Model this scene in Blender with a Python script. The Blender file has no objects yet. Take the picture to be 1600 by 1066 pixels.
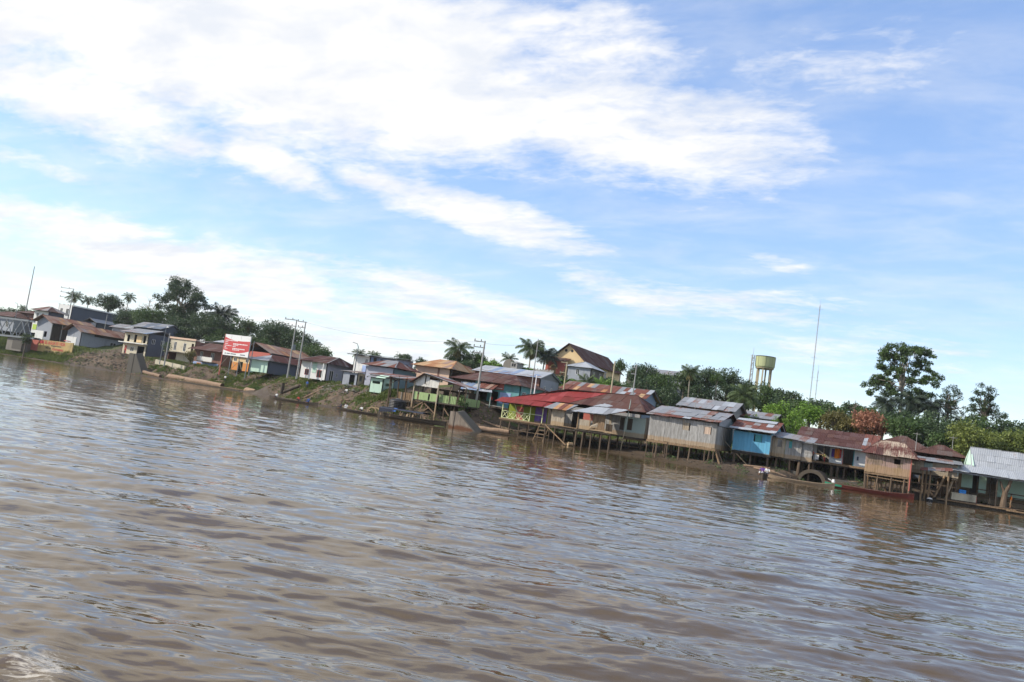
import bpy, math, random
import numpy as np
from mathutils import Vector, Matrix

random.seed(7)
RNG = np.random.default_rng(7)
SC = bpy.context.scene
COL = SC.collection
R = math.radians

# ------------------------------------------------------------------ camera
# The world's X runs along the river bank (to the right), Y inland, Z up; the water lies at z = 0.
CAM = Vector((0.0, -125.0, 2.8))            # eye of someone standing in a boat
YAW, PITCH, ROLL = R(27.4), R(5.2), R(8.2)
fwd = Vector((-math.sin(YAW) * math.cos(PITCH), math.cos(YAW) * math.cos(PITCH), math.sin(PITCH)))
rgt0 = Vector((math.cos(YAW), math.sin(YAW), 0))
up0 = rgt0.cross(fwd)
rgt = rgt0 * math.cos(ROLL) + up0 * math.sin(ROLL)
up = up0 * math.cos(ROLL) - rgt0 * math.sin(ROLL)
cd = bpy.data.cameras.new('camera')
cam = bpy.data.objects.new('camera', cd)
COL.objects.link(cam)
m = Matrix.Identity(4)
for i in range(3):
    m[i][0], m[i][1], m[i][2], m[i][3] = rgt[i], up[i], -fwd[i], CAM[i]
cam.matrix_world = m
cd.sensor_width = 36.0
cd.lens = 36.0 * 1291 / 1600
cd.clip_start = 0.1
cd.clip_end = 20000
SC.camera = cam

# ------------------------------------------------------------------ sky
SUN_DIR = Vector((-0.86, -0.50, 0.0)).normalized()
SUN_EL = R(33)
SKY_STRENGTH = 0.15
world = bpy.data.worlds.new('World')
SC.world = world
world.use_nodes = True
wn, wl = world.node_tree.nodes, world.node_tree.links
wn.clear()


def wnode(t, **kw):
    n = wn.new(t)
    for k, v in kw.items():
        setattr(n, k, v)
    return n


def wmath(op, a, b=None, clamp=False):
    n = wnode('ShaderNodeMath', operation=op, use_clamp=clamp)
    for i, v in enumerate((a, b)):
        if v is None:
            continue
        if isinstance(v, (int, float)):
            n.inputs[i].default_value = v
        else:
            wl.new(v, n.inputs[i])
    return n.outputs[0]


sky = wnode('ShaderNodeTexSky', sky_type='NISHITA')
sky.sun_disc = False
sky.sun_elevation = SUN_EL
sky.sun_rotation = math.atan2(SUN_DIR.x, SUN_DIR.y) % (2 * math.pi)
sky.altitude = 0
sky.air_density = 1.0
sky.dust_density = 0.3
sky.ozone_density = 3.5
tc = wnode('ShaderNodeTexCoord')
sep = wnode('ShaderNodeSeparateXYZ')
wl.new(tc.outputs['Generated'], sep.inputs[0])
az = wmath('ARCTAN2', sep.outputs[0], sep.outputs[1])
el = wmath('ARCSINE', sep.outputs[2])
ae = wnode('ShaderNodeCombineXYZ')
wl.new(az, ae.inputs[0])
wl.new(el, ae.inputs[1])
# cloud deck: the direction cut with a flat layer overhead, so that the streaks close up towards the horizon
den = wmath('ADD', wmath('MAXIMUM', sep.outputs[2], 0.0), 0.16)
px = wmath('DIVIDE', sep.outputs[0], den)
py = wmath('DIVIDE', sep.outputs[1], den)
deck = wnode('ShaderNodeCombineXYZ')
wl.new(px, deck.inputs[0])
wl.new(py, deck.inputs[1])


def wnoise(src, scale, detail, rough, dist=0.0, rot=0.0, stretch=(1, 1, 1), loc=(0, 0, 0)):
    mp = wnode('ShaderNodeMapping')
    wl.new(src, mp.inputs[0])
    mp.inputs['Rotation'].default_value = (0, 0, rot)
    mp.inputs['Scale'].default_value = stretch
    mp.inputs['Location'].default_value = loc
    n = wnode('ShaderNodeTexNoise')
    wl.new(mp.outputs[0], n.inputs['Vector'])
    n.inputs['Scale'].default_value = scale
    n.inputs['Detail'].default_value = detail
    n.inputs['Roughness'].default_value = rough
    n.inputs['Distortion'].default_value = dist
    return n.outputs['Fac']


# masses of cloud: azimuth, elevation, half width, half height, tilt, weight
CLOUDS = [
    (-0.83, 0.375, 0.52, 0.13, 2, 1.4), (-0.36, 0.355, 0.235, 0.075, -3, 1.0), (-0.52, 0.45, 0.25, 0.075, -4, 0.9),
    (-1.00, 0.27, 0.24, 0.06, -3, 0.95), (-0.56, 0.238, 0.20, 0.028, -7, 1.0), (-0.78, 0.243, 0.11, 0.024, -12, 0.95),
    (-0.86, 0.115, 0.30, 0.045, -5, 0.95), (-0.56, 0.125, 0.28, 0.035, -4, 0.80), (-0.30, 0.165, 0.22, 0.028, -4, 0.62),
    (-0.66, 0.055, 0.52, 0.055, 0, 0.75), (-0.12, 0.445, 0.20, 0.07, 10, 0.42), (-0.16, 0.172, 0.14, 0.035, -3, 0.5),
    (-0.18, 0.222, 0.06, 0.012, -2, 0.50), (-0.06, 0.13, 0.16, 0.04, 0, 0.5), (-1.05, 0.19, 0.13, 0.012, -4, 0.6),
    (-0.10, 0.39, 0.14, 0.03, 8, 0.3),
]
wx = wnoise(ae.outputs[0], 5.0, 4, 0.6, loc=(3, 1, 0))
wy = wnoise(ae.outputs[0], 5.0, 4, 0.6, loc=(9, 5, 0))
warp = wnode('ShaderNodeCombineXYZ')
wl.new(wmath('MULTIPLY', wmath('SUBTRACT', wx, 0.5), 0.16), warp.inputs[0])
wl.new(wmath('MULTIPLY', wmath('SUBTRACT', wy, 0.5), 0.07), warp.inputs[1])
wv = wnode('ShaderNodeVectorMath', operation='ADD')
wl.new(ae.outputs[0], wv.inputs[0])
wl.new(warp.outputs[0], wv.inputs[1])
total = None
for a, e, hw, hh, tilt, w in CLOUDS:
    mp = wnode('ShaderNodeMapping', vector_type='TEXTURE')
    wl.new(wv.outputs[0], mp.inputs[0])
    mp.inputs['Location'].default_value = (a, e, 0)
    mp.inputs['Rotation'].default_value = (0, 0, R(tilt))
    mp.inputs['Scale'].default_value = (hw, hh, 1)
    ln = wnode('ShaderNodeVectorMath', operation='LENGTH')
    wl.new(mp.outputs[0], ln.inputs[0])
    mr = wnode('ShaderNodeMapRange', interpolation_type='SMOOTHSTEP')
    wl.new(ln.outputs['Value'], mr.inputs[0])
    mr.inputs[1].default_value = 1.45
    mr.inputs[2].default_value = 0.25
    mr.inputs[3].default_value = 0.0
    mr.inputs[4].default_value = w
    total = mr.outputs[0] if total is None else wmath('MAXIMUM', total, mr.outputs[0])
# broken cloud over the rest of the dome, outside the part one sees from here
rest = wnoise(deck.outputs[0], 0.7, 3, 0.55, loc=(4, 7, 0))
inview = wnode('ShaderNodeMapRange', interpolation_type='SMOOTHSTEP')
wl.new(wmath('ABSOLUTE', wmath('ADD', az, 0.5)), inview.inputs[0])
inview.inputs[1].default_value, inview.inputs[2].default_value = 0.75, 1.1
inview.inputs[3].default_value, inview.inputs[4].default_value = 0.0, 1.0
above = wnode('ShaderNodeMapRange', interpolation_type='SMOOTHSTEP')
wl.new(el, above.inputs[0])
above.inputs[1].default_value, above.inputs[2].default_value = 0.5, 0.75
rest_m = wmath('MULTIPLY', wmath('MULTIPLY', wmath('SUBTRACT', rest, 0.34), 3.2, True), wmath('MAXIMUM', inview.outputs[0], above.outputs[0]))
total = wmath('MAXIMUM', total, rest_m)
n1 = wnoise(deck.outputs[0], 2.6, 9, 0.62, 0.3, R(-28), (1.0, 2.0, 1.0))
n2 = wnoise(deck.outputs[0], 13.0, 7, 0.65, 0.4, R(-28), (1.0, 1.6, 1.0), (5, 2, 0))
nn = wmath('ADD', wmath('MULTIPLY', wmath('SUBTRACT', n1, 0.5), 1.7), wmath('MULTIPLY', wmath('SUBTRACT', n2, 0.5), 0.8))
cov = wnode('ShaderNodeMapRange', interpolation_type='SMOOTHSTEP')
wl.new(wmath('ADD', total, nn), cov.inputs[0])
cov.inputs[1].default_value, cov.inputs[2].default_value = 0.10, 1.12
thin = wnode('ShaderNodeMapRange', interpolation_type='SMOOTHSTEP')      # faint veil
wl.new(n1, thin.inputs[0])
thin.inputs[1].default_value, thin.inputs[2].default_value = 0.36, 0.74
thin.inputs[3].default_value, thin.inputs[4].default_value = 0.10, 0.36
fac = wmath('MAXIMUM', cov.outputs[0], thin.outputs[0])
ccol = wnode('ShaderNodeMix', data_type='RGBA')
shade = wnode('ShaderNodeMapRange')
wl.new(wnoise(deck.outputs[0], 3.2, 6, 0.6, 0.2, R(-28), (1, 1.8, 1), (2, 8, 0)), shade.inputs[0])
shade.inputs[1].default_value, shade.inputs[2].default_value = 0.36, 0.58
wl.new(shade.outputs[0], ccol.inputs['Factor'])
k = 1.0 / SKY_STRENGTH
ccol.inputs['A'].default_value = (0.47 * k, 0.49 * k, 0.53 * k, 1)
ccol.inputs['B'].default_value = (0.60 * k, 0.59 * k, 0.575 * k, 1)
smix = wnode('ShaderNodeMix', data_type='RGBA')
wl.new(fac, smix.inputs['Factor'])
gm = wnode('ShaderNodeGamma')
wl.new(sky.outputs[0], gm.inputs[0])
gm.inputs[1].default_value = 0.62
hs = wnode('ShaderNodeHueSaturation')
wl.new(gm.outputs[0], hs.inputs['Color'])
hs.inputs['Saturation'].default_value = 1.42
hs.inputs['Hue'].default_value = 0.512
hs.inputs['Value'].default_value = 1.5
wl.new(hs.outputs[0], smix.inputs['A'])
wl.new(ccol.outputs['Result'], smix.inputs['B'])
bg = wnode('ShaderNodeBackground')
wl.new(smix.outputs['Result'], bg.inputs[0])
bg.inputs[1].default_value = SKY_STRENGTH
wo = wnode('ShaderNodeOutputWorld')
wl.new(bg.outputs[0], wo.inputs[0])
world.cycles.sampling_method = 'MANUAL'
world.cycles.sample_map_resolution = 512

# ------------------------------------------------------------------ sun
sl = bpy.data.lights.new('sun', 'SUN')
sl.energy = 3.1
sl.angle = R(0.8)
sl.color = (1.0, 0.93, 0.82)
sun = bpy.data.objects.new('sun', sl)
COL.objects.link(sun)
sd = Vector((SUN_DIR.x * math.cos(SUN_EL), SUN_DIR.y * math.cos(SUN_EL), math.sin(SUN_EL)))
sun.rotation_euler = sd.to_track_quat('Z', 'Y').to_euler()
sun.location = (0, -100, 80)

SC.view_settings.view_transform = 'Standard'
SC.view_settings.look = 'None'
SC.view_settings.exposure = 0.88
SC.view_settings.gamma = 1.0
SC.view_settings.use_curve_mapping = False
SC.render.engine = 'CYCLES'
SC.cycles.max_bounces = 5
SC.cycles.diffuse_bounces = 2
SC.cycles.glossy_bounces = 3
SC.cycles.transmission_bounces = 3
SC.cycles.transparent_max_bounces = 4
SC.cycles.use_denoising = True


# ------------------------------------------------------------------ materials
class Mat:
    """small helper round a node tree with a Principled BSDF"""

    def __init__(self, name):
        self.m = bpy.data.materials.new(name)
        self.m.use_nodes = True
        self.t = self.m.node_tree
        self.b = self.t.nodes['Principled BSDF']
        self.o = self.t.nodes['Material Output']
        self.b.inputs['Specular IOR Level'].default_value = 0.3

    def n(self, t, **kw):
        x = self.t.nodes.new(t)
        for k_, v in kw.items():
            setattr(x, k_, v)
        return x

    def l(self, a, b):
        self.t.links.new(a, b)

    def put(self, sock, v):
        if isinstance(v, (int, float, tuple)):
            sock.default_value = v
        else:
            self.l(v, sock)

    def math(self, op, a, b=0.0, clamp=False):
        x = self.n('ShaderNodeMath', operation=op, use_clamp=clamp)
        self.put(x.inputs[0], a)
        self.put(x.inputs[1], b)
        return x.outputs[0]

    def pos(self):
        return self.n('ShaderNodeNewGeometry').outputs['Position']

    def uv(self):
        return self.n('ShaderNodeUVMap').outputs[0]

    def tone(self):
        a = self.n('ShaderNodeAttribute', attribute_name='tone').outputs['Fac']
        o = self.n('ShaderNodeObjectInfo').outputs['Random']
        return self.math('FRACT', self.math('ADD', a, o))

    def noise(self, src, scale, detail=4, rough=0.55, stretch=(1, 1, 1), dist=0.0, loc=(0, 0, 0)):
        mp = self.n('ShaderNodeMapping')
        self.l(src, mp.inputs[0])
        mp.inputs['Scale'].default_value = stretch
        mp.inputs['Location'].default_value = loc
        x = self.n('ShaderNodeTexNoise')
        self.l(mp.outputs[0], x.inputs['Vector'])
        x.inputs['Scale'].default_value = scale
        x.inputs['Detail'].default_value = detail
        x.inputs['Roughness'].default_value = rough
        x.inputs['Distortion'].default_value = dist
        return x.outputs['Fac']

    def ramp(self, v, a, b, c=0.0, d=1.0):
        x = self.n('ShaderNodeMapRange', interpolation_type='SMOOTHSTEP')
        self.put(x.inputs[0], v)
        for i_, y in enumerate((a, b, c, d)):
            x.inputs[i_ + 1].default_value = y
        return x.outputs[0]

    def mix(self, f, a, b, blend='MIX'):
        x = self.n('ShaderNodeMix', data_type='RGBA', blend_type=blend)
        self.put(x.inputs['Factor'], f)
        self.put(x.inputs['A'], a if not isinstance(a, tuple) else (*a, 1))
        self.put(x.inputs['B'], b if not isinstance(b, tuple) else (*b, 1))
        return x.outputs['Result']

    def bump(self, h, strength=0.4, dist=0.02):
        x = self.n('ShaderNodeBump')
        x.inputs['Strength'].default_value = strength
        x.inputs['Distance'].default_value = dist
        self.l(h, x.inputs['Height'])
        self.l(x.outputs[0], self.b.inputs['Normal'])

    def done(self, col, rough=0.8, metal=0.0):
        self.put(self.b.inputs['Base Color'], col if not isinstance(col, tuple) else (*col, 1))
        self.put(self.b.inputs['Roughness'], rough)
        self.put(self.b.inputs['Metallic'], metal)
        return self.m


def mul(c, f):
    return tuple(x * f for x in c)


def tin(name, base, rust=(0.16, 0.055, 0.03), amt=0.35, rough=0.5, metal=0.25, per=0.30):
    """corrugated sheet: ridges in the normal, rust in patches and streaks down the slope"""
    M = Mat(name)
    uv, p = M.uv(), M.pos()
    t = M.tone()
    big = M.noise(p, 0.35, 5, 0.6)
    st = M.noise(uv, 1.0, 5, 0.65, (5.0, 0.55, 1))
    fine = M.noise(uv, 6.0, 4, 0.6, (2.0, 0.7, 1))
    v = M.math('ADD', M.math('MULTIPLY', big, 0.55), M.math('MULTIPLY', st, 0.55))
    v = M.math('ADD', v, M.math('MULTIPLY', M.math('SUBTRACT', t, 0.5), per))
    v = M.math('ADD', v, M.math('MULTIPLY', M.math('SUBTRACT', fine, 0.5), 0.3))
    f = M.ramp(v, 0.80 - amt * 0.55, 1.0 - amt * 0.55)
    b = M.mix(t, mul(base, 0.82), mul(base, 1.12))
    b = M.mix(M.ramp(fine, 0.3, 0.75), b, mul(base, 0.72))
    r = M.mix(st, mul(rust, 0.6), mul(rust, 1.5))
    col = M.mix(f, b, r)
    w = M.n('ShaderNodeTexWave', wave_type='BANDS', bands_direction='X')
    M.l(uv, w.inputs[0])
    w.inputs['Scale'].default_value = 1.6
    M.bump(w.outputs['Fac'], 0.5, 0.05)
    return M.done(col, M.math('ADD', rough, M.math('MULTIPLY', f, 0.3), True), M.math('MULTIPLY', M.math('SUBTRACT', 1.0, f), metal))


FLOOD = 3.05     # height of last season's high water, which left a tan mark on the boards


def wood(name, c, c2=None, flood=None, paint=0.0, paint_col=(0.5, 0.5, 0.5), var=0.5):
    """weathered boards: streaks along the grain, per-board tone, flaking paint, a flood stain"""
    M = Mat(name)
    p = M.pos()
    t = M.tone()
    c2 = c2 or mul(c, 0.5)
    gr = M.noise(p, 1.0, 6, 0.65, (9, 9, 0.9))
    bl = M.noise(p, 0.9, 4, 0.6)
    col = M.mix(M.ramp(gr, 0.32, 0.68), c2, c)
    col = M.mix(M.math('MULTIPLY', t, var), col, mul(c2, 0.75))
    if paint:
        f = M.ramp(M.math('ADD', M.math('MULTIPLY', gr, 0.5), M.math('MULTIPLY', bl, 0.6)), 0.75 - paint * 0.5, 0.86 - paint * 0.5)
        pc = M.mix(t, mul(paint_col, 0.9), mul(paint_col, 1.08))
        col = M.mix(f, col, pc)
    if flood:
        z = M.n('ShaderNodeSeparateXYZ')
        M.l(p, z.inputs[0])
        e = M.math('ADD', z.outputs[2], M.math('ADD', M.math('MULTIPLY', M.math('SUBTRACT', bl, 0.5), 0.3), M.math('MULTIPLY', M.math('SUBTRACT', gr, 0.5), 0.25)))
        f = M.ramp(e, flood + 0.12, flood - 0.12, 0.0, 0.7)
        col = M.mix(f, col, M.mix(gr, (0.24, 0.15, 0.07), (0.42, 0.29, 0.16)))
    M.bump(gr, 0.35, 0.02)
    return M.done(col, 0.85)


def plaster(name, c, dirt=0.5, dcol=(0.09, 0.08, 0.065)):
    M = Mat(name)
    p = M.pos()
    st = M.noise(p, 1.0, 5, 0.65, (2.2, 2.2, 0.35))
    bl = M.noise(p, 0.45, 5, 0.6)
    fn = M.noise(p, 7, 4, 0.6)
    st2 = M.noise(p, 1.0, 4, 0.6, (0.7, 0.7, 0.22), loc=(7, 3, 1))
    st = M.math('ADD', M.math('MULTIPLY', st, 0.55), M.math('MULTIPLY', st2, 0.45))
    f = M.ramp(M.math('ADD', M.math('MULTIPLY', st, 0.6), M.math('MULTIPLY', bl, 0.5)), 0.66 - dirt * 0.28, 0.90 - dirt * 0.12, 0, 0.8)
    col = M.mix(f, M.mix(fn, mul(c, 0.88), mul(c, 1.06)), dcol)
    M.bump(fn, 0.2, 0.01)
    return M.done(col, 0.85)


def plain(name, c, rough=0.6, metal=0.0, var=0.25, scale=6.0):
    M = Mat(name)
    nz = M.noise(M.pos(), scale, 4, 0.6)
    return M.done(M.mix(nz, mul(c, 1 - var), mul(c, 1 + var)), rough, metal)


def leafmat(name, a, b, trans=0.25):
    M = Mat(name)
    at_ = M.n('ShaderNodeAttribute', attribute_name='tone').outputs['Fac']
    o = M.n('ShaderNodeObjectInfo').outputs['Random']
    nz = M.noise(M.pos(), 0.5, 3, 0.6)
    col = M.mix(at_, a, b)
    col = M.mix(M.math('MULTIPLY', nz, 0.5), col, mul(a, 0.75))
    col = M.mix(M.math('MULTIPLY', o, 0.3), col, mul(b, 0.8))
    M.done(col, 0.55)
    tr = M.n('ShaderNodeBsdfTranslucent')
    M.l(col, tr.inputs[0])
    mx = M.n('ShaderNodeMixShader')
    mx.inputs[0].default_value = trans
    M.l(M.b.outputs[0], mx.inputs[1])
    M.l(tr.outputs[0], mx.inputs[2])
    M.l(mx.outputs[0], M.o.inputs[0])
    return M.m


MT = {}
MT['tin_new'] = tin('tin_new', (0.41, 0.43, 0.455), amt=0.10)
MT['tin_grey'] = tin('tin_grey', (0.27, 0.275, 0.285), amt=0.30)
MT['tin_mid'] = tin('tin_mid', (0.30, 0.285, 0.275), (0.14, 0.055, 0.035), amt=0.62)
MT['tin_rust'] = tin('tin_rust', (0.24, 0.19, 0.17), (0.125, 0.042, 0.028), amt=0.92, metal=0.05)
MT['tin_brown'] = tin('tin_brown', (0.12, 0.085, 0.075), (0.075, 0.035, 0.028), amt=0.8, metal=0.0, rough=0.75)
MT['tin_maroon'] = tin('tin_maroon', (0.105, 0.05, 0.043), (0.055, 0.021, 0.018), amt=0.75, metal=0.0, rough=0.7)
MT['tin_tan'] = tin('tin_tan', (0.46, 0.30, 0.16), (0.28, 0.13, 0.06), amt=0.55, metal=0.0, rough=0.75)
MT['tin_salmon'] = tin('tin_salmon', (0.30, 0.20, 0.155), (0.19, 0.085, 0.055), amt=0.6, metal=0.0, rough=0.75)
MT['tin_red'] = tin('tin_red', (0.215, 0.022, 0.020), (0.12, 0.022, 0.018), amt=0.5, metal=0.0, rough=0.7)
MT['tin_pink'] = tin('tin_pink', (0.27, 0.045, 0.045), (0.2, 0.03, 0.03), amt=0.45, metal=0.0, rough=0.7)
MT['tin_blue'] = tin('tin_blue', (0.24, 0.32, 0.46), (0.16, 0.13, 0.13), amt=0.35)
MT['tin_slate'] = tin('tin_slate', (0.12, 0.145, 0.19), (0.10, 0.09, 0.09), amt=0.4, metal=0.0)
MT['wood_grey'] = wood('wood_grey', (0.43, 0.42, 0.40), (0.22, 0.21, 0.195), FLOOD)
MT['wood_dark'] = wood('wood_dark', (0.10, 0.08, 0.06), (0.04, 0.032, 0.024))
MT['wood_pole'] = wood('wood_pole', (0.17, 0.12, 0.08), (0.075, 0.053, 0.036))
MT['wood_tan'] = wood('wood_tan', (0.33, 0.225, 0.13), (0.17, 0.11, 0.065))
MT['wood_pale'] = wood('wood_pale', (0.48, 0.41, 0.31), (0.30, 0.245, 0.18), FLOOD)
MT['wood_pink'] = wood('wood_pink', (0.33, 0.25, 0.18), (0.16, 0.115, 0.08), 3.3, 0.55, (0.34, 0.235, 0.20), 0.5)
MT['wood_blue'] = wood('wood_blue', (0.20, 0.27, 0.30), (0.12, 0.15, 0.16), 2.75, 1.0, (0.13, 0.38, 0.55), 0.2)
MT['wood_teal'] = wood('wood_teal', (0.16, 0.26, 0.27), (0.1, 0.14, 0.14), None, 1.0, (0.09, 0.33, 0.34), 0.2)
MT['wood_lime'] = wood('wood_lime', (0.26, 0.24, 0.10), (0.14, 0.13, 0.06), None, 0.95, (0.22, 0.27, 0.03), 0.3)
MT['wood_cream'] = wood('wood_cream', (0.4, 0.38, 0.25), (0.2, 0.19, 0.12), None, 1.0, (0.64, 0.66, 0.36), 0.2)
MT['wood_purple'] = wood('wood_purple', (0.2, 0.15, 0.25), (0.1, 0.08, 0.13), 2.75, 1.0, (0.20, 0.12, 0.36), 0.2)
MT['wood_green'] = wood('wood_green', (0.22, 0.24, 0.15), (0.12, 0.13, 0.08), None, 0.8, (0.30, 0.40, 0.18), 0.5)
MT['wood_sage'] = wood('wood_sage', (0.22, 0.25, 0.23), (0.13, 0.14, 0.13), FLOOD, 0.9, (0.30, 0.37, 0.34), 0.3)
MT['wood_white'] = wood('wood_white', (0.34, 0.31, 0.27), (0.19, 0.17, 0.15), None, 0.75, (0.60, 0.58, 0.53), 0.35)
MT['wood_ply'] = wood('wood_ply', (0.60, 0.46, 0.36), (0.50, 0.37, 0.28))
MT['white'] = plaster('white', (0.68, 0.68, 0.65), 0.42)
MT['cream'] = plaster('cream', (0.56, 0.50, 0.37), 0.55)
MT['peach'] = plaster('peach', (0.60, 0.42, 0.31), 0.35)
MT['yellowish'] = plaster('yellowish', (0.66, 0.49, 0.27), 0.35, (0.32, 0.2, 0.12))
MT['mint'] = plaster('mint', (0.47, 0.64, 0.52), 0.3)
MT['turquoise'] = plaster('turquoise', (0.13, 0.32, 0.33), 0.45)
MT['dull_teal'] = plaster('dull_teal', (0.14, 0.21, 0.23), 0.4)
MT['lilac'] = plaster('lilac', (0.36, 0.365, 0.43), 0.4)
MT['sky_blue'] = plaster('sky_blue', (0.34, 0.44, 0.68), 0.3)
MT['grey_wall'] = plaster('grey_wall', (0.29, 0.31, 0.345), 0.4)
MT['slate_wall'] = plaster('slate_wall', (0.085, 0.10, 0.13), 0.4)
MT['lime_wall'] = plaster('lime_wall', (0.42, 0.55, 0.10), 0.3)
MT['orange_wall'] = plaster('orange_wall', (0.60, 0.25, 0.07), 0.3)
MT['brick'] = plaster('brick', (0.22, 0.115, 0.085), 0.5)
MT['red_wall'] = plaster('red_wall', (0.44, 0.13, 0.10), 0.4)
MT['concrete'] = plaster('concrete', (0.19, 0.175, 0.15), 0.7)
MT['concrete_dark'] = plaster('concrete_dark', (0.085, 0.078, 0.066), 0.5)
M = Mat('ramp_concrete')
p_ = M.pos()
z_ = M.n('ShaderNodeSeparateXYZ')
M.l(p_, z_.inputs[0])
na = M.noise(p_, 0.8, 5, 0.6)
nb = M.noise(p_, 1.0, 5, 0.65, (3, 3, 0.4))
cc = M.mix(M.ramp(nb, 0.35, 0.7), (0.24, 0.20, 0.16), (0.13, 0.105, 0.085))
st_ = M.ramp(M.math('ADD', z_.outputs[2], M.math('MULTIPLY', M.math('SUBTRACT', na, 0.5), 1.0)), 0.75, 0.25)
M.bump(M.noise(p_, 5, 4, 0.6), 0.25, 0.02)
MT['ramp_concrete'] = M.done(M.mix(st_, cc, (0.105, 0.045, 0.022)), 0.9)
MT['banner_yellow'] = plaster('banner_yellow', (0.43, 0.31, 0.13), 0.5)
MT['dark'] = plain('dark', (0.018, 0.018, 0.02), 0.7)
MT['glass'] = plain('glass', (0.03, 0.035, 0.04), 0.12, 0.0, 0.1)
MT['galv'] = plain('galv', (0.30, 0.30, 0.285), 0.55, 0.0, 0.15)
MT['steel_grey'] = plain('steel_grey', (0.15, 0.17, 0.185), 0.5)
MT['black'] = plain('black', (0.018, 0.018, 0.02), 0.45)
MT['red_paint'] = plain('red_paint', (0.42, 0.05, 0.045), 0.6)
MT['white_paint'] = plain('white_paint', (0.72, 0.72, 0.7), 0.6, 0, 0.08)
MT['blue_tarp'] = plain('blue_tarp', (0.05, 0.14, 0.42), 0.5)
MT['navy'] = plain('navy', (0.012, 0.017, 0.035), 0.6)
MT['orange_cloth'] = plain('orange_cloth', (0.72, 0.20, 0.02), 0.85)
MT['purple_cloth'] = plain('purple_cloth', (0.10, 0.05, 0.22), 0.85)
MT['red_cloth'] = plain('red_cloth', (0.50, 0.06, 0.05), 0.85)
MT['blue_cloth'] = plain('blue_cloth', (0.05, 0.12, 0.35), 0.85)
MT['white_cloth'] = plain('white_cloth', (0.72, 0.72, 0.70), 0.85, 0, 0.06)
MT['yellow_cloth'] = plain('yellow_cloth', (0.66, 0.58, 0.20), 0.85, 0, 0.08)
MT['pants'] = plain('pants', (0.05, 0.05, 0.07), 0.85)
MT['skin'] = plain('skin', (0.24, 0.115, 0.065), 0.6, 0, 0.08)
MT['hair'] = plain('hair', (0.012, 0.01, 0.009), 0.6)
MT['bark'] = wood('bark', (0.22, 0.18, 0.135), (0.10, 0.08, 0.06))
MT['bark_pale'] = wood('bark_pale', (0.38, 0.34, 0.28), (0.22, 0.19, 0.15))
MT['log'] = wood('log', (0.36, 0.245, 0.16), (0.20, 0.13, 0.085))
MT['log_end'] = plain('log_end', (0.10, 0.065, 0.045), 0.9)
MT['tank_green'] = plaster('tank_green', (0.36, 0.39, 0.21), 0.5, (0.13, 0.11, 0.06))
MT['leg_tan'] = plaster('leg_tan', (0.42, 0.36, 0.24), 0.4)
MT['leaf_dark'] = leafmat('leaf_dark', (0.032, 0.06, 0.028), (0.092, 0.14, 0.055))
MT['leaf_mid'] = leafmat('leaf_mid', (0.04, 0.08, 0.024), (0.115, 0.18, 0.05))
MT['leaf_lime'] = leafmat('leaf_lime', (0.085, 0.18, 0.022), (0.26, 0.40, 0.06))
MT['leaf_olive'] = leafmat('leaf_olive', (0.085, 0.085, 0.025), (0.24, 0.20, 0.065))
MT['leaf_coral'] = leafmat('leaf_coral', (0.22, 0.10, 0.055), (0.52, 0.25, 0.16))
MT['leaf_mango'] = leafmat('leaf_mango', (0.05, 0.09, 0.022), (0.34, 0.37, 0.085))
MT['leaf_palm'] = leafmat('leaf_palm', (0.045, 0.075, 0.028), (0.11, 0.15, 0.05), 0.15)
MT['leaf_palm_dark'] = leafmat('leaf_palm_dark', (0.018, 0.034, 0.022), (0.05, 0.07, 0.04), 0.1)
MT['leaf_banana'] = leafmat('leaf_banana', (0.08, 0.17, 0.025), (0.20, 0.31, 0.06), 0.3)
MT['grass'] = leafmat('grass', (0.055, 0.095, 0.016), (0.20, 0.235, 0.055), 0.2)


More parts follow.
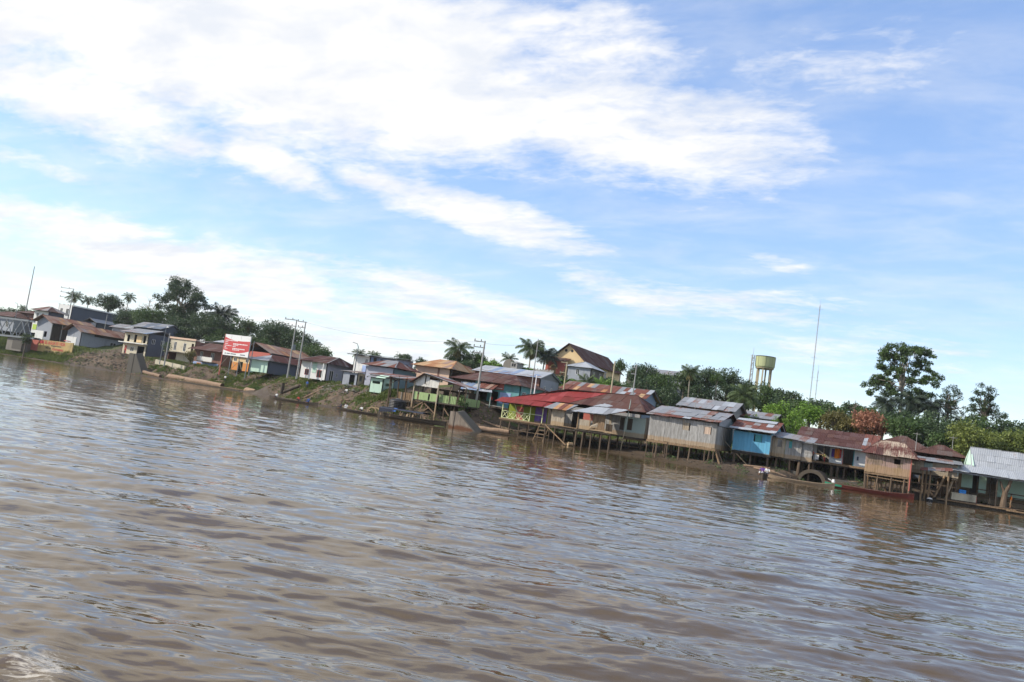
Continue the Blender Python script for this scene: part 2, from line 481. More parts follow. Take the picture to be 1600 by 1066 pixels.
# ------------------------------------------------------------------ mesh helpers
class MB:
    """collects faces (with a tone and uv per face) for ONE mesh object"""

    def __init__(self):
        self.v, self.f, self.tn, self.u, self.mi = [], [], [], [], []

    def face(self, pts, tone=0.0, uv=None, mi=0):
        b = len(self.v)
        self.v.extend([tuple(p) for p in pts])
        self.f.append(tuple(range(b, b + len(pts))))
        self.tn.append(tone)
        self.mi.append(mi)
        if uv is None:
            uv = [(p[0] + p[1], p[2]) for p in pts]
        self.u.extend(uv)

    def hexa(self, c, tone=0.0, mi=0):
        """8 corners: bottom ring 0-3, top ring 4-7"""
        for q in ((3, 2, 1, 0), (4, 5, 6, 7), (0, 1, 5, 4), (1, 2, 6, 5), (2, 3, 7, 6), (3, 0, 4, 7)):
            self.face([c[i] for i in q], tone, None, mi)

    def box(self, x0, x1, y0, y1, z0, z1, tone=0.0, mi=0):
        self.hexa([(x0, y0, z0), (x1, y0, z0), (x1, y1, z0), (x0, y1, z0), (x0, y0, z1), (x1, y0, z1), (x1, y1, z1), (x0, y1, z1)], tone, mi)

    def bar(self, p0, p1, w, h=None, tone=0.0, mi=0):
        h = h or w
        p0, p1 = Vector(p0), Vector(p1)
        d = (p1 - p0).normalized()
        a = d.cross(Vector((0, 0, 1)))
        if a.length < 1e-3:
            a = Vector((1, 0, 0))
        a.normalize()
        b = a.cross(d)
        a, b = a * w / 2, b * h / 2
        self.hexa([p0 - a - b, p0 + a - b, p0 + a + b, p0 - a + b, p1 - a - b, p1 + a - b, p1 + a + b, p1 - a + b], tone, mi)

    def tube(self, pts, rad, n=8, tone=0.0, mi=0, cap=True):
        rings = []
        for i, p in enumerate(pts):
            p = Vector(p)
            d = (Vector(pts[min(i + 1, len(pts) - 1)]) - Vector(pts[max(i - 1, 0)])).normalized()
            a = d.cross(Vector((0.13, 0.97, 0.2)))
            if a.length < 1e-3:
                a = d.cross(Vector((1, 0, 0)))
            a.normalize()
            b = d.cross(a)
            r = rad[i] if isinstance(rad, (list, tuple)) else rad
            rings.append([p + (a * math.cos(t) + b * math.sin(t)) * r for t in [2 * math.pi * j / n for j in range(n)]])
        for r0, r1 in zip(rings, rings[1:]):
            for j in range(n):
                self.face([r0[j], r0[(j + 1) % n], r1[(j + 1) % n], r1[j]], tone, None, mi)
        if cap:
            self.face(rings[0][::-1], tone, None, mi)
            self.face(rings[-1], tone, None, mi)

    def slab(self, poly, n, th, tone=0.0, uv=None, mi=0):
        """flat polygon with a thickness along its normal"""
        n = Vector(n)
        top = [Vector(p) + n * th for p in poly]
        self.face(top, tone, uv, mi)
        self.face([Vector(p) for p in poly][::-1], tone, uv[::-1] if uv else None, mi)
        k_ = len(poly)
        for i in range(k_):
            j = (i + 1) % k_
            e = [uv[i], uv[j], uv[j], uv[i]] if uv else None
            self.face([poly[i], poly[j], top[j], top[i]], tone, e, mi)

    def mesh(self, name, mats, smooth=False):
        me = bpy.data.meshes.new(name)
        me.from_pydata(self.v, [], self.f)
        for mt in (mats if isinstance(mats, (list, tuple)) else [mats]):
            me.materials.append(MT[mt] if isinstance(mt, str) else mt)
        a = me.attributes.new('tone', 'FLOAT', 'FACE')
        a.data.foreach_set('value', self.tn)
        uvl = me.uv_layers.new(name='UVMap')
        uvl.data.foreach_set('uv', [c for u_ in self.u for c in u_[:2]])
        me.polygons.foreach_set('material_index', self.mi)
        if smooth:
            me.polygons.foreach_set('use_smooth', [True] * len(self.f))
        me.update()
        return me


def link(name, data, parent=None):
    o = bpy.data.objects.new(name, data)
    COL.objects.link(o)
    if parent is not None:
        o.parent = parent
    return o


def obj(name, mb, mats, parent=None, smooth=False):
    return link(name, mb.mesh(name, mats, smooth), parent)


def tag(o, label, cat, group=None):
    o['label'] = label
    o['category'] = cat
    if group:
        o['group'] = group
    return o


def thing(name, label, cat, loc, rz=0.0, group=None):
    o = link(name, None)
    o.location = loc
    o.rotation_euler = (0, 0, rz)
    o.empty_display_size = 0.3
    return tag(o, label, cat, group)


def struct(o, kind='structure'):
    o['kind'] = kind
    return o


UNIT = {}


def unit(kind, mat):
    """shared unit pieces: a board (cube) and a round pole, one mesh for each material"""
    key = (kind, mat)
    if key not in UNIT:
        mb = MB()
        if kind == 'cube':
            mb.box(-.5, .5, -.5, .5, -.5, .5)
        else:
            mb.tube([(0, 0, 0), (0.03, 0.02, 0.5), (0, 0, 1)], [1.0, 0.95, 0.86], 7)
        UNIT[key] = mb.mesh(kind + '_' + mat, mat)
    return UNIT[key]


def pole(name, p0, p1, r, mat, parent):
    o = link(name, unit('pole', mat), parent)
    p0, p1 = Vector(p0), Vector(p1)
    d = p1 - p0
    o.location = p0
    o.rotation_euler = d.to_track_quat('Z', 'Y').to_euler()
    o.scale = (r, r, d.length)
    return o


def beam(name, p0, p1, w, h, mat, parent):
    o = link(name, unit('cube', mat), parent)
    p0, p1 = Vector(p0), Vector(p1)
    d = p1 - p0
    o.location = (p0 + p1) / 2
    o.rotation_euler = d.to_track_quat('X', 'Z').to_euler()
    o.scale = (d.length, w, h)
    return o


# ------------------------------------------------------------------ the river bank
SHORE = np.array([(-1000, 30), (-400, 24), (-260, 14), (-210, 11), (-185, 8), (-160, 6.5), (-140, 8), (-127, 5), (-108, -6), (-93, -13), (-80, -17),
                  (-70, -19), (-60, -19), (-48, -17.5), (-40, -18.5), (-32, -22), (-24, -25), (-17, -25), (-13.5, -19), (-10.5, -17.5), (-6, -19),
                  (0, -14), (6, -8), (12, -3), (20, 3), (60, 25), (150, 60), (1000, 330)], float)
PROF_L = np.array([(-60, -5), (-6, -1.6), (-2, -0.5), (0, 0), (1.5, 0.35), (3, 1.2), (6, 3.5), (8, 4.35), (14, 4.9), (25, 7.6), (45, 10.5), (65, 11.5), (200, 12), (3000, 16)], float)
PROF_R = np.array([(-60, -5), (-6, -1.2), (-2, -0.35), (0, 0), (5, 0.75), (10, 1.2), (17, 1.7), (22, 3.6), (35, 6.2), (60, 8.2), (75, 8.6), (200, 9), (3000, 14)], float)
HEAPS = [(-58, 50, 16, 20, 3.0), (-12.7, -15.5, 1.6, 3.5, -1.3), (-180, 12.5, 5.5, 2.4, 1.6), (-193, 13.5, 3.5, 1.6, 0.9), (-118, 1.5, 4.0, 2.6, 1.7), (-112.5, -2.0, 2.0, 1.6, 0.5), (-98, -5.5, 3.5, 1.5, 0.35),
         (-90, -9.2, 3.0, 1.5, 0.35), (-126, 4.5, 3.0, 2.0, 0.5)]


def smooth(a, b, x):
    t = np.clip((x - a) / (b - a), 0, 1)
    return t * t * (3 - 2 * t)


def lump(x, y):
    """cheap fixed pseudo-noise for the soil"""
    return (np.sin(x * 0.9 + 1.3 * np.sin(y * 0.7)) * np.sin(y * 1.1 + 0.8 * np.sin(x * 0.5)) * 0.5
            + np.sin(x * 2.3 + y * 1.7) * np.sin(y * 2.9 - x * 1.1) * 0.3 + np.sin(x * 5.1 - y * 3.3) * np.sin(y * 4.7 + x * 2.2) * 0.15)


def shore(x):
    return np.interp(x, SHORE[:, 0], SHORE[:, 1]) + 0.5 * np.sin(np.asarray(x) * 0.55) * np.clip((200 - np.abs(x)) / 100, 0, 1) * 0.6


def ground(x, y):
    x, y = np.asarray(x, float), np.asarray(y, float)
    d = y - shore(x)
    t = smooth(-65, -57, x)
    z = np.interp(d, PROF_L[:, 0], PROF_L[:, 1]) * (1 - t) + np.interp(d, PROF_R[:, 0], PROF_R[:, 1]) * t
    for hx, hy, rx, ry, h in HEAPS:
        z = z + h * np.exp(-(((x - hx) / rx) ** 2 + ((y - hy) / ry) ** 2)) * (1 + 0.25 * lump(x * 1.7, y * 1.7))
    amp = np.where(d > 0.5, 0.30, 0.06) * (1 - t * 0.65) * np.clip((60 - d) / 40, 0, 1)
    gully = np.abs(np.sin(x * 0.83 + 1.7 * np.sin(x * 0.21) + 0.25 * d)) ** 0.5          # rain has cut the bank into ribs
    z = z - (1 - gully) * 0.55 * smooth(1.0, 3.0, d) * (1 - smooth(6.5, 8.5, d)) * (1 - t)
    return z + lump(x, y) * amp


def gz(x, y):
    return float(ground(x, y))


def grid_mesh(name, X, Y, Zz, mat, attrs=None, smooth_=True):
    h, w = X.shape
    v = np.stack([X, Y, Zz], -1).reshape(-1, 3)
    idx = np.arange(h * w).reshape(h, w)
    f = np.stack([idx[:-1, :-1], idx[:-1, 1:], idx[1:, 1:], idx[1:, :-1]], -1).reshape(-1, 4)
    me = bpy.data.meshes.new(name)
    me.vertices.add(len(v))
    me.vertices.foreach_set('co', v.astype(np.float32).ravel())
    me.loops.add(f.size)
    me.loops.foreach_set('vertex_index', f.astype(np.int32).ravel())
    me.polygons.add(len(f))
    me.polygons.foreach_set('loop_start', np.arange(0, f.size, 4, dtype=np.int32))
    me.update(calc_edges=True)
    me.validate()
    me.polygons.foreach_set('use_smooth', np.ones(len(me.polygons), bool))
    for k_, a in (attrs or {}).items():
        at_ = me.attributes.new(k_, 'FLOAT', 'POINT')
        at_.data.foreach_set('value', a.astype(np.float32).ravel())
    me.materials.append(mat)
    return me


def grass_mask(x, y):
    """where grass has taken hold of the bank (0..1)"""
    d = y - shore(x)
    n = lump(x * 0.35 + 3, y * 0.5 + 1) + 0.5 * lump(x * 0.9, y * 1.3)
    left = smooth(-190, -205, x) * smooth(0.3, 0.9, d) * (0.75 + 0.5 * n)
    strip = smooth(-0.1, 0.35, n) * smooth(1.2, 2.0, d) * smooth(-175, -168, x) * (1 - smooth(-71, -66, x))
    top = smooth(-0.2, 0.3, n) * smooth(8, 12, d)
    right = smooth(16, 22, d) * smooth(-62, -56, x)
    return np.clip(np.maximum.reduce([left, strip * 0.9, top * 0.8, right]), 0, 1)


M = Mat('bank_soil')
p_ = M.pos()
ga = M.n('ShaderNodeAttribute', attribute_name='grass').outputs['Fac']
wa = M.n('ShaderNodeAttribute', attribute_name='wet_shade').outputs['Fac']
n1_ = M.noise(p_, 0.5, 6, 0.65)
n2_ = M.noise(p_, 3.0, 5, 0.65)
soil = M.mix(M.ramp(n1_, 0.35, 0.65), (0.040, 0.030, 0.022), (0.105, 0.074, 0.050))
soil = M.mix(M.ramp(n2_, 0.4, 0.7), soil, (0.135, 0.098, 0.068))
soil = M.mix(wa, soil, M.mix(n2_, (0.028, 0.020, 0.012), (0.085, 0.057, 0.031)))  # wet mud, its colour also darkened for the shade under the stilt houses
gcol = M.mix(n2_, (0.035, 0.055, 0.016), (0.085, 0.11, 0.03))
gf = M.ramp(M.math('ADD', ga, M.math('MULTIPLY', M.math('SUBTRACT', n2_, 0.5), 0.6)), 0.35, 0.65)
M.bump(M.noise(p_, 2.2, 7, 0.7), 0.8, 0.25)
M.done(M.mix(gf, soil, gcol), M.math('SUBTRACT', 0.95, M.math('MULTIPLY', wa, 0.35)))
xs = np.concatenate([[-1000, -800, -600, -500], np.arange(-420, -230, 3.0), np.arange(-230, 30, 0.8), np.arange(30, 160, 4.0), [220, 400, 600, 800, 1000]])
ds = np.concatenate([[-55, -25, -12, -8], np.arange(-6, 12, 0.5), np.arange(12, 30, 1.2), np.arange(30, 80, 4.0), [90, 120, 170, 250, 400, 700]])
DX, DD = np.meshgrid(xs, ds)
DY = DD + shore(DX)
go = struct(link('ground', grid_mesh('ground', DX, DY, ground(DX, DY), M.m, {
    'grass': grass_mask(DX, DY), 'wet_shade': np.clip(1 - (DD - 0.5) / (1.5 + 4 * smooth(-65, -57, DX)), 0, 1)})))

# ------------------------------------------------------------------ the river
M = Mat('river_water')
p_ = M.pos()
rm = M.n('ShaderNodeVectorRotate', rotation_type='Z_AXIS')
M.l(p_, rm.inputs['Vector'])
rm.inputs['Angle'].default_value = R(-25)
h1 = M.noise(rm.outputs[0], 1.0, 2, 0.5, (0.9, 3.2, 1), 0.5)
h2 = M.noise(rm.outputs[0], 1.0, 2, 0.5, (3.5, 9.0, 1), 0.4, (4, 4, 0))
calm = M.ramp(M.noise(rm.outputs[0], 1.0, 2, 0.5, (0.035, 0.09, 1)), 0.35, 0.65, 0.45, 1.0)   # cat's paws and slicks
M.bump(M.math('MULTIPLY', M.math('ADD', M.math('MULTIPLY', h1, 0.94), M.math('MULTIPLY', h2, 0.06)), calm), 0.25, 0.10)
M.b.inputs['IOR'].default_value = 1.36
M.b.inputs['Specular IOR Level'].default_value = 0.5
wcol = M.mix(M.noise(p_, 0.12, 3, 0.5), (0.066, 0.045, 0.022), (0.106, 0.072, 0.036))
fo = M.n('ShaderNodeAttribute', attribute_name='foam').outputs['Fac']
fn = M.noise(rm.outputs[0], 1.0, 6, 0.7, (6.5, 15.0, 1), 1.2)
ff = M.ramp(M.math('ADD', M.math('MULTIPLY', fo, 0.42), fn), 0.80, 1.02, 0.0, 0.8)
wcol = M.mix(ff, wcol, (0.52, 0.47, 0.39))
M.done(wcol, M.math('ADD', 0.03, M.math('MULTIPLY', ff, 0.4)))
rr = np.concatenate([np.geomspace(2.6, 45, 520), np.geomspace(45.4, 330, 230)])
th = np.linspace(R(27.4 - 50), R(27.4 + 50), 760)
TH, RR = np.meshgrid(th, rr)
WX = -np.sin(TH) * RR + CAM.x
WY = np.cos(TH) * RR + CAM.y
WZ = np.zeros_like(WX)
rw = np.random.default_rng(3)
for i in range(90):
    lam = 0.26 * (3.6 / 0.26) ** rw.random()
    ang = rw.normal(R(113), R(19 + 9 * (lam < 1.2)))    # mostly running between the boat and the bank
    kx, ky = math.cos(ang) * 2 * math.pi / lam, math.sin(ang) * 2 * math.pi / lam
    a_ = 0.0024 * lam ** 0.92 * rw.uniform(0.5, 1.4)
    ph = WX * kx + WY * ky + rw.random() * 7 + 1.6 * np.sin(WX * 0.25 / lam ** 0.5 + i) * np.cos(WY * 0.19 / lam ** 0.5 + i * 2.1)
    fade = np.clip((lam * 95 - RR) / (lam * 45), 0, 1)   # waves finer than the mesh are left to the bump
    gust = 0.70 + 0.65 * np.sin(WX * 0.10 + WY * 0.07 + i * 1.3) * np.sin(WX * 0.05 - WY * 0.11 + i)
    WZ += a_ * (np.sin(ph) + 0.38 * np.sin(2 * ph + 1.57) + 0.12 * np.sin(3 * ph + 3.1)) * fade * gust
for x0, y0, dx, dy, lam, a_ in ((-5.0, -112, -0.25, 0.97, 3.4, 0.040), (-9, -108, -0.42, 0.91, 4.6, 0.045), (-3, -117, -0.1, 0.99, 2.2, 0.020)):
    s_ = (WX - x0) * dx + (WY - y0) * dy
    c_ = (WX - x0) * dy - (WY - y0) * dx
    WZ += a_ * np.sin(2 * math.pi * s_ / lam + 0.7 * np.sin(c_ * 0.35)) * np.exp(-(s_ / 7) ** 2) * np.exp(-(c_ / 16) ** 2)
# the boat's own wake, close by on the left
WKX, WKY = -6.75, -120.0
s_ = (WX - WKX) * 0.55 + (WY - WKY) * 0.83
c_ = (WX - WKX) * 0.83 - (WY - WKY) * 0.55
WZ += 0.07 * np.exp(-(s_ / 0.5) ** 2 - (c_ / 1.6) ** 2) * (1 + 0.5 * np.sin(c_ * 5) * np.sin(s_ * 7))
FOAM = np.exp(-(s_ / 0.45) ** 2 - (c_ / 0.8) ** 2)
me = grid_mesh('river', WX, WY, WZ, M.m, {'foam': FOAM})
ro = struct(link('river', me))
bm_ = MB()
bm_.face([(-1000, -800, -0.3), (1000, -800, -0.3), (1000, 900, -0.3), (-1000, 900, -0.3)])
wide = struct(obj('river_reach', bm_, M.m))


# ------------------------------------------------------------------ building kit
def clip(poly, ax, lim, keep_less):
    """cut a 2-D polygon by a line parallel to an axis"""
    out = []
    for i, a in enumerate(poly):
        b = poly[(i + 1) % len(poly)]
        ia = (a[ax] <= lim) if keep_less else (a[ax] >= lim)
        ib = (b[ax] <= lim) if keep_less else (b[ax] >= lim)
        if ia:
            out.append(a)
        if ia != ib:
            t = (lim - a[ax]) / (b[ax] - a[ax])
            out.append((a[0] + (b[0] - a[0]) * t, a[1] + (b[1] - a[1]) * t))
    return out


def area2(p):
    return abs(sum(p[i][0] * p[(i + 1) % len(p)][1] - p[(i + 1) % len(p)][0] * p[i][1] for i in range(len(p)))) / 2


def pick(spec, rnd):
    """spec: a material name or [(name, weight), ...]"""
    if isinstance(spec, str):
        return spec
    x = rnd.random() * sum(w for _, w in spec)
    for n_, w in spec:
        x -= w
        if x <= 0:
            return n_
    return spec[-1][0]


def roof_plane(parent, pts, spec, pitch=0.95, row=2.4, single=True, seed=0, name='roof_sheet', th=0.03, lift=0.0):
    """cover a sloping plane (eave left, eave right, then the top) with corrugated sheets"""
    rnd = random.Random(seed * 31 + 5)
    P = [Vector(p) for p in pts]
    u = (P[1] - P[0]).normalized()
    n = u.cross(P[2] - P[0]).normalized()
    if n.z < 0:
        n = -n
    v = n.cross(u)
    if v.z < 0:
        v = -v
    q = [((p - P[0]).dot(u), (p - P[0]).dot(v)) for p in P]
    umin, umax = min(a[0] for a in q), max(a[0] for a in q)
    vmax = max(a[1] for a in q)
    nu = max(1, round((umax - umin) / pitch))
    nv = max(1, round(vmax / row))
    joined = {}
    for j in range(nv):
        for i in range(nu):
            a, b = umin + (umax - umin) * i / nu, umin + (umax - umin) * (i + 1) / nu
            c, d = vmax * j / nv - (0.12 if j else 0), vmax * (j + 1) / nv
            pl = clip(clip(clip(clip(q, 0, a, False), 0, b, True), 1, c, False), 1, d, True)
            if len(pl) < 3 or area2(pl) < 0.03:
                continue
            jit = lift + 0.012 * (i % 2) + 0.02 * j + rnd.uniform(0, 0.03)
            drop = rnd.uniform(-0.12, 0.08) if (j == 0 and single) else 0
            mt = pick(spec, rnd)
            tn = rnd.random()
            pts3 = []
            for (x, y) in pl:
                yy = y + drop if y < 0.01 else y
                pts3.append(P[0] + u * x + v * yy + n * (jit + (rnd.uniform(-0.025, 0.035) if single else 0)))
            if single:
                mb = MB()
                mb.slab(pts3, n, th, tn, pl)
                obj(name, mb, mt, parent)
            else:
                joined.setdefault(mt, MB()).slab(pts3, n, th, tn, pl)
    for mt, mb in joined.items():
        struct(obj('roof_slope' if name == 'roof_sheet' else name, mb, mt, parent), 'stuff')


class House:
    """local frame: x along the river front, y inland, z up from the base"""

    def __init__(self, name, label, cat, X, Y, z, w, d, rz=0.0, single=False, seed=1, group=None):
        self.root = thing(name, label, cat, (X, Y, z), rz, group)
        self.w, self.d, self.single, self.seed = w, d, single, seed
        self.rnd = random.Random(seed)

    def side(self, s):
        """origin, direction along, outward normal, length"""
        w, d = self.w, self.d
        return {'f': (Vector((0, 0, 0)), Vector((1, 0, 0)), Vector((0, -1, 0)), w),
                'b': (Vector((0, d, 0)), Vector((1, 0, 0)), Vector((0, 1, 0)), w),
                'l': (Vector((0, 0, 0)), Vector((0, 1, 0)), Vector((-1, 0, 0)), d),
                'r': (Vector((w, 0, 0)), Vector((0, 1, 0)), Vector((1, 0, 0)), d)}[s]

    def wall(self, s, mat, z0, z1, ops=(), a0=None, a1=None, th=0.14, off=0.0, name='wall', z1b=None, frame='white_paint'):
        """a wall with real openings; ops: (along0, along1, z0, z1, kind, material)"""
        O, U, N, L = self.side(s)
        a0 = 0.0 if a0 is None else a0
        a1 = L if a1 is None else a1
        O = O + N * off
        us = sorted({a0, a1, *[o[0] for o in ops], *[o[1] for o in ops]})
        zs = sorted({z0, z1, *[o[2] for o in ops], *[o[3] for o in ops]})
        mb = MB()
        top = (lambda a: z1 + ((z1b - z1) * (a - a0) / (a1 - a0) if z1b is not None else 0))

        def P(a, z, k_):
            zz = top(a) if abs(z - z1) < 1e-6 else z
            return O + U * a + Vector((0, 0, zz)) - N * (th * k_)

        def solid(i, j):
            if i < 0 or j < 0 or i >= len(us) - 1 or j >= len(zs) - 1:
                return False
            ca, cz = (us[i] + us[i + 1]) / 2, (zs[j] + zs[j + 1]) / 2
            return not any(o[0] < ca < o[1] and o[2] < cz < o[3] for o in ops)
        for i in range(len(us) - 1):
            for j in range(len(zs) - 1):
                if not solid(i, j):
                    continue
                A, B, c, d = us[i], us[i + 1], zs[j], zs[j + 1]
                for k_ in (0, 1):
                    mb.face([P(A, c, k_), P(B, c, k_), P(B, d, k_), P(A, d, k_)])
                for (ii, jj, e) in ((i - 1, j, ((A, c), (A, d))), (i + 1, j, ((B, c), (B, d))), (i, j - 1, ((A, c), (B, c))), (i, j + 1, ((A, d), (B, d)))):
                    if not solid(ii, jj):
                        (x0, y0), (x1, y1) = e
                        mb.face([P(x0, y0, 0), P(x1, y1, 0), P(x1, y1, 1), P(x0, y0, 1)])
        wo_ = obj(name, mb, mat, self.root)
        for o in ops:
            self.fill(O, U, N, o, frame)
        return wo_

    def fill(self, O, U, N, o, frame):
        A, B, c, d, kind = o[:5]
        mt = o[5] if len(o) > 5 else None
        up_ = Vector((0, 0, 1))
        if kind == 'open':
            return
        if kind == 'win':
            fr = MB()
            t = 0.05
            for (x0, x1, y0, y1) in ((A, B, c, c + t), (A, B, d - t, d), (A, A + t, c + t, d - t), (B - t, B, c + t, d - t), ((A + B) / 2 - t / 2, (A + B) / 2 + t / 2, c + t, d - t)):
                p = [O + U * x + up_ * y - N * k_ for k_ in (0.09, -0.02) for (x, y) in ((x0, y0), (x1, y0), (x1, y1), (x0, y1))]
                fr.hexa(p)
            fo = obj('window', fr, mt or frame, self.root)
            pn = MB()
            pn.hexa([O + U * x + up_ * y - N * k_ for k_ in (0.075, 0.055) for (x, y) in ((A + t, c + t), (B - t, c + t), (B - t, d - t), (A + t, d - t))])
            obj('pane', pn, 'glass', fo)
        else:                                     # a leaf of boards: shutter or door
            pn = MB()
            k = max(2, round((B - A) / 0.28))
            for i in range(k):
                x0, x1 = A + (B - A) * i / k + 0.006, A + (B - A) * (i + 1) / k - 0.006
                e = 0.012 * (i % 2)
                pn.hexa([O + U * x + up_ * y - N * k_ for k_ in (0.10, 0.045 + e) for (x, y) in ((x0, c + 0.01), (x1, c + 0.01), (x1, d - 0.01), (x0, d - 0.01))], i * 0.37 % 1)
            po = obj('door' if kind == 'door' else 'shutter', pn, mt or 'wood_dark', self.root)
            if kind == 'door':
                hb = MB()
                q = O + U * (B - 0.1) + up_ * ((c + d) / 2) + N * -0.02
                hb.bar(q, q + up_ * 0.14, 0.03)
                obj('handle', hb, 'galv', po)

    def boards(self, s, mat, z0, z1, ops=(), a0=None, a1=None, pitch=0.3, off=0.0, horizontal=False, name='plank', gap=0.012, th=0.035, z1b=None, ragged=0.03):
        """a wall of single boards on a frame; each board is a piece of its own"""
        O, U, N, L = self.side(s)
        a0 = 0.0 if a0 is None else a0
        a1 = L if a1 is None else a1
        O = O + N * off
        fr = MB()
        for a in np.linspace(a0 + 0.05, a1 - 0.05, max(2, round((a1 - a0) / 2.0) + 1)):
            zt = z1 + ((z1b - z1) * (a - a0) / (a1 - a0) if z1b is not None else 0)
            if not any(o[0] < a < o[1] for o in ops):
                fr.bar(O + U * a - N * 0.08 + Vector((0, 0, z0)), O + U * a - N * 0.08 + Vector((0, 0, zt)), 0.07)
        for zz in (z0 + 0.1, min(z1, z1b or z1) - 0.1):
            if not any(o[2] < zz < o[3] for o in ops):
                fr.bar(O + U * a0 - N * 0.08 + Vector((0, 0, zz)), O + U * a1 - N * 0.08 + Vector((0, 0, zz)), 0.06)
        wo_ = obj('wall', fr, 'wood_dark', self.root)
        me = unit('cube', mat)
        alt = [unit('cube', q) for q in (('wood_dark', 'wood_pale', 'wood_pole') if mat.startswith('wood_') and mat not in ('wood_blue',) else (mat,))]

        def put(x0, x1, c, d):
            o = link(name, me if self.rnd.random() > 0.04 else self.rnd.choice(alt), wo_)
            ctr = O + U * ((x0 + x1) / 2) + Vector((0, 0, (c + d) / 2)) + N * (self.rnd.uniform(-0.012, 0.012) - th / 2)
            o.location = ctr
            o.rotation_euler = (0, self.rnd.uniform(-0.010, 0.010), math.atan2(U.y, U.x))
            o.scale = (x1 - x0, th, d - c)
        if not horizontal:
            k = max(1, round((a1 - a0) / pitch))
            cuts = np.cumsum([0.0] + [self.rnd.uniform(0.62, 1.38) for _ in range(k)])
            cuts = a0 + (a1 - a0) * cuts / cuts[-1]
            for i in range(k):
                x0, x1 = float(cuts[i]) + gap / 2, float(cuts[i + 1]) - gap / 2
                mid = (x0 + x1) / 2
                zt = z1 + ((z1b - z1) * (mid - a0) / (a1 - a0) if z1b is not None else 0)
                segs = [(z0 + self.rnd.uniform(-ragged, ragged), zt)]
                for o in ops:
                    if o[0] < mid < o[1]:
                        segs = [s_ for (c, d) in segs for s_ in ((c, min(d, o[2])), (max(c, o[3]), d)) if s_[1] - s_[0] > 0.05]
                for c, d in segs:
                    put(x0, x1, c, d)
        else:
            k = max(1, round((z1 - z0) / pitch))
            for i in range(k):
                c, d = z0 + (z1 - z0) * i / k + gap / 2, z0 + (z1 - z0) * (i + 1) / k - gap / 2
                mid = (c + d) / 2
                segs = [(a0, a1)]
                for o in ops:
                    if o[2] < mid < o[3]:
                        segs = [s_ for (x0, x1) in segs for s_ in ((x0, min(x1, o[0])), (max(x0, o[1]), x1)) if s_[1] - s_[0] > 0.05]
                for x0, x1 in segs:
                    put(x0 + self.rnd.uniform(-ragged, ragged), x1 + self.rnd.uniform(-ragged, ragged), c, d)
        for o in ops:
            self.fill(O, U, N, o, 'wood_tan')
        return wo_

    def gable(self, s, mat, z0, zr, a_ridge=None, th=0.12, off=0.0, name='gable', ops=(), zl=None):
        O, U, N, L = self.side(s)
        O = O + N * off
        a_ridge = L / 2 if a_ridge is None else a_ridge
        mb = MB()
        tri = [O + Vector((0, 0, z0)), O + U * L + Vector((0, 0, z0)), O + U * a_ridge + Vector((0, 0, zr))]
        mb.slab([p - N * th for p in tri], N, th)
        g = obj(name, mb, mat, self.root)
        for (a, z, r) in ops:                     # round ventilation holes
            hb = MB()
            hb.tube([O + U * a + Vector((0, 0, z)) - N * 0.05, O + U * a + Vector((0, 0, z)) + N * 0.02], r, 10)
            obj('vent_hole', hb, 'dark', g)
        return g

    def roof(self, kind, ze, zr, spec, ox=0.5, oy=0.6, back=None, ridge=None, pitch=0.95, row=2.4, ins=None, ze_b=None, cap='tin_grey', single=None, x0=None, x1=None, y0=None, y1=None):
        """kinds: gx / gy gable with the ridge along x / y, hx / hy hip, s shed rising inland"""
        w, d = self.w, self.d
        x0 = -ox if x0 is None else x0
        x1 = w + ox if x1 is None else x1
        y0 = -oy if y0 is None else y0
        y1 = d + oy if y1 is None else y1
        single = self.single if single is None else single
        back = back or spec
        sd_ = self.seed
        fr = MB()
        if kind == 'gx':
            ym = (y0 + y1) / 2 if ridge is None else ridge
            planes = [([(x0, y0, ze), (x1, y0, ze), (x1, ym, zr), (x0, ym, zr)], True), ([(x1, y1, ze_b or ze), (x0, y1, ze_b or ze), (x0, ym, zr), (x1, ym, zr)], False)]
            fr.bar((x0, ym, zr + 0.02), (x1, ym, zr + 0.02), 0.36, 0.06)
            for x in (x0 + 0.15, x1 - 0.15):
                fr.bar((x, y0, ze - 0.09), (x, ym, zr - 0.09), 0.08, 0.12)
                fr.bar((x, y1, (ze_b or ze) - 0.09), (x, ym, zr - 0.09), 0.08, 0.12)
        elif kind == 'gy':
            xm = (x0 + x1) / 2 if ridge is None else ridge
            planes = [([(x1, y0, ze), (x1, y1, ze), (xm, y1, zr), (xm, y0, zr)], True), ([(x0, y1, ze), (x0, y0, ze), (xm, y0, zr), (xm, y1, zr)], False)]
            fr.bar((xm, y0, zr + 0.02), (xm, y1, zr + 0.02), 0.36, 0.06)
            for y in (y0 + 0.15, y1 - 0.15):
                fr.bar((x0, y, ze - 0.09), (xm, y, zr - 0.09), 0.08, 0.12)
                fr.bar((x1, y, ze - 0.09), (xm, y, zr - 0.09), 0.08, 0.12)
        elif kind == 'hx':
            ym = (y0 + y1) / 2 if ridge is None else ridge
            i_ = ins if ins is not None else min((x1 - x0) * 0.45, (ym - y0))
            a, b = x0 + i_, x1 - i_
            planes = [([(x0, y0, ze), (x1, y0, ze), (b, ym, zr), (a, ym, zr)], True), ([(x1, y0, ze), (x1, y1, ze), (b, ym, zr)], True),
                      ([(x1, y1, ze), (x0, y1, ze), (a, ym, zr), (b, ym, zr)], False), ([(x0, y1, ze), (x0, y0, ze), (a, ym, zr)], False)]
            fr.bar((a, ym, zr + 0.02), (b, ym, zr + 0.02), 0.3, 0.06)
            for p, q in (((x0, y0), a), ((x1, y0), b), ((x1, y1), b), ((x0, y1), a)):
                fr.bar((p[0], p[1], ze + 0.05), (q, ym, zr + 0.05), 0.2, 0.05)
        elif kind == 'hy':
            xm = (x0 + x1) / 2 if ridge is None else ridge
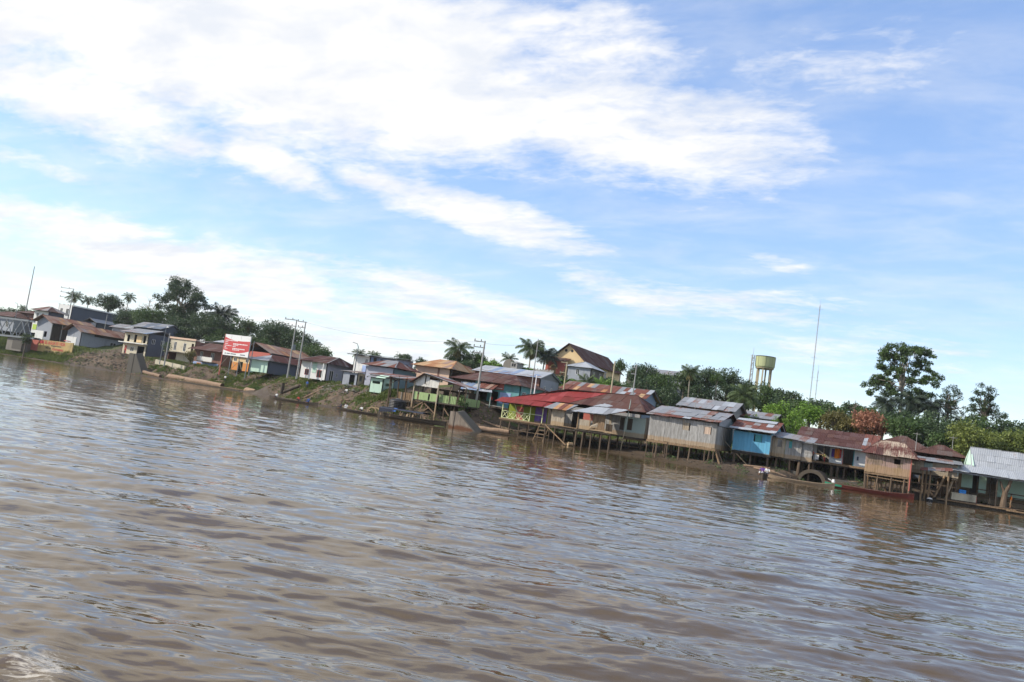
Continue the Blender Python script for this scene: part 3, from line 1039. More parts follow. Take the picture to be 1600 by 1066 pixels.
            i_ = ins if ins is not None else min((y1 - y0) * 0.45, (x1 - x0) / 2)
            a, b = y0 + i_, y1 - i_
            planes = [([(x0, y0, ze), (x1, y0, ze), (xm, a, zr)], True), ([(x1, y0, ze), (x1, y1, ze), (xm, b, zr), (xm, a, zr)], True),
                      ([(x1, y1, ze), (x0, y1, ze), (xm, b, zr)], False), ([(x0, y1, ze), (x0, y0, ze), (xm, a, zr), (xm, b, zr)], False)]
            fr.bar((xm, a, zr + 0.02), (xm, b, zr + 0.02), 0.3, 0.06)
            for p, q in (((x0, y0), a), ((x1, y0), a), ((x1, y1), b), ((x0, y1), b)):
                fr.bar((p[0], p[1], ze + 0.05), (xm, q, zr + 0.05), 0.2, 0.05)
        else:
            planes = [([(x0, y0, ze), (x1, y0, ze), (x1, y1, zr), (x0, y1, zr)], True)]
            for x in (x0 + 0.15, x1 - 0.15):
                fr.bar((x, y0, ze - 0.08), (x, y1, zr - 0.08), 0.08, 0.12)
        ro_ = obj('roof', fr, cap, self.root)
        for i_, (pl, vis) in enumerate(planes):
            roof_plane(ro_, pl, spec if vis else back, pitch, row, single and vis, sd_ * 7 + i_)
        return ro_

    def plane(self, pts, spec, seed, pitch=0.95, row=2.4, single=None, name='awning_sheet', cap='wood_dark', part='awning'):
        """a lone slope: awning or lean-to roof, with rafters underneath"""
        fr = MB()
        P = [Vector(p) for p in pts]
        for t in np.linspace(0.03, 0.97, 4):
            a, b = P[0].lerp(P[1], t), P[3].lerp(P[2], t)
            fr.bar(a - Vector((0, 0, 0.07)), b - Vector((0, 0, 0.07)), 0.07, 0.1)
        r_ = obj(part, fr, cap, self.root)
        roof_plane(r_, pts, spec, pitch, row, self.single if single is None else single, seed, name)
        return r_

    def box(self, name, x0, x1, y0, y1, z0, z1, mat, parent=None):
        mb = MB()
        mb.box(x0, x1, y0, y1, z0, z1)
        return obj(name, mb, mat, parent or self.root)

    def stilts(self, spots, ztop, r=0.11, mat='wood_pole', lean=0.05, sink=0.3):
        """each post down to the soil; spots in local x, y"""
        mw = Matrix.Translation(self.root.location) @ Matrix.Rotation(self.root.rotation_euler[2], 4, 'Z')
        for (x, y) in spots:
            dx, dy = self.rnd.uniform(-lean, lean) * 2, self.rnd.uniform(-lean, lean)
            p = mw @ Vector((x + dx, y + dy, 0))
            zb = min(gz(p.x, p.y), ztop - 0.3) - sink - self.root.location.z
            pole('stilt', (x + dx, y + dy, zb), (x, y, ztop), r * self.rnd.uniform(0.8, 1.2), mat, self.root)

    def lattice(self, p0, p1, h, n, mat='wood_cream', r=0.035):
        """balustrade of crossed slats between two rails"""
        p0, p1 = Vector(p0), Vector(p1)
        up_ = Vector((0, 0, h))
        for a, b in ((p0, p1), (p0 + up_, p1 + up_)):
            beam('rail', a, b, 0.07, 0.07, mat, self.root)
        for i in range(n):
            a, b = p0.lerp(p1, i / n), p0.lerp(p1, (i + 1) / n)
            off = Vector((0, -0.03, 0))
            beam('slat', a + off, b + up_ + off, 0.04, 0.07, mat, self.root)
            beam('slat', a + up_ - off, b - off, 0.04, 0.07, mat, self.root)
            beam('baluster', a, a + up_, 0.05, 0.05, mat, self.root)


def stub(o, label):
    o['label'] = label
    return o


# ================================================================== right bank: houses on stilts
# --- red roofed house, with its verandah of crossed slats
h = House('stilt_house', 'long stilt house with bright red tin roof, lime verandah and purple door over the water', 'house', -56.2, -16.3, 0.0, 21.6, 9.5, single=True, seed=11)
h.box('floor', -0.1, 21.7, -0.4, 9.4, 2.22, 2.42, 'wood_dark')
h.box('edge_board', -0.2, 8.6, -0.5, -0.42, 2.25, 2.5, 'wood_tan')
h.wall('f', 'wood_lime', 2.42, 5.0, [(1.4, 2.6, 2.5, 4.5, 'shut', 'red_wall'), (4.5, 6.4, 2.42, 4.75, 'door', 'wood_purple')], 0.0, 8.2, off=-1.6)
h.boards('f', 'wood_grey', 2.5, 5.0, [(10.6, 12.2, 2.5, 4.8, 'open')], 8.2, 15.0, off=-1.2)
h.boards('f', 'wood_grey', 2.3, 5.15, [(17.9, 18.6, 3.2, 4.9, 'shut', 'wood_dark')], 15.0, 18.6, off=-0.9, pitch=0.35)
h.wall('f', 'wood_sage', 2.0, 5.15, [(19.0, 19.75, 3.3, 4.9, 'shut', 'wood_dark')], 18.6, 21.6, off=-0.8)
h.wall('r', 'wood_grey', 2.2, 5.3, (), 0.9)
h.wall('l', 'wood_lime', 2.42, 4.7, [(4.0, 4.9, 2.5, 4.5, 'open')], 1.6)
h.wall('b', 'wood_grey', 2.2, 5.2)
h.lattice((0.1, -0.25, 2.55), (4.6, -0.25, 2.55), 1.05, 5)
beam('rail', (4.6, -0.25, 3.6), (6.6, -0.25, 3.6), 0.07, 0.07, 'wood_cream', h.root)
for x in (0.05, 4.6, 6.6, 8.4):
    beam('post', (x, -0.25, 2.42), (x, -0.25, 4.85), 0.11, 0.11, 'wood_cream' if x < 8 else 'wood_tan', h.root)
beam('brace', (1.9, -0.2, 4.7), (2.5, -0.2, 3.6), 0.08, 0.08, 'wood_cream', h.root)
beam('brace', (6.2, -0.2, 4.8), (6.7, -0.2, 3.6), 0.08, 0.08, 'wood_tan', h.root)
rf = MB()
rf.bar((0.2, -1.0, 4.72), (8.5, -1.0, 4.72), 0.1, 0.12)
rf.bar((8.5, 3.6, 8.0), (19.0, 3.6, 8.3), 0.3, 0.06)
rf.bar((19.0, 3.6, 8.3), (22.0, -1.2, 5.95), 0.2, 0.06)
rf.bar((19.0, 3.6, 8.3), (22.4, 10.0, 5.95), 0.2, 0.06)
rf.bar((-0.5, 0.5, 5.25), (8.5, 3.6, 7.95), 0.2, 0.05)
ro_ = obj('roof', rf, 'tin_brown', h.root)
RED = [('tin_red', 8), ('tin_pink', 1.2)]
roof_plane(ro_, [(-0.9, -1.4, 4.75), (7.9, -1.4, 4.85), (7.9, 0.3, 5.62), (-0.6, 0.4, 5.35)], RED, 1.0, 2.4, True, 3)
roof_plane(ro_, [(-0.4, 0.3, 5.30), (10.3, 0.1, 5.95), (14.6, 3.6, 8.05), (8.2, 3.6, 7.95)], RED, 1.0, 2.6, True, 4)
roof_plane(ro_, [(10.3, 0.1, 5.90), (22.0, -1.2, 5.85), (19.0, 3.6, 8.25), (14.6, 3.6, 8.0)], [('tin_brown', 9), ('tin_maroon', 3)], 1.0, 2.6, True, 5)
roof_plane(ro_, [(22.0, -1.2, 5.85), (22.4, 10.0, 5.9), (19.0, 3.6, 8.25)], [('tin_brown', 5), ('tin_rust', 2)], 1.0, 2.6, True, 6)
roof_plane(ro_, [(22.4, 10.0, 5.9), (-0.5, 10.0, 5.6), (8.4, 3.6, 8.0), (19.0, 3.6, 8.2)], 'tin_maroon', 1.0, 2.6, False, 7)
roof_plane(ro_, [(-0.5, 10.0, 5.6), (-0.6, 0.4, 5.3), (8.4, 3.6, 7.95)], 'tin_red', 1.0, 2.6, False, 8)
# lean-to kitchen with a rusty patched roof
h.boards('f', 'wood_pale', 2.5, 4.75, (), 8.9, 10.9, off=2.3, pitch=0.22)
h.boards('f', 'wood_dark', 2.5, 4.7, (), 8.3, 8.9, off=2.2, pitch=0.3)
h.plane([(7.9, -3.1, 4.72), (11.4, -3.1, 4.72), (12.0, -0.5, 5.72), (8.6, -0.5, 5.72)], [('tin_tan', 2), ('tin_grey', 2), ('tin_rust', 2)], 21, 0.7, 3.2)
h.box('floor', 8.1, 14.6, -2.9, -0.42, 2.28, 2.42, 'wood_dark')
# open porch with the bright new sheets
h.plane([(12.1, -3.4, 4.72), (17.4, -3.4, 4.9), (19.6, -0.6, 6.0), (14.4, -0.6, 5.75)], [('tin_new', 8), ('tin_grey', 2)], 22, 1.0, 3.6)
h.plane([(14.2, -0.55, 5.9), (16.4, -0.55, 6.0), (17.6, 0.9, 6.62), (15.4, 0.9, 6.6)], 'tin_new', 23, 1.1, 2.0)
h.boards('f', 'wood_pale', 2.5, 3.85, (), 13.2, 14.9, off=2.9, pitch=0.5)
h.boards('f', 'wood_tan', 2.6, 4.75, (), 15.2, 17.0, off=2.6, pitch=0.3)
h.boards('f', 'wood_tan', 2.6, 3.7, (), 17.0, 17.9, off=2.0, pitch=0.3)
h.wall('f', 'red_wall', 3.85, 4.75, (), 13.3, 14.9, off=1.4, th=0.06)
for x in (13.2, 15.0):
    beam('post', (x, -2.95, 2.4), (x, -2.95, 4.75), 0.12, 0.12, 'wood_tan', h.root)
h.box('floor', 12.9, 18.2, -3.1, -0.42, 2.28, 2.45, 'wood_dark')
beam('edge_board', (14.4, -3.2, 2.62), (18.4, -3.2, 2.66), 0.08, 0.14, 'wood_pale', h.root)
for i in range(4):                                     # loose boards stacked against the porch
    beam('loose_board', (15.0 + i * 0.12, -3.25 - i * 0.03, 2.75 + i * 0.12), (16.3, -3.35 - i * 0.03, 3.15 + i * 0.13), 0.05, 0.2, 'wood_pale', h.root)
beam('rail', (10.2, -3.0, 2.55), (13.2, -3.0, 2.5), 0.08, 0.1, 'wood_tan', h.root)
sp = [(x, y) for x in (0.1, 1.6, 3.1, 4.7, 6.3, 8.0) for y in (-0.3, 2.6, 5.8)]
sp += [(x, y) for x in (8.5, 10.0, 11.6, 13.2, 14.2, 15.4, 16.8, 18.1) for y in (-2.9, 0.4, 4.0)] + [(x, y) for x in (19.6, 21.3) for y in (0.9, 5.0)]
h.stilts(sp, 2.26)
beam('beam', (-0.1, -0.3, 2.15), (8.4, -0.3, 2.12), 0.12, 0.14, 'wood_tan', h.root)
beam('beam', (8.2, -2.9, 2.18), (18.3, -2.9, 2.2), 0.12, 0.14, 'wood_dark', h.root)
beam('cross_tie', (0.1, -0.35, 1.0), (8.0, -0.35, 0.9), 0.06, 0.1, 'wood_pole', h.root)
beam('cross_tie', (13.2, 0.4, 1.2), (21.0, 0.8, 1.1), 0.06, 0.1, 'wood_pole', h.root)
pole('prop', (12.1, -3.9, 0.2), (8.6, -3.0, 2.3), 0.09, 'wood_tan', h.root)
for x in (6.5, 8.0):                                   # ladder down to the water
    pole('ladder_rail', (x - 0.3, -1.6, -0.2), (x + 0.1, -0.6, 2.4), 0.08, 'wood_tan', h.root)
for k_ in range(4):
    beam('rung', (6.25 + k_ * 0.09, -1.42 + k_ * 0.2, 0.5 + k_ * 0.5), (7.75 + k_ * 0.09, -1.42 + k_ * 0.2, 0.5 + k_ * 0.5), 0.07, 0.07, 'wood_tan', h.root)
pole('mast_pole', (19.1, -0.9, 0.2), (19.5, -0.4, 7.2), 0.07, 'wood_sage', h.root)
beam('brick_weight', (17.8, -2.0, 5.35), (19.4, -1.5, 5.62), 0.25, 0.14, 'brick', h.root)

# --- rusty gabled house behind it
h = House('gabled_house', 'house with patched rust and silver roof and blue tin gable behind the red roof', 'house', -54.0, 0.0, 4.2, 13.6, 7.0, single=True, seed=12)
h.wall('f', 'wood_grey', 0, 4.4)
h.wall('r', 'tin_blue', 0, 4.3)
h.wall('l', 'wood_grey', 0, 4.3)
h.wall('b', 'wood_grey', 0, 4.3)
h.gable('r', 'tin_blue', 4.3, 5.75)
h.gable('l', 'tin_blue', 4.3, 5.75)
h.roof('gx', 4.35, 5.95, [('tin_rust', 6), ('tin_new', 1.6), ('tin_grey', 1.6), ('tin_tan', 0.8)], 0.7, 0.6, pitch=0.8, row=1.9)

# --- big grey board house
h = House('stilt_house', 'weathered grey plank house on stilts with patched grey roof and pale shuttered openings', 'house', -32.7, -20.0, 0.0, 8.8, 9.4, single=True, seed=13)
h.box('floor', -0.1, 8.9, -0.05, 9.4, 2.30, 2.48, 'wood_tan')
h.boards('f', 'wood_grey', 2.5, 5.62, [(4.35, 5.25, 4.3, 5.25, 'shut', 'wood_pale'), (7.05, 8.05, 4.15, 5.1, 'shut', 'wood_ply')], pitch=0.293, off=0.04)
h.boards('r', 'wood_grey', 2.45, 5.35, (), pitch=0.30, off=0.04, z1b=5.3)
h.wall('r', 'tin_new', 5.42, 6.0, (), 0.6, 9.2, off=0.10, th=0.04, z1b=7.0)
h.wall('l', 'wood_grey', 2.5, 5.6)
h.wall('b', 'wood_grey', 2.5, 6.4)
rf = MB()
for x in (-0.2, 3, 6, 9.0):
    rf.bar((x, -0.4, 5.68), (x, 5.6, 7.2), 0.08, 0.12)
    rf.bar((x, 5.6, 7.2), (x, 10.5, 5.7), 0.08, 0.12)
ro_ = obj('roof', rf, 'wood_dark', h.root)
roof_plane(ro_, [(-0.45, -0.55, 5.72), (9.3, -0.55, 5.78), (9.3, 0.6, 6.05), (-0.45, 0.6, 6.0)], [('tin_rust', 5), ('tin_mid', 5), ('tin_new', 0.7)], 0.95, 2.4, True, 31)
roof_plane(ro_, [(-0.35, 0.5, 6.04), (9.4, 0.5, 6.09), (9.5, 5.6, 7.28), (-0.3, 5.6, 7.25)], [('tin_grey', 8), ('tin_mid', 1)], 0.98, 2.6, True, 32)
roof_plane(ro_, [(9.5, 10.6, 5.75), (-0.3, 10.6, 5.75), (-0.3, 5.6, 7.25), (9.5, 5.6, 7.28)], 'tin_maroon', 0.98, 2.6, False, 33)
h.stilts([(x, y) for x in (0.05, 1.35, 2.5, 4.3, 5.7, 7.6, 8.7) for y in (0.05, 3.2, 6.4, 9.2)], 2.32)
h.stilts([(2.75, -0.05), (8.2, 0.0)], 2.32, 0.09)
beam('beam', (-0.1, -0.02, 2.25), (8.9, -0.02, 2.22), 0.1, 0.12, 'wood_tan', h.root)
pole('prop', (9.6, 0.0, 0.7), (8.85, 0.3, 2.3), 0.13, 'wood_tan', h.root)
pole('prop', (9.9, 0.6, 0.75), (8.95, 0.9, 2.3), 0.12, 'wood_pole', h.root)
pole('leaning_pole', (12.2, 3.6, 1.1), (9.0, 5.0, 3.5), 0.06, 'wood_pale', h.root)
bd = MB()                                               # a black bird sits on the roof
bd.tube([(7.6, 1.6, 6.55), (7.75, 1.62, 6.62), (7.95, 1.65, 6.72), (8.05, 1.67, 6.8)], [0.02, 0.09, 0.07, 0.02], 6)
tag(obj('bird', bd, 'black'), 'black bird perched on the grey plank house roof', 'bird').location = (-32.7, -20.0, 0.0)

# --- metal roofs behind the grey house
h = House('tin_roof_house', 'house with pale grey gable roof and rusty end behind the grey plank house', 'house', -33.2, -4.0, 4.0, 7.6, 8.0, seed=14, single=True)
for s in 'fblr':
    h.wall(s, 'wood_grey' if s != 'f' else 'wood_tan', 0, 4.0)
h.roof('gx', 3.95, 5.55, [('tin_grey', 6), ('tin_new', 2)], 0.6, 0.9, back='tin_mid', pitch=0.9)
h.gable('l', 'tin_rust', 4.0, 5.4)
h.gable('r', 'tin_grey', 4.0, 5.4)
h = House('tin_roof_house', 'low house with long sloping dull grey roof below the big palm', 'house', -25.9, 2.0, 4.6, 5.0, 8.0, seed=15)
for s in 'fblr':
    h.wall(s, 'wood_grey', 0, 3.3)
h.roof('gx', 3.2, 4.3, [('tin_mid', 3), ('tin_grey', 5)], 0.5, 0.8)

# --- blue house
h = House('stilt_house', 'bright blue board house on stilts with silver edged rusty roof', 'house', -22.6, -16.0, 0.0, 4.7, 10.0, single=True, seed=16)
h.box('floor', -0.1, 4.8, 0.0, 10, 2.45, 2.65, 'wood_dark')
h.boards('f', 'wood_blue', 2.7, 5.2, [(2.75, 3.55, 4.1, 5.0, 'shut', 'wood_teal')], pitch=0.36, off=0.03, z1b=5.15)
h.wall('r', 'wood_grey', 2.6, 5.2)
h.wall('l', 'wood_blue', 2.6, 5.2)
h.wall('b', 'wood_grey', 2.6, 5.2)
h.gable('r', 'wood_blue', 5.2, 6.7)
h.gable('l', 'wood_blue', 5.2, 6.7)
h.roof('gx', 5.35, 6.95, [('tin_rust', 7), ('tin_mid', 2), ('tin_new', 0.8)], 0.55, 0.7, pitch=0.8, row=1.6, cap='tin_new')
ex = h.plane([(-0.5, -0.95, 5.42), (5.2, -0.95, 5.42), (5.2, -0.3, 5.66), (-0.5, -0.3, 5.66)], 'tin_new', 61, 1.4, 2.4, name='edge_sheet', part='eave')
ex = h.plane([(-0.5, 3.6, 6.72), (4.6, 3.6, 6.72), (4.6, 4.95, 7.06), (-0.5, 4.95, 7.06)], 'tin_new', 62, 1.3, 2.4, name='ridge_sheet', part='ridge_cover')
h.stilts([(x, y) for x in (0.3, 2.4, 4.5) for y in (0.3, 3.4, 6.8, 9.6)], 2.5, 0.14)
beam('beam', (0, 0.2, 2.4), (4.7, 0.2, 2.38), 0.12, 0.16, 'wood_dark', h.root)
# grey lean-to on its right side, following the wall back towards the porch
h.boards('f', 'wood_pale', 2.6, 5.0, [(0 + 5.3, 5.9, 3.9, 4.8, 'open')], 4.75, 6.3, off=-1.2, pitch=0.3)
h.boards('f', 'wood_grey', 2.6, 4.85, [(6.7, 7.2, 3.9, 4.8, 'shut', 'wood_teal')], 6.3, 8.3, off=-1.4, pitch=0.4)
h.boards('f', 'wood_grey', 2.5, 4.75, (), 8.3, 9.6, off=-1.6, pitch=0.2, horizontal=True)
h.box('floor', 4.8, 9.6, 1.3, 5.0, 2.4, 2.55, 'wood_dark')
h.plane([(4.9, 0.7, 5.15), (9.8, 0.7, 4.9), (9.8, 4.5, 5.6), (4.9, 4.5, 5.9)], [('tin_grey', 3), ('tin_mid', 2)], 63, 0.95, 2.6, single=True)
h.stilts([(x, y) for x in (5.4, 7.0, 8.2, 9.4) for y in (1.5, 4.6)], 2.45, 0.16)

# --- long house with the dark rusty roof and an open porch
h = House('porch_house', 'long house with dark rust roof, open porch on posts and orange towels hung out', 'house', -15.2, -8.0, 0.0, 8.3, 9.5, single=True, seed=17)
h.box('floor', -1.2, 8.6, -1.4, 9.4, 2.45, 2.62, 'wood_dark')
beam('edge_board', (-1.0, -1.45, 2.72), (8.4, -1.45, 2.7), 0.08, 0.26, 'wood_tan', h.root)
h.wall('f', 'white', 2.62, 5.1, [(0.3, 1.1, 2.7, 4.7, 'door', 'slate_wall'), (2.0, 3.6, 2.62, 4.9, 'open'), (5.3, 6.5, 2.62, 4.85, 'open'), ], 0.0, 8.3, frame='wood_teal')
h.box('wall_panel', 4.0, 4.6, -0.06, -0.01, 3.7, 4.6, 'peach')
h.box('door_frame', 5.22, 5.3, -0.05, 0.1, 2.62, 4.85, 'red_wall')
h.box('door_frame', 6.5, 6.6, -0.05, 0.1, 2.62, 4.85, 'wood_teal')
h.box('meter_box', 6.95, 7.15, -0.1, -0.01, 3.6, 4.1, 'slate_wall')
for s in 'blr':
    h.wall(s, 'wood_grey', 2.62, 5.1)
h.gable('r', 'slate_wall', 5.1, 6.9)
h.roof('gx', 5.05, 7.15, [('tin_maroon', 10), ('tin_brown', 3)], 0.9, 1.5, back='tin_maroon', pitch=0.95, row=1.8, x1=7.4)
h.roof('gx', 5.10, 7.2, [('tin_rust', 5), ('tin_new', 0.8), ('tin_salmon', 1)], 0, 1.5, pitch=0.5, row=1.8, x0=7.42, x1=9.3)
h.box('fascia', -1.0, 7.6, -1.62, -1.55, 4.9, 5.06, 'tin_grey')
for i, x in enumerate((-0.6, 1.6, 3.0)):
    beam('post', (x, -1.3, 2.62), (x, -1.3, 4.95), 0.11, 0.11, 'wood_dark', h.root)
beam('rail', (-1.0, -1.3, 3.55), (1.6, -1.3, 3.55), 0.08, 0.1, 'wood_dark', h.root)
beam('rail', (1.6, -1.3, 3.75), (3.0, -1.3, 3.7), 0.07, 0.1, 'wood_tan', h.root)
h.boards('f', 'wood_dark', 2.6, 3.2, (), -1.0, 1.6, off=1.33, pitch=0.2, horizontal=True)
h.stilts([(x, y) for x in (-0.8, 1.8, 4.2, 5.7, 7.0, 8.2) for y in (-1.2, 2.0, 5.5, 9.0)], 2.5, 0.12)
h.stilts([(4.9, -1.25), (4.1, -1.2)], 2.5, 0.2)

# --- dark hip roofed house next to it
h = House('hip_roof_house', 'dark house with brown hip roof between the long rust roof and the board house', 'house', -7.0, -4.0, 0.0, 7.4, 8.0, seed=18, single=True)
h.wall('f', 'slate_wall', 2.5, 5.1, [(0.1, 1.3, 2.6, 4.7, 'shut', 'slate_wall')])
h.wall('f', 'cream', 4.75, 5.4, (), 0.0, 5.0, off=0.1, th=0.06)
for s in 'blr':
    h.wall(s, 'wood_dark', 2.5, 5.2)
h.box('floor', 0, 7.4, 0, 8, 2.3, 2.5, 'wood_dark')
h.roof('hx', 5.35, 7.75, [('tin_brown', 6), ('tin_maroon', 2)], 1.6, 1.4, pitch=0.95, row=2.0, cap='tin_brown', ins=5.0)
h.stilts([(x, y) for x in (0.3, 2.5, 5, 7) for y in (0.3, 4, 7.6)], 2.4, 0.12)

# --- small board house with faded pink paint
h = House('stilt_house', 'small faded pink board house on tall stilts with rust and cream roof', 'house', -6.55, -19.0, 0.0, 4.85, 6.0, single=True, seed=19)
h.box('floor', 0.0, 4.85, 0.02, 6.0, 2.3, 2.45, 'wood_tan')
h.boards('f', 'wood_pink', 2.42, 4.5, [(3.1, 3.72, 3.72, 4.3, 'open')], pitch=0.24, off=0.03)
h.wall('r', 'wood_pink', 2.42, 4.5)
h.wall('l', 'wood_sage', 2.42, 4.5)
h.wall('b', 'wood_dark', 2.42, 4.9)
beam('corner_post', (4.84, -0.05, 0.9), (4.84, -0.05, 4.5), 0.1, 0.1, 'red_wall', h.root)
MT['tin_flake'] = tin('tin_flake', (0.42, 0.34, 0.26), (0.085, 0.03, 0.025), amt=0.72, metal=0.0, rough=0.8, per=0.06)
h.roof('hx', 4.55, 6.3, [('tin_flake', 8), ('tin_maroon', 1)], 0.45, 0.5, pitch=0.8, row=2.6, ins=1.7, cap='tin_maroon', x1=5.6)
h.stilts([(x, y) for x in (0.12, 1.5, 2.95, 4.3, 4.75) for y in (0.08, 2.6, 5.6)], 2.34, 0.12, lean=0.1)
beam('beam', (0, 0.0, 2.25), (4.85, 0.0, 2.25), 0.1, 0.14, 'wood_tan', h.root)
for i in range(11):                                    # fence of upright sticks under the floor
    pole('stick', (0.3 + i * 0.4, 3.0, -0.2), (0.3 + i * 0.4, 3.0, 1.9 + 0.2 * math.sin(i * 3.1)), 0.07, 'wood_tan', h.root)
for z in (0.75, 1.5):
    beam('cross_tie', (0.1, 2.9, z), (4.8, 2.9, z + 0.05), 0.06, 0.1, 'wood_tan', h.root)
beam('cross_tie', (0.1, 0.05, 1.95), (4.8, 0.05, 1.85), 0.06, 0.1, 'wood_tan', h.root)

# --- plank extension further back
h = House('plank_shed', 'low plank shed with sagging roof edge between the pink house and floating house', 'shed', -1.9, -12.0, 0.0, 5.2, 5.0, single=True, seed=20)
h.boards('f', 'wood_pale', 3.1, 4.6, [(1.5, 2.4, 3.3, 4.5, 'shut', 'wood_sage')], pitch=0.35, horizontal=True, z1b=4.6)
h.wall('b', 'wood_dark', 2.9, 4.9)
h.wall('r', 'wood_sage', 3.1, 4.8)
h.wall('l', 'wood_dark', 3.0, 4.7)
h.box('floor', 0, 5.2, 0, 5, 2.85, 3.02, 'wood_dark')
h.roof('s', 4.68, 5.2, [('tin_mid', 4), ('tin_grey', 3)], 0.4, 0.7, pitch=0.95, row=2.6)
h.stilts([(x, y) for x in (0.2, 1.7, 3.4, 5.0) for y in (0.2, 2.5, 4.8)], 2.9, 0.13, lean=0.12)
beam('cross_tie', (0.2, 0.1, 1.9), (5.0, 0.1, 2.0), 0.07, 0.12, 'wood_tan', h.root)
beam('cross_tie', (0.2, 0.15, 1.3), (3.4, 0.15, 1.5), 0.07, 0.12, 'wood_pole', h.root)
h = House('hip_roof_house', 'dark brown hip roof house set back under the trees beyond the plank shed', 'house', -1.0, -5.0, 0.0, 4.6, 5.0, seed=21, single=True)
for s in 'fblr':
    h.wall(s, 'wood_dark', 3.0, 5.7)
h.roof('hx', 5.75, 7.1, [('tin_brown', 5), ('tin_maroon', 2)], 0.8, 0.9, pitch=0.95, row=2.0, cap='tin_brown')
h.stilts([(x, y) for x in (0.2, 2.3, 4.4) for y in (0.2, 4.8)], 3.05, 0.12)

# --- floating house with the big silver roof, moored on logs
h = House('floating_house', 'open sided floating house with large silver roof and flared eaves on a log raft', 'house', 2.2, -11.2, 0.0, 14.0, 6.5, R(8), single=True, seed=22)
for j in range(5):
    y = -1.6 + j * 1.9
    lg = MB()
    lg.tube([(-1.6, y, 0.02), (6, y + 0.1, 0.06), (14.5, y, 0.02)], [0.34, 0.38, 0.33], 9)
    obj('float_log', lg, 'wood_dark', h.root, True)
for i in range(44):
    beam('deck_board', (-1.2 + i * 0.35, -2.0 + 0.12 * math.sin(i * 2.3), 0.52 + 0.02 * math.sin(i)), (-1.2 + i * 0.35, 6.2, 0.52), 0.31, 0.06, 'wood_pole', h.root)
beam('deck_edge', (-1.3, -2.0, 0.42), (7.0, -2.05, 0.40), 0.16, 0.16, 'wood_tan', h.root)
beam('deck_edge', (6.0, -2.25, 0.30), (14.0, -2.2, 0.28), 0.16, 0.16, 'wood_tan', h.root)
rf = MB()
rf.bar((2.6, 2.6, 7.2), (14.5, 2.6, 7.2), 0.3, 0.06)
rf.bar((-0.2, -1.0, 3.86), (14.5, -1.0, 3.86), 0.1, 0.16)
rf.bar((2.5, 0.45, 4.9), (2.62, 2.6, 7.15), 0.08, 0.1)
ro_ = obj('roof', rf, 'tin_grey', h.root)
SIL = [('tin_new', 10)]
roof_plane(ro_, [(2.5, 0.4, 4.88), (14.5, 0.4, 4.88), (14.5, 2.6, 7.18), (2.6, 2.6, 7.18)], SIL, 0.85, 1.1, True, 71)
roof_plane(ro_, [(-0.5, -1.3, 4.02), (14.5, -1.3, 3.98), (14.5, 0.5, 4.92), (2.4, 0.5, 4.95)], SIL, 0.85, 2.4, True, 72)
roof_plane(ro_, [(-0.6, 6.5, 4.0), (-0.5, -1.3, 4.02), (2.4, 0.5, 4.95), (2.4, 4.8, 4.95)], SIL, 0.9, 2.4, True, 73)
roof_plane(ro_, [(14.5, 6.6, 4.0), (-0.6, 6.5, 4.0), (2.4, 4.8, 4.9), (14.5, 4.8, 4.9)], SIL, 0.9, 2.4, False, 74)
roof_plane(ro_, [(14.5, 4.8, 4.86), (2.5, 4.8, 4.86), (2.6, 2.6, 7.16), (14.5, 2.6, 7.16)], SIL, 0.9, 2.4, False, 75)
h.gable('l', 'mint', 4.9, 7.1, a_ridge=2.6, off=-2.6)
h.wall('f', 'wood_tan', 0.55, 3.85, (), 0.6, 1.9, off=-2.2, th=0.08)
h.wall('f', 'mint', 2.2, 3.85, (), 1.9, 3.1, off=-2.2, th=0.08)
h.wall('f', 'wood_dark', 0.55, 3.85, (), 3.1, 3.8, off=-3.4, th=0.08)
h.wall('f', 'mint', 1.8, 3.85, (), 3.8, 4.6, off=-2.2, th=0.08)
h.wall('f', 'mint', 1.6, 3.85, (), 6.2, 14.0, off=-4.6, th=0.08)
h.wall('b', 'wood_grey', 0.55, 3.9)
h.wall('l', 'wood_tan', 0.55, 3.9, (), 2.2, 6.4)
for (x, y) in ((0.0, -0.9), (5.1, -0.9), (4.7, 0.3), (9.4, -0.9), (13.6, -0.9)):
    beam('post', (x, y, 0.5), (x, y, 3.85), 0.13, 0.13, 'wood_dark', h.root)
for z in (1.25, 1.75, 2.2):
    beam('rail', (3.4, 0.9, z), (5.4, 0.9, z), 0.06, 0.13, 'wood_pole', h.root)
    beam('rail', (6.2, 1.2, z), (13.8, 1.2, z - 0.1), 0.06, 0.13, 'wood_pole', h.root)
beam('counter', (1.3, 0.4, 1.62), (3.4, 0.4, 1.62), 0.8, 0.1, 'wood_dark', h.root)
beam('counter_side', (3.0, 0.4, 0.55), (3.0, 0.4, 1.6), 0.7, 0.5, 'wood_dark', h.root)
pole('prop', (-1.5, -1.6, 0.45), (-0.2, -0.5, 3.7), 0.15, 'wood_tan', h.root)
pole('prop', (-0.2, -1.0, 0.45), (0.8, -0.4, 3.7), 0.13, 'wood_grey', h.root)
tr = MB()                                               # forked tree trunk that carries the eave
tr.tube([(5.90, -0.8, 0.5), (5.95, -0.75, 1.4), (6.05, -0.7, 2.4)], [0.38, 0.33, 0.3], 9)
tr.tube([(6.05, -0.7, 2.2), (6.35, -0.7, 3.0), (6.50, -0.7, 3.8)], [0.26, 0.2, 0.2], 8)
tr.tube([(6.00, -0.7, 2.2), (5.65, -0.72, 2.9), (5.45, -0.72, 3.5)], [0.2, 0.14, 0.1], 8)
obj('forked_post', tr, 'wood_pole', h.root)
# what stands on the raft
fw = Matrix.Translation((2.2, -11.2, 0)) @ Matrix.Rotation(R(8), 4, 'Z')


def raft(x, y, z=0.56):
    return fw @ Vector((x, y, z))


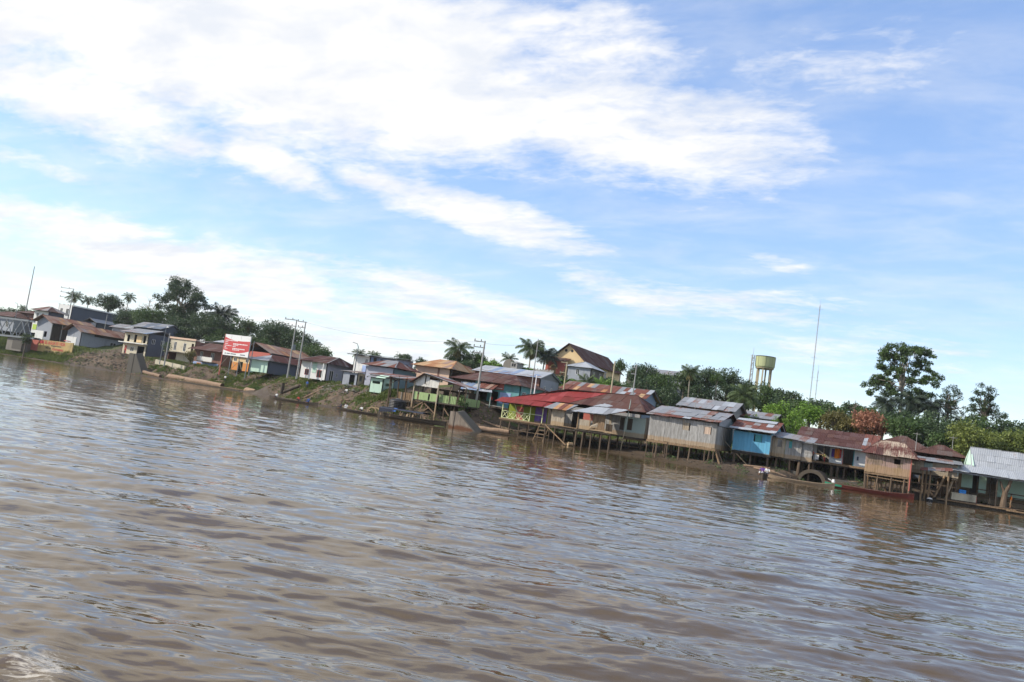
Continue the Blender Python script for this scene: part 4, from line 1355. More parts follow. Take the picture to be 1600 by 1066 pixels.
t = thing('chest_freezer', 'long cream chest freezer lying at the raft edge of the floating house', 'freezer', raft(0.4, -1.3), R(8))
mb = MB()
mb.box(0, 2.6, 0, 0.7, 0.04, 0.78)
obj('body', mb, 'cream', t)
mb = MB()
mb.box(-0.02, 2.62, -0.02, 0.72, 0.79, 0.88)
obj('lid', mb, 'cream', t)
mb = MB()
mb.box(2.61, 2.66, 0.02, 0.68, 0.06, 0.76)
obj('end_panel', mb, 'red_wall', t)
t = thing('crate', 'bright blue plastic crate standing on the cream freezer', 'crate', raft(1.2, -1.2, 1.45), R(8))
mb = MB()
for a in ((0, 0.7, 0, 0.04, 0, 0.42), (0, 0.7, 0.46, 0.5, 0, 0.42), (0, 0.04, 0.04, 0.46, 0, 0.42), (0.66, 0.7, 0.04, 0.46, 0, 0.42), (0.04, 0.66, 0.04, 0.46, 0, 0.05)):
    mb.box(*a)
MT['blue_plastic'] = plain('blue_plastic', (0.02, 0.20, 0.55), 0.4)
obj('body', mb, 'blue_plastic', t)
mb = MB()
mb.box(-0.02, 0.72, -0.02, 0.52, 0.37, 0.43)
mb2 = MB()
mb2.bar((0.2, -0.03, 0.3), (0.5, -0.03, 0.3), 0.03)
obj('handle', mb2, 'blue_plastic', t)
t = thing('pot', 'dark cooking pot with white lid on the ground by the floating house', 'pot', (0.5, -14.7, gz(0.5, -14.7)), 0)
mb = MB()
mb.tube([(0, 0, -0.05), (0, 0, 0.15), (0, 0, 0.4), (0, 0, 0.5)], [0.26, 0.38, 0.36, 0.3], 12)
obj('body', mb, 'black', t)
mb = MB()
mb.tube([(0, 0, 0.5), (0, 0, 0.58), (0, 0, 0.66)], [0.34, 0.26, 0.05], 12)
obj('lid', mb, 'white_paint', t)
# tin awning on posts left of the floating house
h = House('awning_frame', 'rough pole frame with rusty awning left of the floating house', 'awning', -0.6, -14.6, 0.0, 3.2, 2.0, single=True, seed=23)
h.plane([(-0.2, -0.4, 3.42), (3.2, -0.4, 3.85), (3.2, 1.6, 4.2), (-0.2, 1.6, 3.8)], [('tin_rust', 3), ('tin_mid', 2)], 64, 0.9, 2.4, single=True)
for x, y in ((0.1, -0.2), (0.5, 1.2), (0.9, 0.0), (2.8, 0.0)):
    pole('post', (x, y, gz(-0.6 + x, -14.6 + y) - 0.2), (x + 0.05, y, 3.4 + x * 0.12), 0.11, 'wood_tan', h.root)
beam('cross_tie', (0, 0, 2.0), (3.0, 0, 2.1), 0.07, 0.1, 'wood_tan', h.root)

MT['pipe_concrete'] = plaster('pipe_concrete', (0.085, 0.068, 0.05), 0.6)
# --- mouth of the big drain pipe
t = thing('drain_pipe', 'large round concrete drain pipe mouth under the porch', 'pipe', (-12.7, -15.0, -0.35))
mb = MB()
N_ = 26
for k_ in range(N_):
    a, b = 2 * math.pi * k_ / N_, 2 * math.pi * (k_ + 1) / N_
    for (r0, y0, r1, y1) in ((1.75, 0, 1.3, 0), (1.3, 0, 1.3, 5), (1.75, 0, 1.75, 5)):
        mb.face([(r0 * math.cos(a), y0, 0.35 + r0 * 0.95 * math.sin(a)), (r0 * math.cos(b), y0, 0.35 + r0 * 0.95 * math.sin(b)),
                 (r1 * math.cos(b), y1, 0.35 + r1 * 0.95 * math.sin(b)), (r1 * math.cos(a), y1, 0.35 + r1 * 0.95 * math.sin(a))])
mb.face([(1.7 * math.cos(2 * math.pi * k_ / N_), 4.9, 0.35 + 1.6 * math.sin(2 * math.pi * k_ / N_)) for k_ in range(N_)])
obj('pipe_ring', mb, 'pipe_concrete', t, False)
mb = MB()
mb.box(-4.6, -1.5, 0.6, 1.1, -0.4, 1.5)
mb.box(1.5, 5.2, 1.2, 1.7, -0.4, 1.25)
obj('wing_wall', mb, 'concrete_dark', t)


# ================================================================== middle: pavilion, turquoise shop, hill
FAR = dict(single=False)

# --- pavilion over the water with the green rail
h = House('landing_pavilion', 'open wooden landing pavilion with plank gable, green rail and rusty roof over the water', 'pavilion', -72.0, -16.6, 0.0, 9.0, 5.0, single=True, seed=41)
h.box('floor', 0, 9.4, 0, 5.0, 3.2, 3.42, 'wood_dark')
h.boards('f', 'wood_green', 3.42, 4.6, [(0.75, 0.95, 3.4, 4.7, 'open'), (2.75, 3.15, 3.5, 4.5, 'open')], 0.1, 4.35, off=0.05, pitch=0.26)
h.boards('f', 'wood_green', 3.42, 4.6, (), 4.5, 9.2, off=-0.3, pitch=0.22, gap=0.08)
h.boards('r', 'wood_green', 3.42, 4.6, (), 0.3, 5.0, off=0.2, pitch=0.3, gap=0.06)
h.boards('f', 'wood_white', 5.55, 6.7, (), 0.1, 4.4, off=0.06, pitch=0.3)
h.boards('f', 'wood_white', 5.9, 7.35, (), 0.9, 2.6, off=0.09, pitch=0.28)
h.wall('b', 'wood_dark', 3.42, 5.6, [(1.0, 2.4, 3.5, 5.3, 'open'), (3.4, 4.8, 3.5, 5.3, 'open'), (6.0, 7.2, 3.5, 5.3, 'open')])
for x in (0.0, 4.42):
    beam('post', (x, -0.1, -0.5 if x > 4 else 0.8), (x, -0.1, 6.6 if x < 1 else 6.0), 0.17, 0.17, 'wood_pale', h.root)
for x in (1.0, 1.9, 3.1):
    beam('post', (x, 0.0, 4.6), (x, 0.0, 5.6), 0.09, 0.09, 'wood_dark', h.root)
for x in (6.4, 8.0, 9.2):
    beam('post', (x, 0.3, 3.4), (x, 0.3, 6.1), 0.13, 0.13, 'wood_pole', h.root)
h.stilts([(x, y) for x in (0.1, 2.2, 5.6, 7.4, 9.2) for y in (0.5, 2.6, 4.8)], 3.3, 0.11)
for a, b in (((0.2, -0.15, 1.9), (2.0, -0.15, 3.1)), ((2.3, -0.15, 3.0), (4.3, -0.15, 1.7)), ((1.6, -0.1, 1.8), (2.1, -0.1, 2.9)), ((2.4, -0.12, 1.8), (3.3, -0.12, 2.5)), ((5.8, 0.2, 2.6), (6.8, 0.2, 1.6))):
    beam('brace', a, b, 0.1, 0.15, 'wood_tan', h.root)
rf = MB()
rf.bar((1.8, -0.6, 7.5), (1.8, 5.5, 7.5), 0.25, 0.06)
rf.bar((-0.2, -0.5, 6.0), (1.8, -0.5, 7.4), 0.08, 0.12)
rf.bar((1.8, -0.5, 7.4), (9.6, -0.5, 6.1), 0.08, 0.12)
ro_ = obj('roof', rf, 'wood_dark', h.root)
roof_plane(ro_, [(8.8, -0.7, 6.25), (8.8, 5.6, 6.25), (1.8, 5.6, 7.5), (1.8, -0.7, 7.5)], [('tin_rust', 6), ('tin_grey', 3), ('tin_salmon', 1)], 0.9, 2.0, True, 81)
roof_plane(ro_, [(-0.7, 5.6, 5.9), (-0.7, -0.7, 5.9), (1.8, -0.7, 7.5), (1.8, 5.6, 7.5)], [('tin_rust', 3), ('tin_mid', 3)], 0.9, 2.4, True, 82)
# its open wing to the left, a roof on posts
roof_plane(ro_, [(-10.6, 2.0, 6.5), (0.3, 0.6, 6.25), (0.6, 5.8, 6.95), (-10.6, 6.2, 7.05)], [('tin_rust', 5), ('tin_mid', 4), ('tin_grey', 3)], 0.95, 2.4, True, 83)
for i, (x, y) in enumerate(((-6.3, 2.2), (-4.4, 1.9), (-2.7, 1.6), (-0.9, 1.3), (-8.4, 5.5), (-5.6, 5.6), (-2.0, 5.4))):
    pole('post', (x + 0.25, y, gz(-72.0 + x, -16.6 + y) - 0.3), (x, y, 6.35), 0.11, 'wood_pole', h.root)
beam('rafter', (-10.4, 2.2, 6.35), (0.2, 0.9, 6.1), 0.1, 0.14, 'wood_dark', h.root)
beam('brace', (-5.9, 2.1, 5.4), (-4.6, 1.9, 6.2), 0.08, 0.1, 'wood_dark', h.root)
h.boards('f', 'wood_tan', 3.0, 4.25, (), -4.6, 0.0, off=-2.3, pitch=0.28, gap=0.05, ragged=0.12)
h.box('floor', -4.8, 0, 2.4, 5.0, 2.75, 2.95, 'wood_dark')
h.stilts([(-4.5, 2.6), (-2.4, 2.6), (-0.5, 2.6)], 2.8, 0.1)

# --- concrete ramp wall beside it
def ramp_wall(name, label, X, Y, L, H, postw, mat='concrete'):
    t_ = thing(name, label, 'wall', (X, Y, 0))
    mb_ = MB()
    mb_.box(0, postw, -0.3, 0.3, -1.0, H)
    obj('end_post', mb_, mat, t_)
    mb_ = MB()
    tri = [(postw + 0.01, -0.22, -1.0), (postw + L, -0.22, -1.0), (postw + L, -0.22, -0.1), (postw + 0.25, -0.22, H), (postw + 0.01, -0.22, H)]
    mb_.slab([Vector(p) + Vector((0, 0.44, 0)) for p in tri], (0, -1, 0), 0.44)
    obj('ramp_side', mb_, mat, t_)
    mb_ = MB()
    mb_.hexa([(postw + L - 0.1, -0.26, -0.15), (postw + L + 0.2, -0.26, -0.15), (postw + L + 0.2, 1.6, 0.15), (postw + L - 0.1, 1.6, 0.15),
              (postw + 0.2, -0.26, H + 0.02), (postw + 0.5, -0.26, H + 0.02), (postw + 0.5, 1.6, H + 0.3), (postw + 0.2, 1.6, H + 0.3)])
    obj('ramp_top', mb_, 'concrete_dark', t_)
    return t_


ramp_wall('ramp_wall', 'triangular concrete landing wall with stained foot beside the pavilion', -62.3, -20.6, 3.7, 2.4, 0.75, 'ramp_concrete')
ramp_wall('ramp_wall', 'dark concrete wedge wall on the shore below the cream two storey houses', -169.2, 8.2, 4.0, 4.9, 1.7, 'concrete_dark')

# --- turquoise shop with brown hip roof
h = House('shop', 'turquoise shop with wide brown hip roof and red sign board', 'shop', -71.5, -6.0, 4.1, 12.6, 9.0, single=True, seed=42)
h.wall('f', 'turquoise', 0, 3.9, [(4.7, 6.7, 0.2, 2.3, 'open'), (7.2, 8.7, 0.1, 2.4, 'open')], 4.2)
h.wall('f', 'wood_dark', 0, 3.9, [(1.2, 2.4, 0.1, 2.2, 'open')], 0.0, 4.2)  # gloom behind the pavilion painted in: this half coloured dark, not turquoise
h.wall('r', 'turquoise', 0, 3.9, [(0.8, 2.2, 2.2, 2.9, 'win')])
h.wall('l', 'wood_dark', 0, 3.9)  # dark colour carries the same painted gloom round the side
h.wall('b', 'grey_wall', 0, 3.9)
h.box('sign_board', 7.6, 9.6, -0.16, -0.02, 2.75, 3.75, 'red_wall')
h.box('sign_line', 7.75, 9.4, -0.18, -0.165, 2.95, 3.05, 'white_paint')
h.box('wall_patch', 9.0, 11.0, -0.05, -0.01, 0.6, 2.4, 'sky_blue')
h.box('floor', -0.4, 12.8, -2.2, 0, -0.3, -0.05, 'wood_dark')
h.roof('hx', 3.75, 5.6, [('tin_brown', 8), ('tin_maroon', 3)], 0.5, 0.9, pitch=0.95, row=2.4, cap='tin_brown', ins=4.0, single=False)
h.plane([(6.6, -2.6, 2.55), (9.0, -2.6, 2.55), (8.8, 0.0, 3.7), (5.2, 0.0, 3.7)], [('tin_rust', 4), ('tin_salmon', 2)], 84, 0.7, 2.8, single=True)
h.plane([(3.6, -3.4, 2.0), (9.4, -3.4, 2.05), (7.4, -0.3, 3.35), (1.6, -0.3, 3.5)], [('tin_new', 4), ('tin_blue', 4)], 85, 0.8, 2.0, single=True)
h.box('pillar', 4.5, 4.72, -2.9, -2.7, -0.4, 2.2, 'mint')
for x in (5.9, 8.9):
    beam('post', (x, -2.8, -0.6), (x, -2.8, 2.2), 0.12, 0.12, 'wood_sage', h.root)
for i in range(4):
    beam('prop', (2.2 + i * 0.5, -3.5 - 0.1 * i, -0.9 + 0.2 * i), (3.7 + i * 0.55, -3.2, 1.7), 0.07, 0.09, 'wood_pale', h.root)
h.box('hung_cloth', 2.9, 3.7, -3.0, -2.94, 0.0, 1.7, 'lilac')
beam('rail', (5.6, -2.6, 0.1), (11.5, -2.6, 0.0), 0.09, 0.12, 'wood_grey', h.root)

# --- tan roofed two storey house
h = House('two_storey_house', 'peach two storey house with tan hip roof behind the pavilion', 'house', -86.8, 5.0, 5.6, 7.7, 10.0, seed=43)
h.wall('f', 'peach', 0, 4.3, [(2.3, 3.1, 2.0, 2.9, 'win'), (3.3, 4.0, 2.0, 2.9, 'win'), (5.5, 6.4, 1.6, 2.6, 'win')], frame='cream')
h.box('balcony_recess', 5.0, 5.4, -0.04, -0.01, 1.0, 4.2, 'brick')
h.wall('r', 'wood_dark', 0, 4.3, [(0.8, 3.4, 2.4, 4.0, 'open'), (3.8, 6.6, 2.4, 4.0, 'open'), (7.0, 9.4, 2.4, 4.0, 'open')])
for s in 'bl':
    h.wall(s, 'peach', 0, 4.3)
h.roof('hx', 4.25, 6.1, [('tin_tan', 8), ('tin_salmon', 1)], 0.6, 0.9, pitch=1.0, row=2.6, cap='tin_tan', ins=2.6)
h.plane([(8.4, 7.0, 4.35), (8.4, 11.0, 4.35), (5.0, 11.0, 5.7), (5.0, 7.0, 5.7)], 'tin_rust', 86, 1.0, 2.6)

# --- grey roofed workshop
h = House('workshop', 'grey walled workshop with long pale blue grey roof behind the turquoise shop', 'workshop', -73.3, 4.0, 5.2, 13.0, 8.0, seed=44)
h.wall('f', 'brick', 0, 5.2)
h.wall('r', 'grey_wall', 0, 4.8, [(1.6, 2.4, 2.5, 3.7, 'win'), (4.6, 5.3, 2.6, 3.6, 'win')])
for s in 'bl':
    h.wall(s, 'grey_wall', 0, 4.8)
h.gable('r', 'tin_grey', 4.8, 6.1)
h.gable('l', 'tin_grey', 4.8, 6.1)
h.roof('gx', 4.85, 6.25, [('tin_new', 5), ('tin_blue', 3)], 0.4, 0.8, pitch=1.1, row=2.6, cap='tin_new')
h.box('white_panel', 8.2, 9.8, -0.08, -0.01, 3.2, 4.2, 'white')

# --- the hill: chapel-like gable building with porch, small house, fence and quonset hut
h = House('gabled_hall', 'large cream gabled hall with steep dark roof on the hill top', 'hall', -76.6, 43.0, 13.2, 8.0, 24.0, seed=45)
h.wall('f', 'yellowish', 0, 3.9)
h.wall('r', 'yellowish', 0, 3.9, [(3, 4.2, 1.2, 2.8, 'win'), (8, 9.2, 1.2, 2.8, 'win'), (13, 14.2, 1.2, 2.8, 'win')])
for s in 'bl':
    h.wall(s, 'yellowish', 0, 3.9)
h.gable('f', 'yellowish', 3.9, 7.25, ops=((3.3, 5.9, 0.33), (4.75, 5.9, 0.33)))
h.gable('b', 'yellowish', 3.9, 7.25)
h.roof('gy', 3.5, 7.45, [('tin_brown', 8), ('tin_maroon', 1)], 0.7, 0.7, pitch=1.1, row=2.6, cap='tin_brown')
h.wall('f', 'red_wall', 0, 3.2, [(1.4, 2.6, 0, 2.2, 'door', 'wood_tan')], 0.0, 4.6, off=2.6)
h.plane([(-1.0, -3.6, 3.1), (5.0, -3.6, 3.1), (5.0, -0.2, 4.1), (-1.0, -0.2, 4.1)], 'tin_brown', 87, 1.1, 3.6)
mb = MB()
for k_ in range(10):
    a, b = math.pi * k_ / 10, math.pi * (k_ + 1) / 10
    mb.face([(2.0 + 0.95 * math.cos(a), -2.66, 1.4 + 0.95 * math.sin(a)), (2.0 + 0.95 * math.cos(b), -2.66, 1.4 + 0.95 * math.sin(b)), (2.0 + 0.7 * math.cos(b), -2.66, 1.4 + 0.7 * math.sin(b)), (2.0 + 0.7 * math.cos(a), -2.66, 1.4 + 0.7 * math.sin(a))])
obj('door_arch', mb, 'yellowish', h.root)
h = House('small_house', 'small grey house with shiny hipped tin roof below the gabled hall', 'house', -69.4, 36.0, 12.2, 5.4, 7.6, seed=46)
h.wall('f', 'grey_wall', 0, 3.0, [(2.0, 2.8, 1.4, 2.6, 'win')])
h.wall('r', 'concrete', 0, 3.0, [(1.5, 2.2, 1.2, 2.4, 'win'), (5.0, 6.0, 0.8, 2.4, 'win')])
for s in 'bl':
    h.wall(s, 'grey_wall', 0, 3.0)
h.roof('hy', 2.95, 4.4, [('tin_new', 8)], 0.5, 0.5, pitch=1.0, row=3, cap='tin_new')
t = thing('picket_fence', 'grey upright board fence on the slope left of the small house', 'fence', (-76.2, 29.0, 11.6))
for i in range(22):
    beam('picket', (i * 0.32, 0, -0.2), (i * 0.32, 0, 1.75 + 0.12 * math.sin(i * 2.7)), 0.05, 0.28, 'wood_grey', t)
beam('rail', (-0.1, 0.06, 1.2), (6.9, 0.06, 1.2), 0.06, 0.1, 'wood_dark', t)
t = thing('round_roof_hut', 'small hut with rounded grey front wall and tin roof among banana plants', 'hut', (-79.0, 25.0, 11.8))
mb = MB()
prof = [(0, 0), (0, 1.3)] + [(1.3 - 1.3 * math.cos(R(a)), 1.3 + 1.3 * math.sin(R(a))) for a in range(15, 91, 15)] + [(1.7, 2.6), (1.7, 0)]
mb.slab([(x, 0.1, z) for x, z in prof], (0, -1, 0), 0.1)
obj('front_wall', mb, 'concrete', t)
mb = MB()
mb.box(1.72, 3.2, 0.0, 3.0, 0, 2.1)
obj('side_room', mb, 'wood_grey', t)
mb = MB()
mb.hexa([(1.6, -0.3, 2.45), (3.5, -0.3, 2.1), (3.5, 3.2, 2.1), (1.6, 3.2, 2.45), (1.6, -0.3, 2.5), (3.5, -0.3, 2.15), (3.5, 3.2, 2.15), (1.6, 3.2, 2.5)])
obj('roof', mb, 'tin_rust', t)
for x in (2.0, 2.5):
    mb = MB()
    mb.box(x, x + 0.35, -0.03, -0.005, 1.2, 1.8)
    obj('window', mb, 'dark', t)
h = House('hillside_house', 'long pale roofed house half hidden by trees on the right of the hill', 'house', -52.5, 36.0, 12.0, 8.0, 6.0, seed=47)
for s in 'fblr':
    h.wall(s, 'grey_wall', -3.5, 3.4)
h.roof('gx', 3.4, 4.6, [('tin_grey', 5), ('tin_mid', 1)], 0.6, 0.8, pitch=1.1)
h = House('hillside_shed', 'grey open shed with flat tin roof beside the poles on the hill', 'shed', -57.5, 40.0, 12.5, 4.0, 5.0, seed=48)
for s in 'fblr':
    h.wall(s, 'concrete', -3.0, 3.0)
h.roof('s', 3.1, 3.7, 'tin_grey', 0.4, 0.5)

# --- elevated tank
t = thing('water_tower', 'olive green round water tower on four concrete legs', 'water tower', (-31.6, 50.0, gz(-31.6, 50.0)))
zb = t.location.z
mb = MB()
mb.tube([(0, 0, 20.15 - zb), (0, 0, 20.4 - zb), (0, 0, 22.45 - zb)], [1.75, 1.92, 1.98], 28)
tk = obj('tank', mb, 'tank_green', t)
mb = MB()
mb.tube([(0, 0, 22.45 - zb), (0, 0, 22.55 - zb), (0, 0, 22.75 - zb)], [2.04, 2.04, 0.3], 28)
obj('rim', mb, 'concrete_dark', tk)
for k_ in range(8):
    a = k_ * math.pi / 4 + 0.2
    sm = MB()
    sm.bar((1.94 * math.cos(a), 1.94 * math.sin(a), 20.4 - zb), (2.0 * math.cos(a), 2.0 * math.sin(a), 22.4 - zb), 0.04, 0.06)
    obj('seam', sm, 'tank_green', tk)
for k_ in range(6):
    a = k_ * math.pi / 3 + 0.5
    beam('leg', (1.45 * math.cos(a), 1.45 * math.sin(a), -0.5), (1.45 * math.cos(a), 1.45 * math.sin(a), 20.2 - zb), 0.27, 0.27, 'leg_tan', t)
mb = MB()
mb.tube([(0, 0, 19.95 - zb), (0, 0, 20.15 - zb)], [1.75, 1.85], 24)
obj('base_slab', mb, 'leg_tan', t)


def lattice_mast(name, label, X, Y, z0, z1, w, n, mat='galv', r=0.035, arms=()):
    t_ = thing(name, label, 'mast', (X, Y, z0))
    H_ = z1 - z0
    cs = [(w / 2 * math.cos(a), w / 2 * math.sin(a)) for a in (0.4, 2.5, 4.6)]
    for c in cs:
        beam('leg', (c[0], c[1], -0.3), (c[0] * 0.8, c[1] * 0.8, H_), r * 2, r * 2, mat, t_)
    mb_ = MB()
    for i in range(n):
        za, zb_ = H_ * i / n, H_ * (i + 1) / n
        for k_ in range(3):
            a, b = cs[k_], cs[(k_ + 1) % 3]
            mb_.bar((a[0], a[1], za), (b[0], b[1], zb_), r)
            mb_.bar((a[0], a[1], za), (b[0], b[1], za), r)
    struct(obj('bracing', mb_, mat, t_), 'stuff')
    for (z, L) in arms:
        beam('arm', (-L, 0, H_ * z), (L, 0, H_ * z), 0.05, 0.05, mat, t_)
    beam('antenna', (0, 0, H_), (0, 0, H_ + 1.5), 0.05, 0.05, mat, t_)
    return t_


lattice_mast('radio_mast', 'short lattice mast with floodlight head left of the water tower', -34.0, 49.0, gz(-34, 49), 22.6, 0.75, 12, 'galv', 0.06, ((0.99, 0.5), (0.95, 0.35)))
lattice_mast('radio_mast', 'very tall thin guyed radio mast right of the water tower', -31.0, 120.0, gz(-31, 120), 46.5, 0.30, 40, 'galv', 0.024, ((0.97, 1.0), (0.6, 0.8), (0.45, 0.8)))
lattice_mast('radio_mast', 'shorter thin radio mast right behind the tall one', -29.6, 120.0, gz(-29, 120), 28.0, 0.28, 16, 'galv', 0.022, ((0.85, 0.8),))

# ================================================================== left bank: the town on the embankment
# --- mint kiosk
h = House('kiosk', 'small mint green kiosk with sloping roof above the bank', 'kiosk', -85.5, -10.0, 3.6, 2.7, 3.2, seed=51)
h.wall('f', 'mint', 0, 2.4, [(0.5, 2.1, 1.5, 1.95, 'open')])
h.wall('r', 'mint', 0, 2.6, [(0.8, 2.2, 1.3, 1.8, 'open')])
for s in 'bl':
    h.wall(s, 'mint', 0, 2.6)
h.roof('gx', 2.5, 3.3, [('tin_grey', 4), ('mint', 2)], 0.6, 0.5)
# --- rusty hip roof, blue grey walls
h = House('hip_roof_house', 'blue grey house with striped rust hip roof behind the mint kiosk', 'house', -90.6, -5.0, 4.6, 6.1, 7.2, seed=52)
h.wall('f', 'lilac', 0, 3.6, [(2.4, 4.4, 1.7, 2.5, 'shut', 'red_wall')])
h.wall('r', 'dull_teal', 0, 3.6)
for s in 'bl':
    h.wall(s, 'lilac', 0, 3.6)
h.roof('hx', 3.75, 5.15, [('tin_rust', 6), ('tin_grey', 2), ('tin_mid', 2)], 0.7, 0.8, pitch=0.8, row=3.0, ins=2.6)
# --- white two storey house with long slate side
h = House('two_storey_house', 'white and blue two storey house with flat roof and long slate blue upper side', 'house', -95.9, -2.0, 4.5, 3.7, 14.0, seed=53)
h.wall('f', 'white', 0, 5.5, [(2.6, 3.2, 3.9, 5.0, 'win')])
h.box('blue_panel', 2.2, 3.6, -0.05, -0.01, 2.2, 3.8, 'sky_blue')
h.box('blue_panel', 2.2, 3.6, -0.05, -0.01, 0.0, 2.0, 'lilac')
ops = [(1.0 + 2.1 * i, 2.0 + 2.1 * i, 4.5, 5.5, 'shut', 'slate_wall' if i % 2 else 'wood_dark') for i in range(6)]
h.wall('r', 'tin_blue', 0, 5.7, ops, z1b=6.4)
for s in 'bl':
    h.wall(s, 'slate_wall', 0, 5.7)
h.plane([(-0.9, -1.2, 5.6), (4.4, -1.2, 5.6), (4.4, 14.4, 6.6), (-0.9, 14.4, 6.5)], [('tin_grey', 3), ('tin_slate', 4)], 91, 1.2, 3.0, name='roof_sheet', part='roof')
# --- small hut in front of it
h = House('hut', 'small grey hut with flat tin roof beside the lamp post', 'hut', -95.2, -5.4, 4.3, 3.4, 2.6, seed=54)
h.wall('f', 'grey_wall', 0, 2.3, [(1.6, 2.8, 0.1, 1.9, 'open')])
h.wall('r', 'cream', 0, 2.4, [(0.6, 1.5, 0.9, 1.9, 'open')])
for s in 'bl':
    h.wall(s, 'grey_wall', 0, 2.4)
h.roof('s', 2.4, 2.75, 'tin_mid', 0.35, 0.4)
# --- white house with the brown roof
h = House('white_house', 'white single storey house with brown hip roof and red shutters above the bank', 'house', -109.1, -1.0, 4.6, 6.4, 8.5, seed=55)
h.wall('f', 'white', 0, 3.25, [(1.2, 2.2, 0.6, 1.7, 'win', 'red_paint'), (4.2, 5.6, 0.4, 1.8, 'win', 'red_paint')])
h.box('green_panel', 3.0, 4.0, -0.06, -0.01, 1.2, 3.2, 'mint')
h.wall('r', 'lilac', 0, 3.25, [(1.0, 2.2, 0.1, 2.0, 'win'), (2.9, 3.5, 0.9, 1.6, 'win'), (5.2, 7.0, 0.1, 1.5, 'win')])
for s in 'bl':
    h.wall(s, 'white', 0, 3.25)
h.roof('hx', 3.2, 4.75, [('tin_maroon', 5), ('tin_brown', 4), ('tin_mid', 0.8)], 0.7, 0.9, pitch=0.9, row=3, ins=1.6, cap='tin_mid')
for x in (0.3, 3.2, 6.2):
    beam('post', (x, -0.8, -0.2), (x, -0.8, 3.1), 0.14, 0.14, 'white_paint', h.root)
# --- long rust roofs behind the billboard
h = House('long_shed', 'long low shed with salmon rust roof and red panels behind the billboard', 'shed', -146.0, 20.0, 5.2, 9.0, 24.0, seed=56)
h.wall('f', 'red_wall', 0, 4.2)
h.wall('r', 'slate_wall', 0, 4.2, [(2 + 4 * i, 4 + 4 * i, 2.6, 3.9, 'shut', 'red_wall') for i in range(5)])
for s in 'bl':
    h.wall(s, 'slate_wall', 0, 4.2)
h.roof('gy', 4.2, 6.3, [('tin_salmon', 6), ('tin_tan', 1)], 0.8, 0.8, pitch=1.1, row=2.4)
h = House('mint_house', 'pale mint house with half grey, half rust roof beside the earth heap', 'house', -132.3, 9.5, 4.6, 5.0, 9.0, seed=57)
h.wall('f', 'mint', 0, 2.6)
for s in 'blr':
    h.wall(s, 'mint' if s != 'r' else 'slate_wall', 0, 2.6)
h.roof('hx', 2.6, 4.1, [('tin_grey', 6), ('tin_new', 1)], 0.7, 0.8, pitch=1.0, row=3, ins=2.0)
h.plane([(5.75, -0.8, 2.72), (5.75, 9.8, 2.72), (3.8, 9.8, 4.12), (3.8, 2.0, 4.12)], [('tin_rust', 5), ('tin_grey', 2)], 92, 0.9, 3.0, name='roof_sheet', part='roof_side')
# --- orange fronted building under the billboard
h = House('orange_house', 'small building with orange and yellow front and dark doorway below the billboard', 'house', -142.6, 14.0, 4.4, 5.5, 6.0, seed=58)
h.wall('f', 'yellowish', 0, 3.1, [(2.2, 3.5, 0, 2.0, 'open'), (0.5, 1.5, 2.0, 2.7, 'win'), (4.2, 5.1, 2.0, 2.7, 'win')])
for a, b in ((0.2, 2.1), (3.6, 5.4)):
    h.box('orange_panel', a, b, -0.07, -0.01, 0.0, 1.75, 'orange_wall')
for s in 'blr':
    h.wall(s, 'mint', 0, 3.1)
h.roof('s', 3.2, 3.7, 'tin_mid', 0.4, 0.5)

# --- billboard
t = thing('billboard', 'big white and red notice billboard on braced posts above the bank', 'billboard', (-139.6, 8.0, 3.4))
mb = MB()
mb.box(0, 7.6, 0.0, 0.10, 3.9, 8.5)
bp = obj('panel', mb, 'white_paint', t)
mb = MB()                                               # red field with curved edges
cols = 20
for i in range(cols):
    a, b = i / cols, (i + 1) / cols
    lo = lambda u_: 4.85 + 0.65 * (4 * (u_ - 0.5) ** 2) * (0.7 if u_ < 0.5 else 1.0) - 0.25
    hi = lambda u_: 7.25 + 0.55 * (2 * abs(u_ - 0.55)) ** 2 * (1 if u_ < 0.55 else 0.3)
    mb.slab([(0.06 + 7.48 * a, -0.006, lo(a)), (0.06 + 7.48 * b, -0.006, lo(b)), (0.06 + 7.48 * b, -0.006, hi(b)), (0.06 + 7.48 * a, -0.006, hi(a))], (0, -1, 0), 0.006)
MT['sign_red'] = plain('sign_red', (0.50, 0.065, 0.065), 0.5, 0, 0.1, 1.5)
obj('red_field', mb, 'sign_red', bp)
mb = MB()
for (x, z, w, hh) in ((0.3, 7.2, 3.6, 0.16), (0.3, 6.85, 0.8, 0.14), (0.3, 6.45, 0.9, 0.14), (2.7, 6.55, 4.2, 0.2), (2.7, 6.28, 1.5, 0.14), (0.3, 6.05, 2.0, 0.14), (2.7, 5.95, 0.9, 0.14), (0.3, 5.7, 0.5, 0.14), (2.7, 5.5, 3.6, 0.2), (2.7, 5.22, 2.0, 0.14), (0.3, 5.4, 0.9, 0.14)):
    x_ = x
    while x_ < x + w:                                   # rows of words too far away to read
        l_ = random.uniform(0.18, 0.5)
        mb.box(x_, min(x_ + l_, x + w), -0.02, -0.014, z - hh / 2, z + hh / 2)
        x_ += l_ + 0.09
struct(obj('lettering', mb, 'white_paint', bp), 'stuff')
mb = MB()
for (x, w, c) in ((0.6, 0.4, 0), (1.2, 1.0, 0), (2.4, 1.6, 0), (5.2, 1.5, 0)):
    mb.box(x, x + w, -0.012, -0.004, 4.2, 4.42)
struct(obj('logo_row', mb, 'steel_grey', bp), 'stuff')
for x in (1.9, 4.8):
    mb = MB()
    mb.box(x, x + 0.04, -0.012, -0.002, 7.6, 8.45)
    obj('panel_joint', mb, 'steel_grey', bp)
for x in (-0.05, 7.65):
    beam('post', (x, 0.06, -0.6), (x, 0.06, 8.5), 0.16, 0.16, 'red_wall' if x < 0 else 'steel_grey', t)
